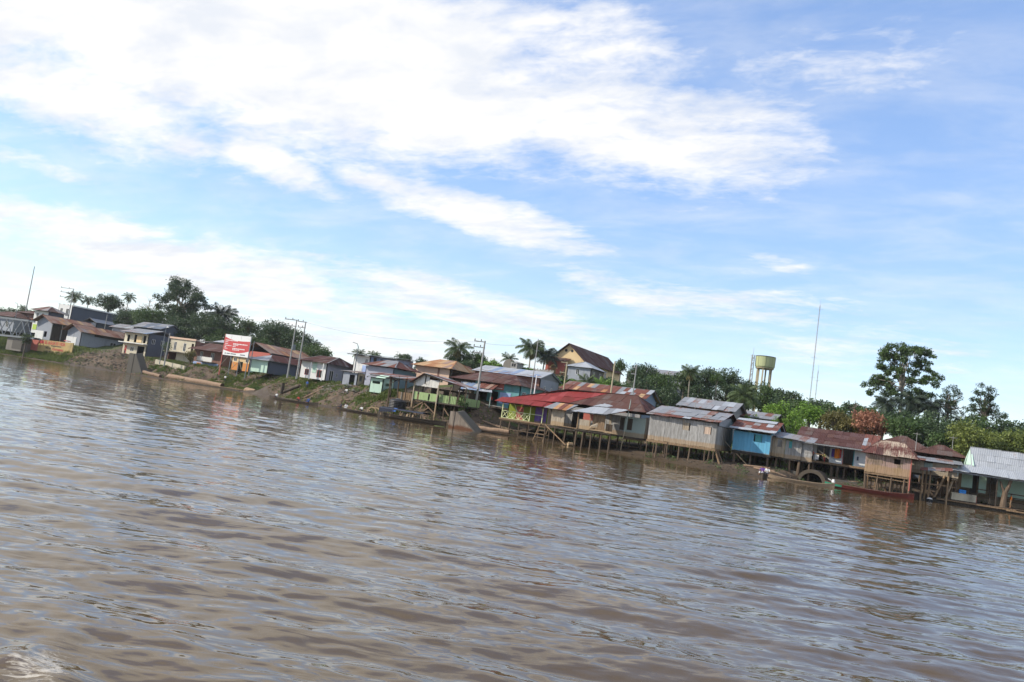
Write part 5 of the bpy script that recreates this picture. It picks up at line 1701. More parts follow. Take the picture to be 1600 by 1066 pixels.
for x in (2.5, 5.0):
    beam('post', (x, 0.2, -0.4), (x, 0.2, 8.4), 0.12, 0.12, 'steel_grey', t)
for a, b in (((-0.2, -1.8, -0.9), (1.6, 0.1, 3.6)), ((2.9, -1.8, -0.9), (4.9, 0.1, 2.6)), ((2.6, 0.15, 3.4), (3.9, 0.15, 1.8)), ((5.0, 0.15, 3.4), (6.2, 0.15, 1.2))):
    beam('brace', a, b, 0.09, 0.09, 'wood_pale', t)

# --- cream unfinished two storey house with brick side
h = House('two_storey_house', 'cream unfinished two storey house with slab balcony and brick side', 'house', -168.2, 18.0, 3.7, 8.8, 9.0, seed=59)
h.wall('f', 'cream', 3.2, 6.3, [(1.5, 2.4, 3.5, 5.6, 'win'), (4.8, 5.7, 3.5, 5.5, 'win'), (7.5, 8.3, 3.4, 5.6, 'open')])
h.wall('f', 'cream', 0, 3.0, [(7.4, 8.0, 0.1, 2.2, 'open')], 2.4, 8.8, off=-0.4)
h.box('balcony_slab', -0.6, 8.9, -1.2, 0.3, 2.98, 3.18, 'concrete')
h.wall('r', 'brick', 0, 6.3, [(3, 4, 3.6, 5.4, 'win'), (6.5, 7.5, 3.6, 5.4, 'win')])
for s in 'bl':
    h.wall(s, 'brick', 0, 6.3)
h.box('parapet', -0.15, 8.95, -0.25, 0.0, 6.32, 6.75, 'peach')
h.roof('s', 6.4, 7.0, 'tin_mid', 0.1, -0.1)
h = House('brick_house', 'brick house with sagging brown roof, front balcony and blue painted ground floor', 'house', -158.6, 17.2, 3.7, 9.6, 9.0, seed=60)
h.wall('f', 'brick', 0.0, 4.6, [(2.2, 3.1, 2.4, 4.0, 'win'), (5.8, 6.8, 2.4, 4.0, 'win')])
h.wall('r', 'brick', 0, 4.6)
for s in 'bl':
    h.wall(s, 'brick', 0, 4.6)
h.box('painted_front', 0.2, 8.6, -0.08, -0.01, 0.0, 1.5, 'sky_blue')
h.box('painted_front', 1.6, 3.0, -0.1, -0.085, 0.0, 1.3, 'orange_wall')
h.box('balcony_slab', 3.0, 8.0, -1.6, 0.0, 1.6, 1.75, 'concrete')
h.box('balcony_wall', 3.0, 8.0, -1.6, -1.45, 1.76, 2.8, 'wood_white')
h.roof('gx', 4.3, 6.4, [('tin_brown', 6), ('tin_maroon', 3)], 0.5, 1.6, pitch=1.0, row=2.6, cap='tin_brown')
h.plane([(-1.0, 6.0, 7.0), (3.4, 6.0, 7.0), (3.4, 9.4, 7.8), (-1.0, 9.4, 7.8)], 'tin_new', 93, 1.1, 3.4, name='roof_sheet', part='rear_roof')

# --- cream two storey house with grey roof and dark side
h = House('two_storey_house', 'two storey house with cream balcony front, blue grey roof and dark side wall', 'house', -186.4, 19.0, 4.7, 9.0, 8.0, seed=61)
h.wall('f', 'cream', 0, 5.6, [(0.8, 1.7, 0.1, 2.2, 'door', 'red_wall'), (3.0, 4.4, 0.9, 2.0, 'win'), (5.6, 8.2, 0.1, 2.4, 'open'), (1.2, 2.2, 3.3, 5.0, 'open'), (3.8, 4.8, 3.2, 5.2, 'open'), (7.2, 8.2, 3.3, 5.2, 'open')])
h.box('balcony_slab', -0.3, 9.2, -1.3, -0.02, 2.85, 3.05, 'white')
h.box('hung_cloth', 4.9, 6.8, -0.12, -0.06, 3.3, 4.9, 'yellowish')
h.wall('r', 'slate_wall', 0, 5.9, [(1.2, 2.2, 3.4, 4.6, 'win'), (4.0, 5.0, 3.4, 4.6, 'win'), (5.6, 6.4, 1.0, 2.0, 'win')])
for s in 'bl':
    h.wall(s, 'slate_wall', 0, 5.9)
h.roof('gx', 5.6, 7.0, [('tin_blue', 2), ('tin_grey', 6)], 0.5, 1.4, pitch=1.1, row=3.0)
h = House('rear_house', 'grey house with dark gable roof rising behind the cream balcony house', 'house', -197.5, 30.0, 8.0, 11.0, 7.0, seed=62)
for s in 'fblr':
    h.wall(s, 'slate_wall', 0, 4.5)
h.roof('gx', 4.6, 6.4, [('tin_slate', 5), ('tin_grey', 3)], 0.6, 0.8, pitch=1.1, row=3.0)
h.gable('r', 'slate_wall', 4.5, 6.2)

# --- two long sheds with gables to the river
h = House('gable_shed', 'grey shed with salmon roof and river gable, window in its long right wall', 'shed', -213.6, 22.0, 5.2, 6.0, 15.5, seed=63)
h.wall('f', 'grey_wall', 0, 3.8)
h.box('white_front', 0.1, 4.4, -0.08, -0.01, 0.0, 2.2, 'white')
h.wall('r', 'grey_wall', 0, 3.7, [(9.3, 11.2, 0.4, 2.2, 'win')], z1b=3.3)
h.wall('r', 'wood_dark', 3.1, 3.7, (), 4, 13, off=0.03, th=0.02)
for s in 'bl':
    h.wall(s, 'grey_wall', 0, 3.8)
h.gable('f', 'grey_wall', 3.8, 5.5)
h.roof('gy', 3.75, 5.75, [('tin_salmon', 7), ('tin_tan', 2), ('tin_mid', 1)], 1.2, 1.2, pitch=1.2, row=2.6, cap='tin_salmon')
h = House('gable_shed', 'open sided shed with salmon roof, white front gable and dark interior', 'shed', -230.6, 24.0, 5.6, 6.8, 13.0, seed=64)
h.wall('f', 'grey_wall', 0, 5.0, [(4.0, 5.2, 0.8, 2.4, 'open')])
h.box('white_front', 0.1, 3.8, -0.08, -0.01, 0.0, 2.4, 'white')
for s in 'bl':
    h.wall(s, 'slate_wall', 0, 5.0)
h.gable('f', 'grey_wall', 5.0, 6.9)
h.roof('gy', 4.95, 7.0, [('tin_salmon', 7), ('tin_tan', 2)], 1.2, 1.2, pitch=1.2, row=2.6, cap='tin_salmon')
for y in (0.1, 3.2, 6.4, 9.6, 12.8):
    beam('post', (6.8, y, 0), (6.8, y, 4.9), 0.22, 0.22, 'galv', h.root)
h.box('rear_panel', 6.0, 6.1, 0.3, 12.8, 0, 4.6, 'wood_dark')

# --- white block with the long slate side
h = House('white_block', 'tall white fronted block with long slate side and white roof edge', 'building', -249.2, 42.0, 9.4, 6.6, 27.0, seed=65)
h.wall('f', 'white', 0, 8.5, [(1.0, 2.2, 5.0, 7.2, 'win'), (3.9, 5.2, 4.8, 7.2, 'win')])
h.wall('r', 'slate_wall', 0, 8.3)
for s in 'bl':
    h.wall(s, 'slate_wall', 0, 8.3)
h.plane([(-0.2, -0.3, 8.6), (7.0, -0.3, 8.55), (7.0, 27.5, 8.45), (-0.2, 27.5, 8.5)], 'tin_new', 94, 1.3, 3.0, name='roof_sheet', part='roof')
h.box('roof_edge', 6.7, 7.1, 0, 27.5, 8.1, 8.5, 'white')
h = House('slate_house', 'dark slate house with low roof in front of the white block', 'house', -232.0, 40.0, 8.5, 5.0, 20.0, seed=66)
for s in 'fblr':
    h.wall(s, 'slate_wall', 0, 4.6)
h.roof('gy', 4.6, 5.8, 'tin_slate', 0.8, 0.8, pitch=1.3, row=3)
h = House('small_roof_house', 'low house with pale grey roof behind the salmon sheds', 'house', -217.0, 38.0, 8.0, 9.0, 6.0, seed=70)
for s in 'fblr':
    h.wall(s, 'grey_wall', 0, 4.2)
h.roof('gx', 4.2, 5.6, [('tin_grey', 4), ('tin_new', 2)], 0.6, 0.8, pitch=1.3, row=3)
# --- houses at the far left
h = House('two_storey_house', 'white two storey house with lime green panel and brown grey roof at far left', 'house', -245.4, 32.0, 7.4, 7.0, 5.0, seed=67)
h.wall('f', 'white', 0, 6.8, [(1.4, 2.4, 4.9, 6.2, 'win'), (4.0, 5.0, 4.9, 6.2, 'win')])
h.box('lime_panel', 0.6, 5.0, -0.06, -0.01, 1.0, 2.6, 'lime_wall')
h.wall('r', 'slate_wall', 0, 6.8)
for s in 'bl':
    h.wall(s, 'slate_wall', 0, 6.8)
h.roof('hx', 6.9, 8.6, [('tin_brown', 3), ('tin_mid', 3)], 0.8, 1.2, pitch=1.2, row=3)
h = House('brown_house', 'dark brown two storey timber house behind the steel footbridge', 'house', -258.0, 35.0, 8.0, 9.5, 8.0, seed=68)
h.wall('f', 'brick', 0, 5.2, [(1.2, 2.2, 3.2, 4.4, 'win'), (4.5, 5.4, 3.2, 4.4, 'win'), (6.5, 7.6, 0.2, 2.2, 'open')])
for s in 'blr':
    h.wall(s, 'brick', 0, 5.2)
h.roof('hx', 5.2, 6.6, 'tin_brown', 0.8, 1.0, pitch=1.2, row=3, cap='tin_brown')
h = House('brown_house', 'low grey walled house with brown hip roof at the left edge', 'house', -266.0, 30.0, 6.8, 15.0, 8.0, seed=69)
h.wall('f', 'grey_wall', 0, 4.4, [(2, 3.4, 1.2, 3.0, 'win'), (7, 8.4, 1.2, 3.0, 'win'), (11, 12.4, 1.2, 3.0, 'win')])
for s in 'blr':
    h.wall(s, 'grey_wall', 0, 4.4)
h.roof('hx', 4.4, 6.2, [('tin_brown', 3), ('tin_maroon', 2)], 0.8, 1.2, pitch=1.2, row=3, cap='tin_brown')

# --- painted wall: THE WATER SLOGAN
t = thing('slogan_wall', 'low yellow wall painted with a red and black water slogan', 'wall', (-214.4, 15.0, 2.2))
mb = MB()
mb.hexa([(0, 0, 0), (14.2, 0, 0), (14.2, 0.3, 0), (0, 0.3, 0), (0, 0, 3.1), (14.2, 0, 3.35), (14.2, 0.3, 3.35), (0, 0.3, 3.1)])
obj('panel', mb, 'banner_yellow', t)
mb = MB()
mb.box(-3.4, -0.01, 0, 0.3, 0, 3.0)
obj('end_block', mb, 'red_wall', t)


def lettering(txt, x, z, size, mat, parent, y=-0.02, bold=0.0, squeeze=1.0):
    cu = bpy.data.curves.new('lettering', 'FONT')
    cu.body = txt
    cu.size = size
    cu.extrude = 0.006
    cu.offset = bold
    tmp = bpy.data.objects.new('lettering_src', cu)
    COL.objects.link(tmp)
    bpy.context.view_layer.update()
    me_ = bpy.data.meshes.new_from_object(tmp.evaluated_get(bpy.context.evaluated_depsgraph_get()))
    bpy.data.objects.remove(tmp)
    bpy.data.curves.remove(cu)
    me_.materials.clear()
    me_.materials.append(MT[mat])
    o = link('lettering', me_, parent)
    o.location = (x, y, z)
    o.rotation_euler = (R(90), 0, 0)
    o.scale = (squeeze, 1, 1)
    return o


lettering('EL AGUA ES VIDA', 2.6, 2.2, 1.15, 'red_paint', t, bold=0.03, squeeze=0.95)
mb = MB()
mb.box(0.2, 2.2, -0.03, -0.005, 2.15, 3.0)
obj('red_emblem', mb, 'red_paint', t)
lettering('NO LA', 3.3, 0.95, 0.75, 'black', t, bold=0.02)
lettering('CONTAMINES', 6.0, 0.75, 0.75, 'red_paint', t, bold=0.02)
mb = MB()
for i in range(9):
    mb.box(5.4 + i * 0.48, 5.75 + i * 0.48, -0.02, -0.006, 1.72, 2.0)
for i in range(6):
    mb.box(3.6 + i * 1.3, 4.4 + i * 1.3, -0.02, -0.006, 0.2, 0.42)
struct(obj('faded_line', mb, 'black', t), 'stuff')

# --- steel truss footbridge and its abutment
t = thing('footbridge', 'grey steel truss footbridge reaching the bank from the left', 'bridge', (-236.0, 12.0, 3.2))
for y in (0.0, 1.6):
    beam('top_chord', (-6, y, 6.6), (20.4, y, 6.6), 0.35, 0.45, 'steel_grey', t)
    beam('bottom_chord', (-6, y, 1.5), (24.0, y, 2.1), 0.35, 0.45, 'steel_grey', t)
    for i in range(4):
        x = -5 + i * 6.4
        beam('diagonal', (x, y, 1.7), (x + 3.2, y, 6.4), 0.16, 0.2, 'steel_grey', t)
        beam('diagonal', (x + 3.2, y, 6.4), (x + 6.4, y, 1.9), 0.16, 0.2, 'steel_grey', t)
beam('deck', (-6, 0.8, 1.75), (24, 0.8, 2.3), 1.5, 0.12, 'wood_dark', t)
t = thing('abutment', 'stained concrete block under the footbridge end', 'abutment', (-224.0, 12.4, 1.4))
mb = MB()
mb.box(0, 6.6, 0, 3.0, 0, 3.4)
obj('block', mb, 'concrete', t)
mb = MB()
mb.box(2.5, 6.7, -0.05, -0.01, 0.5, 3.0)
obj('dark_face', mb, 'concrete_dark', t)
t = tag(obj('low_wall', (lambda b: (b.hexa([(0, 0, 0), (10, 0, -0.7), (10, 0.5, -0.7), (0, 0.5, 0), (0, 0, 1.1), (10, 0, 0.5), (10, 0.5, 0.5), (0, 0.5, 1.1)]), b)[1])(MB()), 'cream'), 'long low cream kerb wall below the unfinished cream house', 'wall')
t.location = (-165, 12.0, 3.2)


# ------------------------------------------------------------------ poles and wires
def utility_pole(name, label, X, Y, z0, z1, arms, r=0.17, mat='galv', adir=(-1, -0.35), trafo=False, group=None):
    t_ = thing(name, label, 'utility pole', (X, Y, z0), 0, group)
    H_ = z1 - z0
    mb_ = MB()
    mb_.tube([(0, 0, -0.5), (0, 0, H_)], [r, r * 0.62], 9)
    obj('shaft', mb_, mat, t_, True)
    d_ = Vector((*adir, 0)).normalized()
    for (dz, L) in arms:
        a = beam('crossarm', d_ * -0.15 + Vector((0, 0, H_ - dz)), d_ * L + Vector((0, 0, H_ - dz)), 0.13, 0.15, mat, t_)
        for q in (0.35, 0.95):
            mb_ = MB()
            c = d_ * (L * q) + Vector((0, 0, H_ - dz + 0.08))
            mb_.tube([c, c + Vector((0, 0, 0.16)), c + Vector((0, 0, 0.3))], [0.05, 0.09, 0.05], 7)
            obj('insulator', mb_, 'concrete_dark', t_)
    if trafo:
        mb_ = MB()
        mb_.tube([(0.5, -0.2, H_ * 0.45), (0.5, -0.2, H_ * 0.45 + 1.1)], 0.38, 12)
        obj('transformer', mb_, 'steel_grey', t_)
    return t_


def lamp_post(name, label, X, Y, z0, z1, L=1.3, mat='steel_grey', sgn=-1):
    t_ = thing(name, label, 'lamp post', (X, Y, z0))
    H_ = z1 - z0
    mb_ = MB()
    mb_.tube([(0, 0, -0.4), (0, 0, H_ - 0.8), (sgn * 0.25, -0.1, H_ - 0.2), (sgn * L, -0.4, H_)], [0.11, 0.08, 0.06, 0.05], 8)
    obj('shaft', mb_, mat, t_, True)
    mb_ = MB()
    mb_.hexa([(sgn * L - 0.3, -0.55, H_ - 0.08), (sgn * L + 0.3, -0.55, H_ - 0.08), (sgn * L + 0.3, -0.25, H_ - 0.08), (sgn * L - 0.3, -0.25, H_ - 0.08),
              (sgn * L - 0.2, -0.5, H_ + 0.1), (sgn * L + 0.2, -0.5, H_ + 0.1), (sgn * L + 0.2, -0.3, H_ + 0.1), (sgn * L - 0.2, -0.3, H_ + 0.1)])
    obj('lamp_head', mb_, 'white_paint', t_)
    return t_


utility_pole('utility_pole', 'left one of the twin power poles carrying the transformer', -110.2, -3.0, 4.6, 15.4, ((0.1, 2.4), (1.3, 2.2)), trafo=True)
utility_pole('utility_pole', 'right one of the twin power poles by the white house', -107.9, -3.0, 4.6, 15.2, ((0.1, 1.6), (1.2, 1.4)))
utility_pole('utility_pole', 'tall power pole with three crossarms beside the turquoise shop', -63.3, -12.0, 3.6, 14.0, ((0.2, 1.7), (1.1, 1.7), (2.0, 1.6)), r=0.2)
utility_pole('utility_pole', 'thin tall bare pole right of the turquoise shop', -55.1, -10.0, 2.6, 15.3, (), r=0.1)
utility_pole('utility_pole', 'short white pole leaning beside the thin tall pole', -54.5, -10.0, 2.6, 9.7, (), r=0.13, mat='white_paint')
utility_pole('utility_pole', 'concrete pole with two crossarms in front of the small hill house', -53.2, -2.0, 4.0, 12.9, ((0.15, 1.0), (1.8, 1.0)), r=0.15, mat='leg_tan')
utility_pole('utility_pole', 'plain pale pole rising behind the patched rust roof', -45.1, -2.0, 4.0, 13.8, (), r=0.17, mat='leg_tan')
utility_pole('utility_pole', 'pole with cross pieces and small lamp behind the blue tin gable', -41.5, -2.0, 4.0, 13.7, ((0.6, 0.5), (1.6, 0.7)), r=0.13)
utility_pole('utility_pole', 'grey pole with three crossarms in front of the tall white block', -237.8, 38.0, 9.0, 22.6, ((0.1, 4.4), (1.4, 4.2), (2.9, 4.2)), r=0.2)
utility_pole('utility_pole', 'pole with small lamp in front of the slate house', -222.9, 40.0, 8.0, 15.9, (), r=0.15)
utility_pole('utility_pole', 'pale concrete pole beside the unfinished cream house', -159.4, 10.0, 3.5, 10.8, (), r=0.18)
utility_pole('utility_pole', 'dark thin pole standing right beside the billboard', -130.9, 8.0, 4.0, 11.0, (), r=0.12, mat='steel_grey')
utility_pole('antenna_mast', 'thin tall antenna mast at the far left above the brown house', -262.4, 40.0, 10.0, 29.0, (), r=0.2)
lamp_post('lamp_post', 'curved arm street lamp beside the small grey hut', -94.1, -3.6, 4.4, 12.2)
lamp_post('lamp_post', 'street lamp in front of the dark sided balcony house', -161.6, 10.5, 3.6, 12.1, 1.0, sgn=1)
lamp_post('lamp_post', 'street lamp behind the footbridge at the far left', -246, 27, 6.5, 15.5, 1.2)


def wire(name, label, a, b, sag, r=0.014):
    mb_ = MB()
    A, B = Vector(a), Vector(b)
    pts = [A.lerp(B, i / 14) - Vector((0, 0, sag * 4 * (i / 14) * (1 - i / 14))) for i in range(15)]
    mb_.tube([p - A for p in pts], r, 5)
    o = obj(name, mb_, 'black')
    o.location = A
    return tag(o, label, 'power line', 'power lines over the town')


wire('power_line', 'upper wire from the twin poles towards the left trees', (-110.6, -3, 15.5), (-222.9, 40, 15.8), 1.5)
wire('power_line', 'lower wire from the twin poles towards the left trees', (-110.6, -3, 14.2), (-222.9, 40, 14.9), 1.5)
wire('power_line', 'wire from the twin poles to the pole by the turquoise shop', (-108, -3, 15.1), (-64, -12, 13.8), 1.2)
wire('power_line', 'wire falling from the shop pole towards the red roof', (-63.3, -12, 9.6), (-55.1, -10, 8.2), 0.3)
wire('power_line', 'wire from the shop pole to the thin tall pole', (-63.3, -12, 13.6), (-55.1, -10, 14.6), 0.3)


def antenna(label, X, Y, z0, z1, mat='galv'):
    t_ = thing('tv_antenna', label, 'antenna', (X, Y, z0))
    H_ = z1 - z0
    pole('pole', (0, 0, -0.4), (0, 0, H_), 0.035, mat, t_)
    for i in range(4):
        beam('element', (-0.5 + 0.09 * i, -0.25 + 0.22 * i, H_ - 0.1), (0.5 - 0.09 * i, -0.25 + 0.22 * i, H_ - 0.1), 0.025, 0.025, mat, t_)
    beam('boom', (0, -0.35, H_ - 0.1), (0, 0.55, H_ - 0.1), 0.03, 0.03, mat, t_)


antenna('thin television antenna on the grey plank house roof', -28.6, -13.6, 7.1, 8.9)
antenna('television antenna above the dark hip roof by the pink house', -1.6, -5.0, 5.6, 8.2)
antenna('television antenna on the roof beyond the plank shed', 2.6, -2.4, 6.6, 8.4)
antenna('television antenna behind the striped rust hip roof', -86.8, -1.5, 9.2, 11.6)


# ================================================================== vegetation
def quads_object(name, V, tone, mat, parent=None):
    """V: (n, 4, 3) array of leaf quads -> one mesh"""
    n = len(V)
    me_ = bpy.data.meshes.new(name)
    me_.vertices.add(n * 4)
    me_.vertices.foreach_set('co', V.astype(np.float32).ravel())
    me_.loops.add(n * 4)
    me_.loops.foreach_set('vertex_index', np.arange(n * 4, dtype=np.int32))
    me_.polygons.add(n)
    me_.polygons.foreach_set('loop_start', np.arange(0, n * 4, 4, dtype=np.int32))
    me_.update(calc_edges=True)
    a = me_.attributes.new('tone', 'FLOAT', 'FACE')
    a.data.foreach_set('value', tone.astype(np.float32))
    me_.materials.append(MT[mat])
    return link(name, me_, parent)


def leaf_quads(C, size, rng, out=None, flat=0.35, aspect=0.5):
    """rhombic leaves round the points C; 'out' is the direction each leaf leans towards"""
    n = len(C)
    d = rng.normal(size=(n, 3))
    if out is not None:
        d = d * 0.8 + out * 0.9
    d[:, 2] -= 0.25
    d /= np.linalg.norm(d, axis=1)[:, None] + 1e-9
    nrm = rng.normal(size=(n, 3)) * 0.8 + np.array([0, 0, flat * 2.2])
    s = np.cross(d, nrm)
    s /= np.linalg.norm(s, axis=1)[:, None] + 1e-9
    L = size * rng.uniform(0.6, 1.35, n)[:, None]
    W = L * aspect * rng.uniform(0.7, 1.2, n)[:, None]
    dr = np.array([0, 0, -0.12]) * L
    return np.stack([C, C + d * L * 0.45 + s * W * 0.5, C + d * L + dr, C + d * L * 0.45 - s * W * 0.5], 1)


def crown_from_clumps(clumps, n, size, rng, aspect=0.55, flat=0.35):
    """clumps: (k,4) centre + radius; leaves sit on the outer shell of each clump"""
    clumps = np.asarray(clumps, float)
    w = clumps[:, 3] ** 2
    idx = rng.choice(len(clumps), n, p=w / w.sum())
    u = rng.normal(size=(n, 3))
    u /= np.linalg.norm(u, axis=1)[:, None]
    r = clumps[idx, 3] * np.clip(np.abs(rng.normal(0.72, 0.27, n)), 0.1, 1.5)
    C = clumps[idx, :3] + u * r[:, None] * np.array([1, 1, 0.72])
    tone = np.clip(0.35 + 0.25 * (rng.random(len(clumps))[idx] - 0.3) + 0.35 * rng.random(n) - 0.15, 0, 1)
    return leaf_quads(C, size, rng, u, flat, aspect), tone


def branch(mb, a, b, r0, r1, rnd, n=4, bend=0.12):
    a, b = Vector(a), Vector(b)
    L = (b - a).length
    pts, rad = [], []
    for i in range(n + 1):
        t_ = i / n
        p = a.lerp(b, t_) + Vector((rnd.uniform(-1, 1), rnd.uniform(-1, 1), rnd.uniform(-0.4, 0.4) + 0.6 * math.sin(math.pi * t_))) * L * bend * (0 if i in (0, n) else 1)
        pts.append(p)
        rad.append(r0 + (r1 - r0) * t_)
    mb.tube(pts, rad, 6)


def broad_tree(name, label, X, Y, zc, rx, rz, mat='leaf_mid', seed=0, size=0.34, dens=330, clump=0.30, bark='bark', fill=1.0, layout=None, cat='tree', trunk_r=None, aspect=0.55, flat=0.35):
    rng = np.random.default_rng(seed + 100)
    rnd = random.Random(seed)
    zg = gz(X, Y)
    t_ = thing(name, label, cat, (X, Y, zg))
    zc -= zg
    if layout is None:
        k = max(12, int(36 * fill * (rx * rz / 6) ** 0.4))
        cl = []
        for i in range(k):
            while True:
                p = rng.uniform(-1, 1, 3)
                q = np.linalg.norm(p)
                if 0.35 < q < 1.0:
                    break
            cr = clump * min(rx, rz * 1.2) * rng.uniform(0.75, 1.35)
            cl.append((p[0] * (rx - cr * 0.6), p[1] * (rx - cr * 0.6), zc + p[2] * (rz - cr * 0.5), cr))
    else:
        cl = []
        for (x, y, z, r) in layout:                      # each mass of leaves breaks up into uneven tufts
            for q in range(4):
                o_ = rng.normal(size=3) * r * rx * np.array([0.62, 0.62, 0.40])
                cl.append((x * rx + o_[0], y * rx + o_[1], zc + z * rz + o_[2], r * rx * rng.uniform(0.38, 0.75)))
    V, tone = crown_from_clumps(cl, int(dens * rx * rz * fill * 1.5), size, rng, aspect, flat)
    co = quads_object('crown', V, tone, mat, t_)
    mb = MB()
    tr = trunk_r or max(0.12, 0.055 * (rx + rz))
    zb = zc - rz * 0.75
    top = Vector((rnd.uniform(-0.2, 0.2), 0, max(zb, 0.4)))
    mb.tube([(0, 0, -0.5), top * 0.5 + Vector((0.1, 0, 0)), top], [tr * 1.25, tr, tr * 0.8], 8)
    main = Vector((0, 0, zc))
    mb.tube([top, top.lerp(main, 0.6) + Vector((0.2, 0.1, 0)), main + Vector((0, 0, rz * 0.4))], [tr * 0.8, tr * 0.6, tr * 0.25], 7)
    for c in sorted(cl, key=lambda c: -c[3])[:14 if layout is None else 30]:
        st = top.lerp(main, rnd.uniform(0.0, 0.9))
        branch(mb, st, c[:3], tr * 0.4, tr * 0.12, rnd)
    obj('trunk', mb, bark, t_)
    return t_


FROND = {}


def frond_mesh(mat, L=1.0, droop=0.55, seed=0, pairs=26, leaf=0.32):
    """one pinnate leaf of unit length along +x, arching down"""
    key = (mat, round(droop, 2), seed)
    if key in FROND:
        return FROND[key]
    rng = np.random.default_rng(seed + 900)
    pts = []
    for i in range(9):
        u_ = i / 8
        a = 0.75 - droop * 2.3 * u_
        pts.append((u_, a))
    P = [np.array([0.0, 0, 0])]
    for i in range(8):
        a = pts[i][1]
        P.append(P[-1] + np.array([math.cos(a), 0, math.sin(a)]) / 8)
    P = np.array(P)
    Q, T = [], []
    for i in range(pairs):
        u_ = 0.12 + 0.86 * i / (pairs - 1)
        f = u_ * 8
        k = min(int(f), 7)
        c = P[k] + (P[k + 1] - P[k]) * (f - k)
        tg = (P[k + 1] - P[k]) * 8
        ln = leaf * (0.55 + 0.9 * math.sin(math.pi * min(1, u_ * 0.9 + 0.12))) * 0.75
        for sg in (-1, 1):
            d = np.array([0.45 * tg[0], sg * 0.85, 0.45 * tg[2] - 0.35 - 0.3 * rng.random()])
            d /= np.linalg.norm(d)
            w = tg * 0.017
            tip = c + d * ln + np.array([0, 0, -0.06])
            mid = c + d * ln * 0.5 + np.array([0, 0, 0.015])
            Q.append([c - w * 0.6, mid - w, tip, mid + w])
            T.append(rng.random())
    for k in range(8):
        w = np.array([0, 0.009, 0])
        Q.append([P[k] - w, P[k + 1] - w, P[k + 1] + w, P[k] + w])
        T.append(0.9)
        w = np.array([0, 0.0, 0.010])
        Q.append([P[k] - w, P[k + 1] - w, P[k + 1] + w, P[k] + w])
        T.append(0.9)
    o = quads_object('frond', np.array(Q), np.array(T), mat)
    me_ = o.data
    bpy.data.objects.remove(o)
    FROND[key] = me_
    return me_


def palm(name, label, X, Y, zc, R_, mat='leaf_palm', seed=0, n=20, droop=0.55, trunk='bark_pale', lean=0.6, dead=4, group=None, low=-0.35):
    rnd = random.Random(seed)
    zg = gz(X, Y)
    t_ = thing(name, label, 'palm', (X, Y, zg), 0, group)
    H_ = max(zc - zg, 0.6)
    mb = MB()
    bx, by = rnd.uniform(-lean, lean), rnd.uniform(-lean, lean)
    pts = [Vector((bx * (1 - u_) ** 2, by * (1 - u_) ** 2, -0.4 + (H_ + 0.4) * u_)) for u_ in [i / 7 for i in range(8)]]
    mb.tube(pts, [0.2 - 0.09 * i / 7 for i in range(8)], 8)
    obj('trunk', mb, trunk, t_, True)
    g = 2.399963
    for i in range(n):
        u_ = i / (n - 1)
        el_ = 1.15 - (1.15 - low) * u_
        o = link('frond', frond_mesh(mat, 1, droop * (0.75 if i % 3 else 1.0), i % 3), t_)
        s = R_ * rnd.uniform(0.9, 1.15) * (0.8 + 0.25 * u_)
        o.location = (0, 0, H_)
        o.rotation_euler = (rnd.uniform(-0.25, 0.25), -(el_ - 0.55), i * g + rnd.uniform(-0.2, 0.2))
        o.scale = (s, s, s)
    for i in range(dead):
        o = link('frond', frond_mesh('leaf_olive', 1, 0.7, 5), t_)
        s = R_ * 0.7
        o.location = (0, 0, H_ - 0.1)
        o.rotation_euler = (0, 1.25, i * 1.7)
        o.scale = (s, s, s)
    return t_


BAN = None


def banana_leaf():
    global BAN
    if BAN is None:
        mb = MB()
        n = 7
        prev = None
        for i in range(n + 1):
            u_ = i / n
            x, z = u_ * (1 - 0.22 * u_), 0.75 * u_ - 0.75 * u_ ** 2.2
            w = 0.02 if u_ < 0.14 else 0.15 * math.sin(math.pi * min(1, (u_ - 0.05) / 0.98)) ** 0.6 + 0.004
            cur = [Vector((x, -w, z - w * 0.35)), Vector((x, 0, z)), Vector((x, w, z - w * 0.35))]
            if prev:
                for k in range(2):
                    mb.face([prev[k], prev[k + 1], cur[k + 1], cur[k]], 0.2 + 0.6 * ((i * 7 + k * 3) % 5) / 5)
            prev = cur
        BAN = mb.mesh('banana_leaf', 'leaf_banana')
    return BAN


def banana(name, label, X, Y, zc, R_, seed, n=9):
    rnd = random.Random(seed)
    zg = gz(X, Y)
    t_ = thing(name, label, 'banana plant', (X, Y, zg))
    base = max(zc - zg - R_ * 0.6, 0.5)
    mb = MB()
    mb.tube([(0, 0, -0.3), (0.05, 0, base * 0.6), (0, 0, base)], [0.2, 0.16, 0.1], 8)
    obj('stem', mb, 'leaf_olive', t_)
    for i in range(n):
        o = link('leaf', banana_leaf(), t_)
        s = R_ * rnd.uniform(1.0, 1.5)
        o.location = (0, 0, base - 0.05)
        o.rotation_euler = (rnd.uniform(-0.3, 0.3), -rnd.uniform(0.1, 0.75), i * 2.4 + rnd.uniform(-0.3, 0.3))
        o.scale = (s, s * rnd.uniform(0.9, 1.3), s)
    return t_


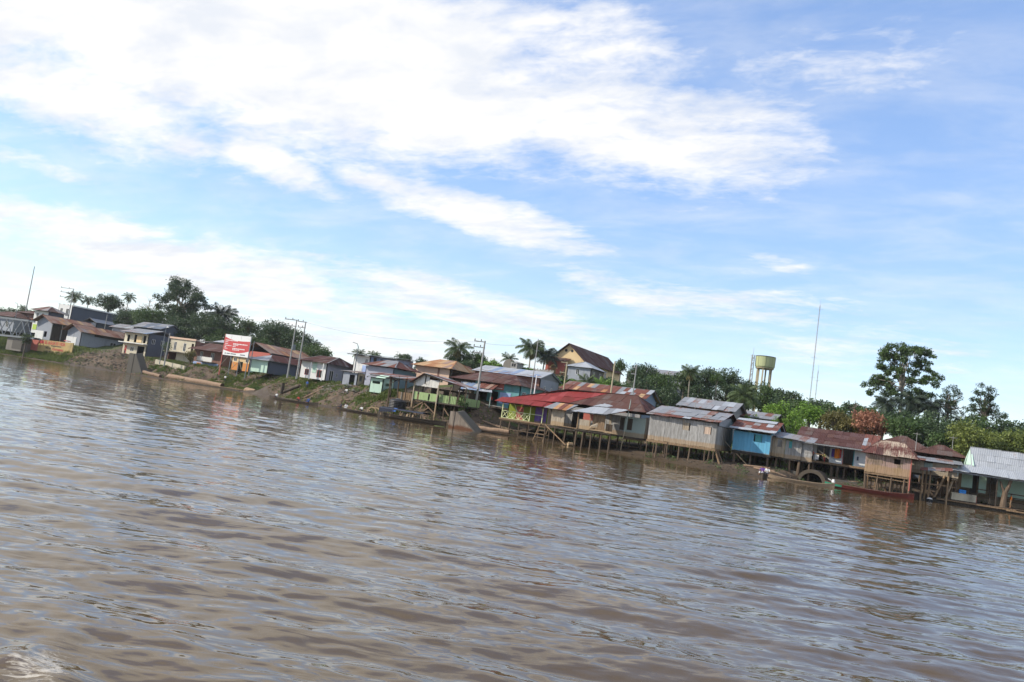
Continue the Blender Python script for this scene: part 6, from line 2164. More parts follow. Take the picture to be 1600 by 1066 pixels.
def bare_tree(name, label, X, Y, zc, rx, rz, seed, mat='bark_pale'):
    rnd = random.Random(seed)
    zg = gz(X, Y)
    t_ = thing(name, label, 'tree', (X, Y, zg))
    mb = MB()
    zc -= zg
    mb.tube([(0, 0, -0.4), (0.1, 0, zc * 0.6), (0, 0, zc)], [0.24, 0.17, 0.08], 7)
    obj('trunk', mb, mat, t_)
    mb = MB()
    for i in range(9):
        a = rnd.uniform(0, 6.28)
        st = Vector((0, 0, zc - rz * rnd.uniform(-0.2, 1.0)))
        e = Vector((math.cos(a) * rx * rnd.uniform(0.5, 1), math.sin(a) * rx * 0.6, zc + rz * rnd.uniform(-0.3, 1.0)))
        branch(mb, st, e, 0.08, 0.03, rnd, 4, 0.1)
        for k in range(4):
            m_ = st.lerp(e, rnd.uniform(0.4, 0.9))
            branch(mb, m_, m_ + Vector((rnd.uniform(-1, 1), rnd.uniform(-0.6, 0.6), rnd.uniform(0, 1))) * rx * 0.4, 0.035, 0.015, rnd, 3, 0.1)
    struct(obj('twigs', mb, mat, t_), 'stuff')
    return t_


GL = 'trees behind the left houses'
# far left
palm('palm_tree', 'left one of two palms above the tall white block', -261, 55, 22.0, 3.4, seed=1, n=18)
palm('palm_tree', 'right, smaller one of two palms above the tall white block', -258, 58, 21.6, 2.6, seed=2, n=16)
palm('palm_tree', 'thin palm standing clear against the sky right of the white block', -240.8, 60, 24.3, 2.6, seed=3, n=15, lean=0.3, low=-0.7)
palm('palm_tree', 'tiny palm at the far left behind the brown house', -296, 60, 16.6, 2.0, seed=4, n=14)
broad_tree('broadleaf_tree', 'dark rounded tree behind the white block roof', -250, 60, 21.6, 5.4, 3.0, 'leaf_dark', 5, 0.5, 180)
broad_tree('broadleaf_tree', 'low green tree over the white roof edge', -223, 47, 15.6, 4.4, 2.8, 'leaf_dark', 6, 0.48, 190)
broad_tree('broadleaf_tree', 'small green tree left of the bare tree', -214, 47, 16.2, 3.2, 2.6, 'leaf_mid', 7, 0.48, 200)
bare_tree('bare_tree', 'thin leafless tree left of the giant dark tree', -217.8, 50, 20.2, 4.2, 3.0, 8)
BIG = [(-0.82, 0.0, 0.35, 0.24), (-0.62, 0.2, 0.62, 0.26), (-0.38, -0.1, 0.86, 0.27), (-0.05, 0.1, 0.80, 0.27), (0.22, -0.2, 0.62, 0.27), (0.50, 0.1, 0.66, 0.27),
       (0.78, 0.0, 0.38, 0.24), (0.92, 0.1, 0.02, 0.22), (-0.30, 0.3, 0.36, 0.30), (0.06, -0.3, 0.22, 0.3), (0.45, 0.2, 0.12, 0.3), (-0.62, -0.2, 0.10, 0.26), (-0.85, 0.0, -0.2, 0.22),
       (-0.40, 0.2, -0.30, 0.3), (0.0, 0.0, -0.35, 0.32), (0.40, -0.2, -0.4, 0.3), (0.75, 0.0, -0.40, 0.27), (-0.7, 0.1, -0.65, 0.27), (-0.2, -0.2, -0.8, 0.3), (0.3, 0.2, -0.85, 0.3), (0.7, -0.1, -0.85, 0.28)]
broad_tree('broadleaf_tree', 'giant dark spreading tree towering over the left houses', -204, 50, 22.2, 8.6, 6.8, 'leaf_dark', 9, 0.5, 210, layout=BIG, trunk_r=0.55, bark='bark_pale')
broad_tree('broadleaf_tree', 'mid green tree under the left of the giant tree', -206, 42, 15.8, 5.6, 4.2, 'leaf_mid', 10, 0.46, 210)
broad_tree('broadleaf_tree', 'dark tree under the giant tree behind the cream houses', -192.5, 40, 14.2, 4.0, 3.4, 'leaf_dark', 11, 0.46, 210)
palm('palm_tree', 'large feathery palm right of the giant tree', -184.5, 48, 19.8, 5.4, 'leaf_palm_dark', 12, 24, 0.5)
palm('palm_tree', 'second feathery palm low behind the brick house', -189, 45, 16.4, 4.6, 'leaf_palm_dark', 13, 22, 0.5)
broad_tree('broadleaf_tree', 'dense dark tree left of the billboard', -184, 44, 16.0, 6.4, 5.0, 'leaf_dark', 14, 0.46, 200)
broad_tree('broadleaf_tree', 'loose pale green tree above the billboard', -179, 50, 16.6, 5.4, 4.2, 'leaf_mid', 15, 0.46, 170)
palm('palm_tree', 'upright palm above the right of the billboard', -175.5, 50, 17.6, 3.0, seed=16, n=18)
broad_tree('broadleaf_tree', 'open crowned tree right of the billboard', -171, 55, 16.4, 6.4, 4.4, 'leaf_dark', 17, 0.48, 160)
broad_tree('broadleaf_tree', 'wide open crowned tree left of the twin poles', -163.5, 50, 15.6, 6.6, 4.6, 'leaf_dark', 18, 0.46, 170)
broad_tree('broadleaf_tree', 'low green bush tree below the open crowned trees', -163, 42, 12.6, 4.2, 2.2, 'leaf_mid', 19, 0.42, 230)
broad_tree('broadleaf_tree', 'open crowned tree behind the twin poles', -154.8, 48, 14.6, 4.4, 4.2, 'leaf_dark', 20, 0.46, 170)
palm('palm_tree', 'palm beside the right twin pole', -142.6, 40, 13.7, 2.8, 'leaf_palm_dark', 21, 18)
broad_tree('broadleaf_tree', 'rounded dark green tree right of the twin poles', -139.2, 38, 11.6, 4.4, 3.0, 'leaf_mid', 22, 0.42, 240)
palm('palm_tree', 'small distant palm behind the street lamp', -142.8, 60, 14.2, 2.3, seed=23, n=14, dead=0)
palm('palm_tree', 'small distant palm right of the street lamp', -139.0, 62, 14.3, 2.3, seed=24, n=14, dead=0)
palm('palm_tree', 'tiny distant palm above the slate side wall', -128.6, 60, 14.4, 1.9, seed=25, n=13, dead=0)
broad_tree('broadleaf_tree', 'left of two tiny round trees on the skyline above the slate side wall', -134, 70, 14.9, 2.2, 1.3, 'leaf_dark', 26, 0.42, 260)
broad_tree('broadleaf_tree', 'right of two tiny round trees on the skyline above the slate side wall', -128.6, 70, 14.6, 2.0, 1.3, 'leaf_dark', 27, 0.42, 260)
for i, (x, y, z, r, h_) in enumerate(((-352, 85, 15.5, 7, 2.6), (-330, 80, 15.6, 6, 2.4), (-312, 78, 15.2, 6, 2.4), (-286, 72, 14.6, 6, 2.6))):
    broad_tree('broadleaf_tree', ('far low tree at the left edge, %s of four') % ('leftmost', 'second', 'third', 'rightmost')[i], x, y, z, r, h_, 'leaf_dark', 30 + i, 0.6, 110)
# middle, on the hill
palm('palm_tree', 'palm rising from bushes left of the shop power pole', -93.2, 30, 15.9, 3.6, seed=40, n=18, droop=0.6)
broad_tree('broadleaf_tree', 'grey green bushy tree under the palm behind the tan roof', -93.6, 32, 13.2, 3.9, 2.9, 'leaf_dark', 41, 0.36, 330)
broad_tree('broadleaf_tree', 'bushy tree left of the shop power pole', -90.6, 34, 13.6, 2.7, 2.7, 'leaf_mid', 42, 0.36, 300)
banana('banana_plant', 'banana plant right of the shop power pole', -85.0, 28, 13.4, 2.3, 43)
banana('banana_plant', 'bright banana plant left of the rounded hut', -81.8, 30, 13.6, 2.2, 44)
broad_tree('shrub', 'light green shrub between banana plants behind the workshop', -83.4, 29, 12.6, 2.6, 1.6, 'leaf_lime', 45, 0.34, 330, cat='shrub')
palm('palm_tree', 'tall full palm left of the gabled hall', -78.0, 35, 18.0, 3.7, 'leaf_palm', 46, 24, 0.6, lean=0.4)
palm('palm_tree', 'second full palm close to the gabled hall', -75.9, 38, 17.2, 3.4, 'leaf_palm_dark', 47, 24, 0.6)
palm('palm_tree', 'small palm left of the tall full palm', -82.6, 34, 15.2, 2.1, 'leaf_palm', 48, 15, 0.5)
banana('banana_plant', 'large banana plant below the tall full palm', -77.2, 29, 13.9, 2.4, 49, 10)
banana('banana_plant', 'banana plant beside the picket fence', -75.2, 28, 13.2, 2.2, 50, 9)
banana('banana_plant', 'banana plant in front of the small hipped house, leftmost', -62.6, 16, 10.9, 2.3, 51, 10)
banana('banana_plant', 'banana plant in front of the small hipped house, middle', -60.6, 15, 11.1, 2.4, 52, 10)
banana('banana_plant', 'low banana plant behind the concrete pole', -58.8, 14, 10.4, 2.1, 53, 9)
palm('palm_tree', 'low young palm in front of the small hipped house', -56.2, 15, 11.0, 2.5, 'leaf_palm', 54, 16, 0.45, dead=0)
palm('palm_tree', 'low young palm behind the rust and silver roof', -51.8, 12, 10.6, 2.3, 'leaf_banana', 55, 16, 0.45, dead=0)
broad_tree('shrub', 'light shrub at the end of the hall roof', -59.2, 40, 16.6, 1.6, 1.4, 'leaf_mid', 56, 0.34, 330, cat='shrub')
broad_tree('shrub', 'green shrub behind the pale pole and rust roof', -49.6, 13, 10.6, 2.4, 1.4, 'leaf_mid', 57, 0.34, 330, cat='shrub')
broad_tree('broadleaf_tree', 'dense dark tree on the hill above the blue tin gable', -51.8, 33, 14.6, 3.1, 2.9, 'leaf_dark', 58, 0.34, 360)
broad_tree('broadleaf_tree', 'dense bush tree just behind the blue tin gable', -42.5, 18, 9.7, 3.6, 2.5, 'leaf_dark', 59, 0.34, 360)
broad_tree('broadleaf_tree', 'mid green tree right of the pole with small lamp', -46, 28, 13.0, 3.2, 2.5, 'leaf_mid', 60, 0.34, 340)
broad_tree('broadleaf_tree', 'dark tree left of the tall coconut palm', -43.5, 34, 14.6, 2.8, 2.4, 'leaf_dark', 61, 0.34, 330)
palm('palm_tree', 'tall coconut palm with long pale trunk in the trees', -40.7, 27, 15.8, 2.5, 'leaf_palm', 62, 20, 0.6, lean=0.8)
broad_tree('broadleaf_tree', 'dark tree right of the tall coconut palm', -39.6, 36, 15.4, 2.8, 2.7, 'leaf_dark', 63, 0.34, 330)
broad_tree('broadleaf_tree', 'dark bush tree at the foot of the coconut palm', -38.6, 28, 12.0, 2.9, 2.3, 'leaf_dark', 64, 0.34, 340)
broad_tree('broadleaf_tree', 'slender tree with thin white trunk beside the coconut palm', -36.1, 29, 15.2, 1.7, 1.2, 'leaf_mid', 65, 0.32, 330, bark='bark_pale')
broad_tree('broadleaf_tree', 'rounded dark tree left of the water tower', -36.4, 40, 16.4, 2.9, 2.5, 'leaf_dark', 66, 0.34, 340)
broad_tree('broadleaf_tree', 'dark tree under the rounded tree left of the water tower', -35.2, 34, 12.8, 3.0, 2.4, 'leaf_dark', 67, 0.34, 330)
palm('palm_tree', 'big drooping palm in front of the water tower', -29.4, 22, 12.4, 3.3, 'leaf_palm', 68, 24, 0.6, low=-0.7)
broad_tree('broadleaf_tree', 'green tree at the foot of the water tower', -27.6, 30, 12.9, 2.8, 2.9, 'leaf_mid', 69, 0.34, 340)
broad_tree('broadleaf_tree', 'dark tree behind the big drooping palm', -31.2, 31, 12.2, 2.8, 2.6, 'leaf_dark', 70, 0.34, 330)
broad_tree('broadleaf_tree', 'small dark tree right of the water tower legs', -27.6, 50, 15.2, 2.0, 1.5, 'leaf_dark', 71, 0.34, 330)
broad_tree('broadleaf_tree', 'dark rounded tree right of the water tower legs', -24.6, 44, 14.2, 2.4, 1.6, 'leaf_dark', 72, 0.34, 330)
# right, behind the stilt houses
broad_tree('broadleaf_tree', 'bright lime green tree behind the blue house', -20.4, 10, 9.0, 3.4, 2.3, 'leaf_lime', 73, 0.36, 420)
broad_tree('broadleaf_tree', 'lime green tree right behind the bright one', -17.6, 15, 10.1, 2.7, 2.0, 'leaf_lime', 74, 0.36, 400)
broad_tree('broadleaf_tree', 'green tree on the skyline between lime and olive trees', -15.6, 24, 11.2, 2.6, 1.9, 'leaf_mid', 75, 0.36, 380)
broad_tree('broadleaf_tree', 'olive brown tree behind the long rust roof', -13.0, 10, 9.0, 2.6, 2.0, 'leaf_olive', 76, 0.32, 460)
broad_tree('broadleaf_tree', 'olive and rust coloured tree beside the coral one', -10.6, 9, 9.0, 1.9, 1.9, 'leaf_olive', 77, 0.32, 460)
broad_tree('broadleaf_tree', 'coral pink flushed tree behind the dark hip roof', -8.3, 8, 9.1, 2.8, 2.2, 'leaf_coral', 78, 0.32, 480)
broad_tree('broadleaf_tree', 'small dark cone shaped tree left of the tall tree', -10.0, 26, 11.9, 1.8, 1.8, 'leaf_dark', 79, 0.32, 420)
bare_tree('bare_tree', 'leafless twigs on the skyline left of the tall tree', -11.6, 25, 12.6, 1.3, 1.3, 80, 'bark')
TALL = [(-0.55, 0, 0.80, 0.20), (-0.72, 0.1, 0.72, 0.14), (-0.40, -0.1, 0.62, 0.17), (-0.15, 0.1, 0.70, 0.18), (0.10, 0, 0.74, 0.19), (0.30, -0.1, 0.78, 0.18), (0.52, 0.1, 0.80, 0.15), (0.68, 0, 0.70, 0.13), (0.42, 0, 0.58, 0.15),
        (-0.50, 0, 0.42, 0.16), (-0.25, 0.2, 0.40, 0.13), (0.02, -0.1, 0.45, 0.17), (0.20, 0.1, 0.38, 0.17), (0.62, 0, 0.48, 0.11), (-0.72, 0, 0.16, 0.17), (-0.55, 0.1, 0.22, 0.14), (-0.42, 0, 0.02, 0.14), (0.10, -0.1, 0.12, 0.17), (0.32, 0, 0.10, 0.15),
        (0.72, 0, 0.24, 0.11), (0.78, 0.1, 0.05, 0.14), (0.88, 0, -0.15, 0.15), (0.65, 0, -0.22, 0.17), (-0.80, 0, -0.22, 0.18), (-0.60, 0.1, -0.15, 0.18), (-0.92, 0, -0.42, 0.14), (-0.70, 0, -0.50, 0.17), (-0.38, 0, -0.30, 0.16), (0.50, 0, -0.5, 0.15), (-0.9, 0.1, -0.75, 0.13), (-0.15, 0.1, -0.1, 0.16), (0.35, 0.1, -0.2, 0.17), (-0.3, -0.1, -0.6, 0.17), (0.1, 0.1, -0.55, 0.16), (0.75, 0, -0.6, 0.16), (-0.2, 0.1, 0.88, 0.14), (0.42, 0.0, 0.9, 0.12), (-0.5, 0.0, -0.35, 0.18), (0.45, -0.1, -0.30, 0.18), (-0.1, -0.1, -0.75, 0.18), (0.35, 0.0, -0.85, 0.18), (-0.55, 0.1, -0.85, 0.18), (0.6, 0.1, -0.95, 0.17), (-0.25, -0.1, 0.15, 0.15), (0.5, 0.1, 0.3, 0.14), (-0.65, 0, 0.5, 0.13)]
broad_tree('broadleaf_tree', 'tallest tree, open crown of separate leaf clumps on bare limbs', -5.0, 30, 19.4, 5.4, 5.1, 'leaf_mid', 81, 0.30, 560, layout=TALL, trunk_r=0.26, bark='bark_pale', aspect=0.6)
palm('palm_tree', 'dark drooping palm under the left of the tallest tree', -6.8, 24, 13.8, 3.1, 'leaf_palm_dark', 82, 26, 0.72, low=-1.0)
palm('palm_tree', 'dark drooping palm under the middle of the tallest tree', -3.2, 25, 14.6, 3.1, 'leaf_palm_dark', 83, 26, 0.72, low=-1.0)
palm('palm_tree', 'dark drooping palm right of the tallest tree', -0.2, 25, 14.4, 2.9, 'leaf_palm_dark', 84, 26, 0.72, low=-1.0)
SPR = [(0, 0, 0.85, 0.32), (0.3, 0, 0.72, 0.3), (-0.25, 0.1, 0.62, 0.34), (0.45, 0, 0.5, 0.32), (-0.1, 0, 0.4, 0.36), (-0.5, 0, 0.25, 0.32), (0.35, 0.1, 0.15, 0.4), (0.0, 0, 0.0, 0.4), (0.6, 0, -0.15, 0.36), (-0.4, 0, -0.2, 0.4), (0.2, 0, -0.4, 0.42), (0.55, 0, -0.55, 0.36), (-0.2, 0, -0.7, 0.4), (0.3, 0, -0.85, 0.4)]
broad_tree('layered_tree', 'narrow dark layered tree right of the tallest tree', 2.2, 26, 15.2, 1.9, 2.9, 'leaf_dark', 85, 0.3, 420, layout=SPR, aspect=0.35, flat=0.8)
SPD = [(-0.2, 0, 0.95, 0.17), (0.1, 0, 0.85, 0.2), (0.3, 0.1, 0.72, 0.2), (-0.35, 0, 0.62, 0.22), (0.0, 0, 0.55, 0.24), (0.35, 0, 0.42, 0.24), (-0.5, 0, 0.30, 0.2), (-0.15, 0.1, 0.22, 0.26), (0.25, 0, 0.1, 0.24), (-0.55, 0, -0.05, 0.2), (-0.75, 0, -0.25, 0.16), (-0.2, 0, -0.15, 0.26),
       (0.3, 0, -0.2, 0.22), (0.6, 0, -0.15, 0.18), (0.8, 0, -0.28, 0.2), (1.05, 0, -0.32, 0.16), (0.6, 0.1, -0.45, 0.2), (0.0, 0, -0.5, 0.24), (-0.4, 0, -0.55, 0.22), (0.8, 0, -0.6, 0.14), (0.3, 0, -0.75, 0.2), (-0.2, 0, -0.85, 0.2)]
broad_tree('layered_tree', 'dark spreading tiered tree at the right edge', 7.0, 24, 15.0, 2.9, 3.3, 'leaf_dark', 86, 0.3, 420, layout=SPD, aspect=0.35, flat=0.8)
palm('palm_tree', 'small dark palm between the two tiered trees', 4.0, 19, 11.6, 2.4, 'leaf_palm_dark', 87, 18, 0.55)
broad_tree('broadleaf_tree', 'broad bright green tree behind the pink board house', -3.6, 6, 9.0, 3.0, 1.9, 'leaf_mid', 88, 0.34, 420)
broad_tree('broadleaf_tree', 'dark green tree left of the mango tree', 0.4, 6, 8.8, 2.8, 2.2, 'leaf_dark', 89, 0.34, 400)
broad_tree('broadleaf_tree', 'low green tree with lime tips left of the mango tree', 1.0, 2, 7.6, 1.9, 1.4, 'leaf_mid', 90, 0.32, 420)
broad_tree('broadleaf_tree', 'small dark tree below the tall palms', -6.6, 13, 9.8, 1.9, 1.7, 'leaf_mid', 91, 0.32, 400)
broad_tree('mango_tree', 'leafy mango tree with yellow green tips behind the silver roof', 5.2, 2, 8.5, 3.5, 2.8, 'leaf_mango', 92, 0.34, 460)
broad_tree('mango_tree', 'second mango tree at the right edge behind the silver roof', 10.2, 4, 8.8, 2.6, 2.2, 'leaf_mango', 93, 0.34, 460)
broad_tree('mango_tree', 'low dark tree between the mango trees', 8.2, 6, 8.2, 2.4, 2.0, 'leaf_mid', 94, 0.34, 420)
# filler further back, so that the wood does not end in bare ground
FILL = [(-22, 30, 11.4, 3, 2.2, 'dark tree behind the bright lime tree'), (-18, 34, 11.8, 3, 2.2, 'dark tree on the skyline behind the lime trees'), (-13, 36, 12.0, 3, 2.2, 'dark tree on the skyline behind the olive tree'),
        (-2, 14, 9.4, 3, 2.6, 'dark tree behind the broad bright green tree'), (3, 12, 9.2, 3, 2.4, 'dark tree under the narrow layered tree'), (12, 14, 10.2, 3.4, 2.6, 'dark tree behind the second mango tree'), (15, 9, 9.2, 3, 2.4, 'dark tree at the right edge behind the mango trees'),
        (-24, 24, 10.4, 2.8, 2.4, 'dark tree between the drooping palm and the lime tree'), (-58, 50, 15.6, 3, 2, 'dark tree behind the end of the hall roof'), (-9, 20, 10.4, 2.8, 2.4, 'dark tree under the cone shaped tree'), (-4.5, 20, 10.6, 3.0, 2.4, 'dark tree at the foot of the tallest tree'),
        (0, 20, 11.0, 2.8, 2.4, 'dark tree below the right drooping palm'), (6, 18, 10.8, 3.0, 2.4, 'dark tree at the foot of the tiered right tree'), (10, 20, 11.0, 3.0, 2.2, 'dark tree right of the tiered right tree'), (-26, 36, 12.4, 2.8, 2.4, 'dark tree right behind the water tower foot'), (-21, 42, 12.4, 3.0, 2.2, 'dark skyline tree right of the water tower'),
        (-33, 40, 14.0, 2.6, 2.6, 'dark tree hiding the water tower legs'), (-48, 22, 11.4, 2.8, 2.4, 'dark tree above the patched rust roof'), (-44, 40, 14.6, 3.0, 2.6, 'dark tree on the hill behind the coconut palm'), (-55, 22, 11.0, 2.4, 1.8, 'green tree below the hillside shed'), (-66, 24, 11.4, 2.6, 1.6, 'green tree below the small hipped house'), (-71, 22, 10.8, 2.6, 1.6, 'green tree above the workshop roof'), (-88, 26, 11.6, 2.8, 1.9, 'green tree behind the tan roof'), (-80, 24, 11.0, 2.6, 1.7, 'green tree below the rounded hut'),
        (-150, 46, 12.4, 4.0, 2.6, 'dark tree above the salmon shed roof'), (-147, 40, 11.0, 3.4, 2.2, 'green tree right of the salmon shed roof'), (-170, 44, 12.8, 4.6, 3.2, 'dark tree low behind the billboard'), (-177, 42, 12.6, 4.6, 3.4, 'dark tree low left of the billboard'), (-186, 38, 11.8, 4.2, 3.2, 'dark tree low behind the brick house'), (-197, 44, 15.0, 4.6, 4.0, 'dark tree filling the foot of the giant tree'), (-211, 44, 14.2, 4.4, 3.2, 'dark tree below the bare tree'), (-231, 56, 17.0, 4.6, 3.0, 'dark tree right of the thin clear palm'),
        (-242, 62, 17.5, 4.6, 3.0, 'dark tree below the thin clear palm'), (-122, 50, 11.4, 4, 2.2, 'dark low tree on the skyline above the white house'), (-112, 48, 11.2, 4, 2.0, 'dark low tree on the skyline left of the tan roof'), (-103, 40, 10.8, 3.6, 2.0, 'dark low tree left of the palm by the tan roof'), (-132, 52, 12.0, 4, 2.2, 'dark low tree on the skyline right of the twin poles')]
for i, (x, y, z, r, h_, lb) in enumerate(FILL):
    tg = broad_tree('broadleaf_tree', lb, x, y, z, r, h_, 'leaf_dark' if i % 3 else 'leaf_mid', 210 + i, 0.42, 200)
    tg['group'] = 'trees filling the wood behind the town'
# small plants on the bank
broad_tree('shrub', 'dark shrub growing on the footbridge abutment', -214.6, 11.6, 5.0, 1.5, 1.6, 'leaf_dark', 121, 0.3, 330, cat='shrub')
broad_tree('shrub', 'young green bush in front of the blue and orange ground floor', -156.6, 14.6, 6.4, 1.5, 1.4, 'leaf_olive', 122, 0.3, 330, cat='shrub')
broad_tree('shrub', 'thin young bush before the dark side wall', -165.5, 15, 7.8, 1.5, 1.5, 'leaf_mid', 123, 0.26, 150, cat='shrub')
for i in range(7):
    x = -24.5 + i * 1.35
    tg = broad_tree('tall_grass_plant', 'tall light green cane grass behind the blue house roof, ' + ('leftmost', 'second', 'third', 'fourth', 'fifth', 'sixth', 'rightmost')[i] + ' tuft', x, 1.0 + (i % 3) * 0.6, 6.9 + 0.2 * (i % 2), 0.55, 1.3, 'leaf_lime', 130 + i, 0.5, 420, aspect=0.16, cat='cane grass')
    tg['group'] = 'cane grass behind the blue house'
tg = broad_tree('shrub', 'creepers hanging round the pavilion rail corner', -63.2, -16.2, 4.0, 0.9, 1.4, 'leaf_mid', 140, 0.25, 420, cat='shrub')


# ------------------------------------------------------------------ grass, rubble, floating weed
def tufts(name, label, n, xr, dr, seed, h=(0.25, 0.6), need=0.5, mat='grass'):
    rng = np.random.default_rng(seed)
    x = rng.uniform(*xr, n * 4)
    y = shore(x) + rng.uniform(*dr, n * 4)
    ok = grass_mask(x, y) + 0.25 * rng.normal(size=len(x)) > need
    x, y = x[ok][:n], y[ok][:n]
    z = ground(x, y)
    k = 5
    X_ = np.repeat(x, k) + rng.normal(0, 0.09, len(x) * k)
    Y_ = np.repeat(y, k) + rng.normal(0, 0.09, len(x) * k)
    B = np.stack([X_, Y_, np.repeat(z, k) - 0.05], 1)
    H_ = rng.uniform(*h, len(B))[:, None]
    d = rng.normal(size=(len(B), 3)) * 0.35
    d[:, 2] = 1
    s = np.stack([np.cos(a := rng.uniform(0, 6.28, len(B))), np.sin(a), np.zeros(len(B))], 1) * 0.045
    tip = B + d * H_
    V = np.stack([B - s, B + s, tip + s * 0.3, tip - s * 0.3], 1)
    o = quads_object(name, V, rng.random(len(B)), mat)
    return struct(tag(o, label, 'grass'), 'stuff')


tufts('grass', 'fresh green grass along the far left shore', 9000, (-262, -188), (0.3, 9), 1, (0.3, 0.8))
tufts('grass', 'patchy grass on the earth bank below the town', 9000, (-176, -60), (0.6, 9), 2, (0.2, 0.5), 0.45)
tufts('grass', 'grass on the slope behind the stilt houses', 6000, (-60, 12), (14, 40), 3, (0.25, 0.6), 0.5)

def weeds(name, label, n, xr, dr, seed, mat):
    """low leafy weeds, too many to tell apart"""
    rng = np.random.default_rng(seed)
    x = rng.uniform(*xr, n)
    y = shore(x) + rng.uniform(*dr, n)
    r = rng.uniform(0.2, 0.65, n)
    cl = np.stack([x, y, ground(x, y) + r * 0.45, r], 1)
    V, tone = crown_from_clumps(cl, n * 42, 0.2, rng, 0.5)
    return struct(tag(quads_object(name, V, tone, mat), label, 'weeds'), 'stuff')


weeds('weeds', 'low olive weeds over the earth bank below the town', 260, (-174, -62), (1.2, 9.0), 31, 'leaf_mid')
weeds('weeds', 'low dark weeds along the far left shore', 160, (-255, -175), (0.8, 7.0), 32, 'leaf_dark')
weeds('weeds', 'sparse weeds on the mud under the stilt houses', 70, (-58, 8), (0.4, 9.0), 33, 'leaf_mid')

ROCK = []
for k_ in range(4):
    mb = MB()
    rnd = random.Random(k_)
    ring = []
    for j, (zz, rr_) in enumerate(((-0.35, 0.7), (0.05, 1.0), (0.4, 0.75))):
        ring.append([Vector((math.cos(a) * rr_ * rnd.uniform(0.8, 1.15), math.sin(a) * rr_ * rnd.uniform(0.8, 1.15), zz)) for a in [2 * math.pi * i / 7 for i in range(7)]])
    for a, b in zip(ring, ring[1:]):
        for i in range(7):
            mb.face([a[i], a[(i + 1) % 7], b[(i + 1) % 7], b[i]])
    mb.face(ring[-1])
    ROCK.append(mb)
rng = np.random.default_rng(12)
for nm, lb, n, xr, dr, sz, mt in (('rubble', 'broken rubble and clods scattered over the earth bank', 1500, (-176, -60), (1.0, 9.5), (0.06, 0.3), 'log'),
                                  ('stones', 'pale stones dumped below the small grey hut', 160, (-101, -86), (4.6, 7.6), (0.12, 0.42), 'concrete'),
                                  ('mud_clods', 'dark clods and debris on the mud under the stilt houses', 900, (-58, 12), (0.3, 9), (0.05, 0.2), 'wood_dark'),
                                  ('shore_rubble', 'rubble along the far left shore below the slogan wall', 500, (-214, -170), (1.0, 6), (0.08, 0.32), 'concrete_dark')):
    mb = MB()
    for i in range(n):
        x = rng.uniform(*xr)
        y = float(shore(x)) + rng.uniform(*dr)
        z, s, a, r = gz(x, y), rng.uniform(*sz), rng.uniform(0, 6.28), ROCK[i % 4]
        ca, sa = math.cos(a) * s, math.sin(a) * s
        for f in r.f:
            mb.face([(x + r.v[q][0] * ca - r.v[q][1] * sa, y + r.v[q][0] * sa + r.v[q][1] * ca, z + r.v[q][2] * s * 0.8) for q in f], (i * 0.37) % 1)
    struct(tag(obj(nm, mb, mt), lb, 'rubble'), 'stuff')

# loose timber lying about on the bank
rnd = random.Random(5)
for i, (x0, d0, L, a) in enumerate(((-60.5, 5.0, 4.2, 0.1), (-58.8, 6.2, 3.6, -0.15), (-118, 3.0, 3.0, 0.4), (-103, 2.6, 2.6, 0.5), (-145, 3.0, 4.5, 0.1), (-20.5, 6.5, 3.2, 0.2), (-19.0, 5.5, 2.6, -0.2), (-16.9, 4.5, 2.0, 0.4), (-196, 3.4, 9.0, -0.02), (-206, 4.0, 8.0, -0.03), (-9.4, 4.0, 2.4, 0.5))):
    y0 = float(shore(x0)) + d0
    x1, y1 = x0 + L * math.cos(a), y0 + L * math.sin(a)
    mb = MB()
    mb.tube([(0, 0, 0), (x1 - x0, y1 - y0, gz(x1, y1) - gz(x0, y0))], [0.13, 0.1], 7)
    o = obj('driftwood', mb, 'log')
    o.location = (x0, y0, gz(x0, y0) + 0.1)
    tag(o, ('grey branch lying on the bank ' + ('left of the red roofed house', 'above the shore log by the red house', 'below the grey earth heap', 'near the tree stump', 'below the billboard', 'in front of the blue house stilts, left', 'in front of the blue house stilts, middle', 'behind the paddled canoe', 'below the salmon sheds', 'below the slogan wall', 'near the red boat')[i]), 'driftwood', 'driftwood on the bank')


# ------------------------------------------------------------------ logs
def log(label, p0, p1, r, mat='log', bark_end='log_end', group=None, rz=None):
    p0, p1 = Vector(p0), Vector(p1)
    t_ = thing('log', label, 'log', p0, 0, group)
    d = p1 - p0
    mb_ = MB()
    n = 7
    mb_.tube([d * (i / n) + Vector((0, 0, 0.04 * math.sin(i * 1.7))) for i in range(n + 1)], [r * (1.05 - 0.12 * i / n + 0.03 * math.sin(i * 2.1)) for i in range(n + 1)], 12, cap=False)
    obj('trunk', mb_, mat, t_, True)
    for e, s in ((Vector((0, 0, 0)), -1), (d, 1)):
        mb_ = MB()
        dd = d.normalized()
        mb_.tube([e - dd * 0.05 * s, e + dd * 0.02 * s], r * (1.04 if s < 0 else 0.94), 12)
        obj('cut_end', mb_, bark_end, t_)
    return t_


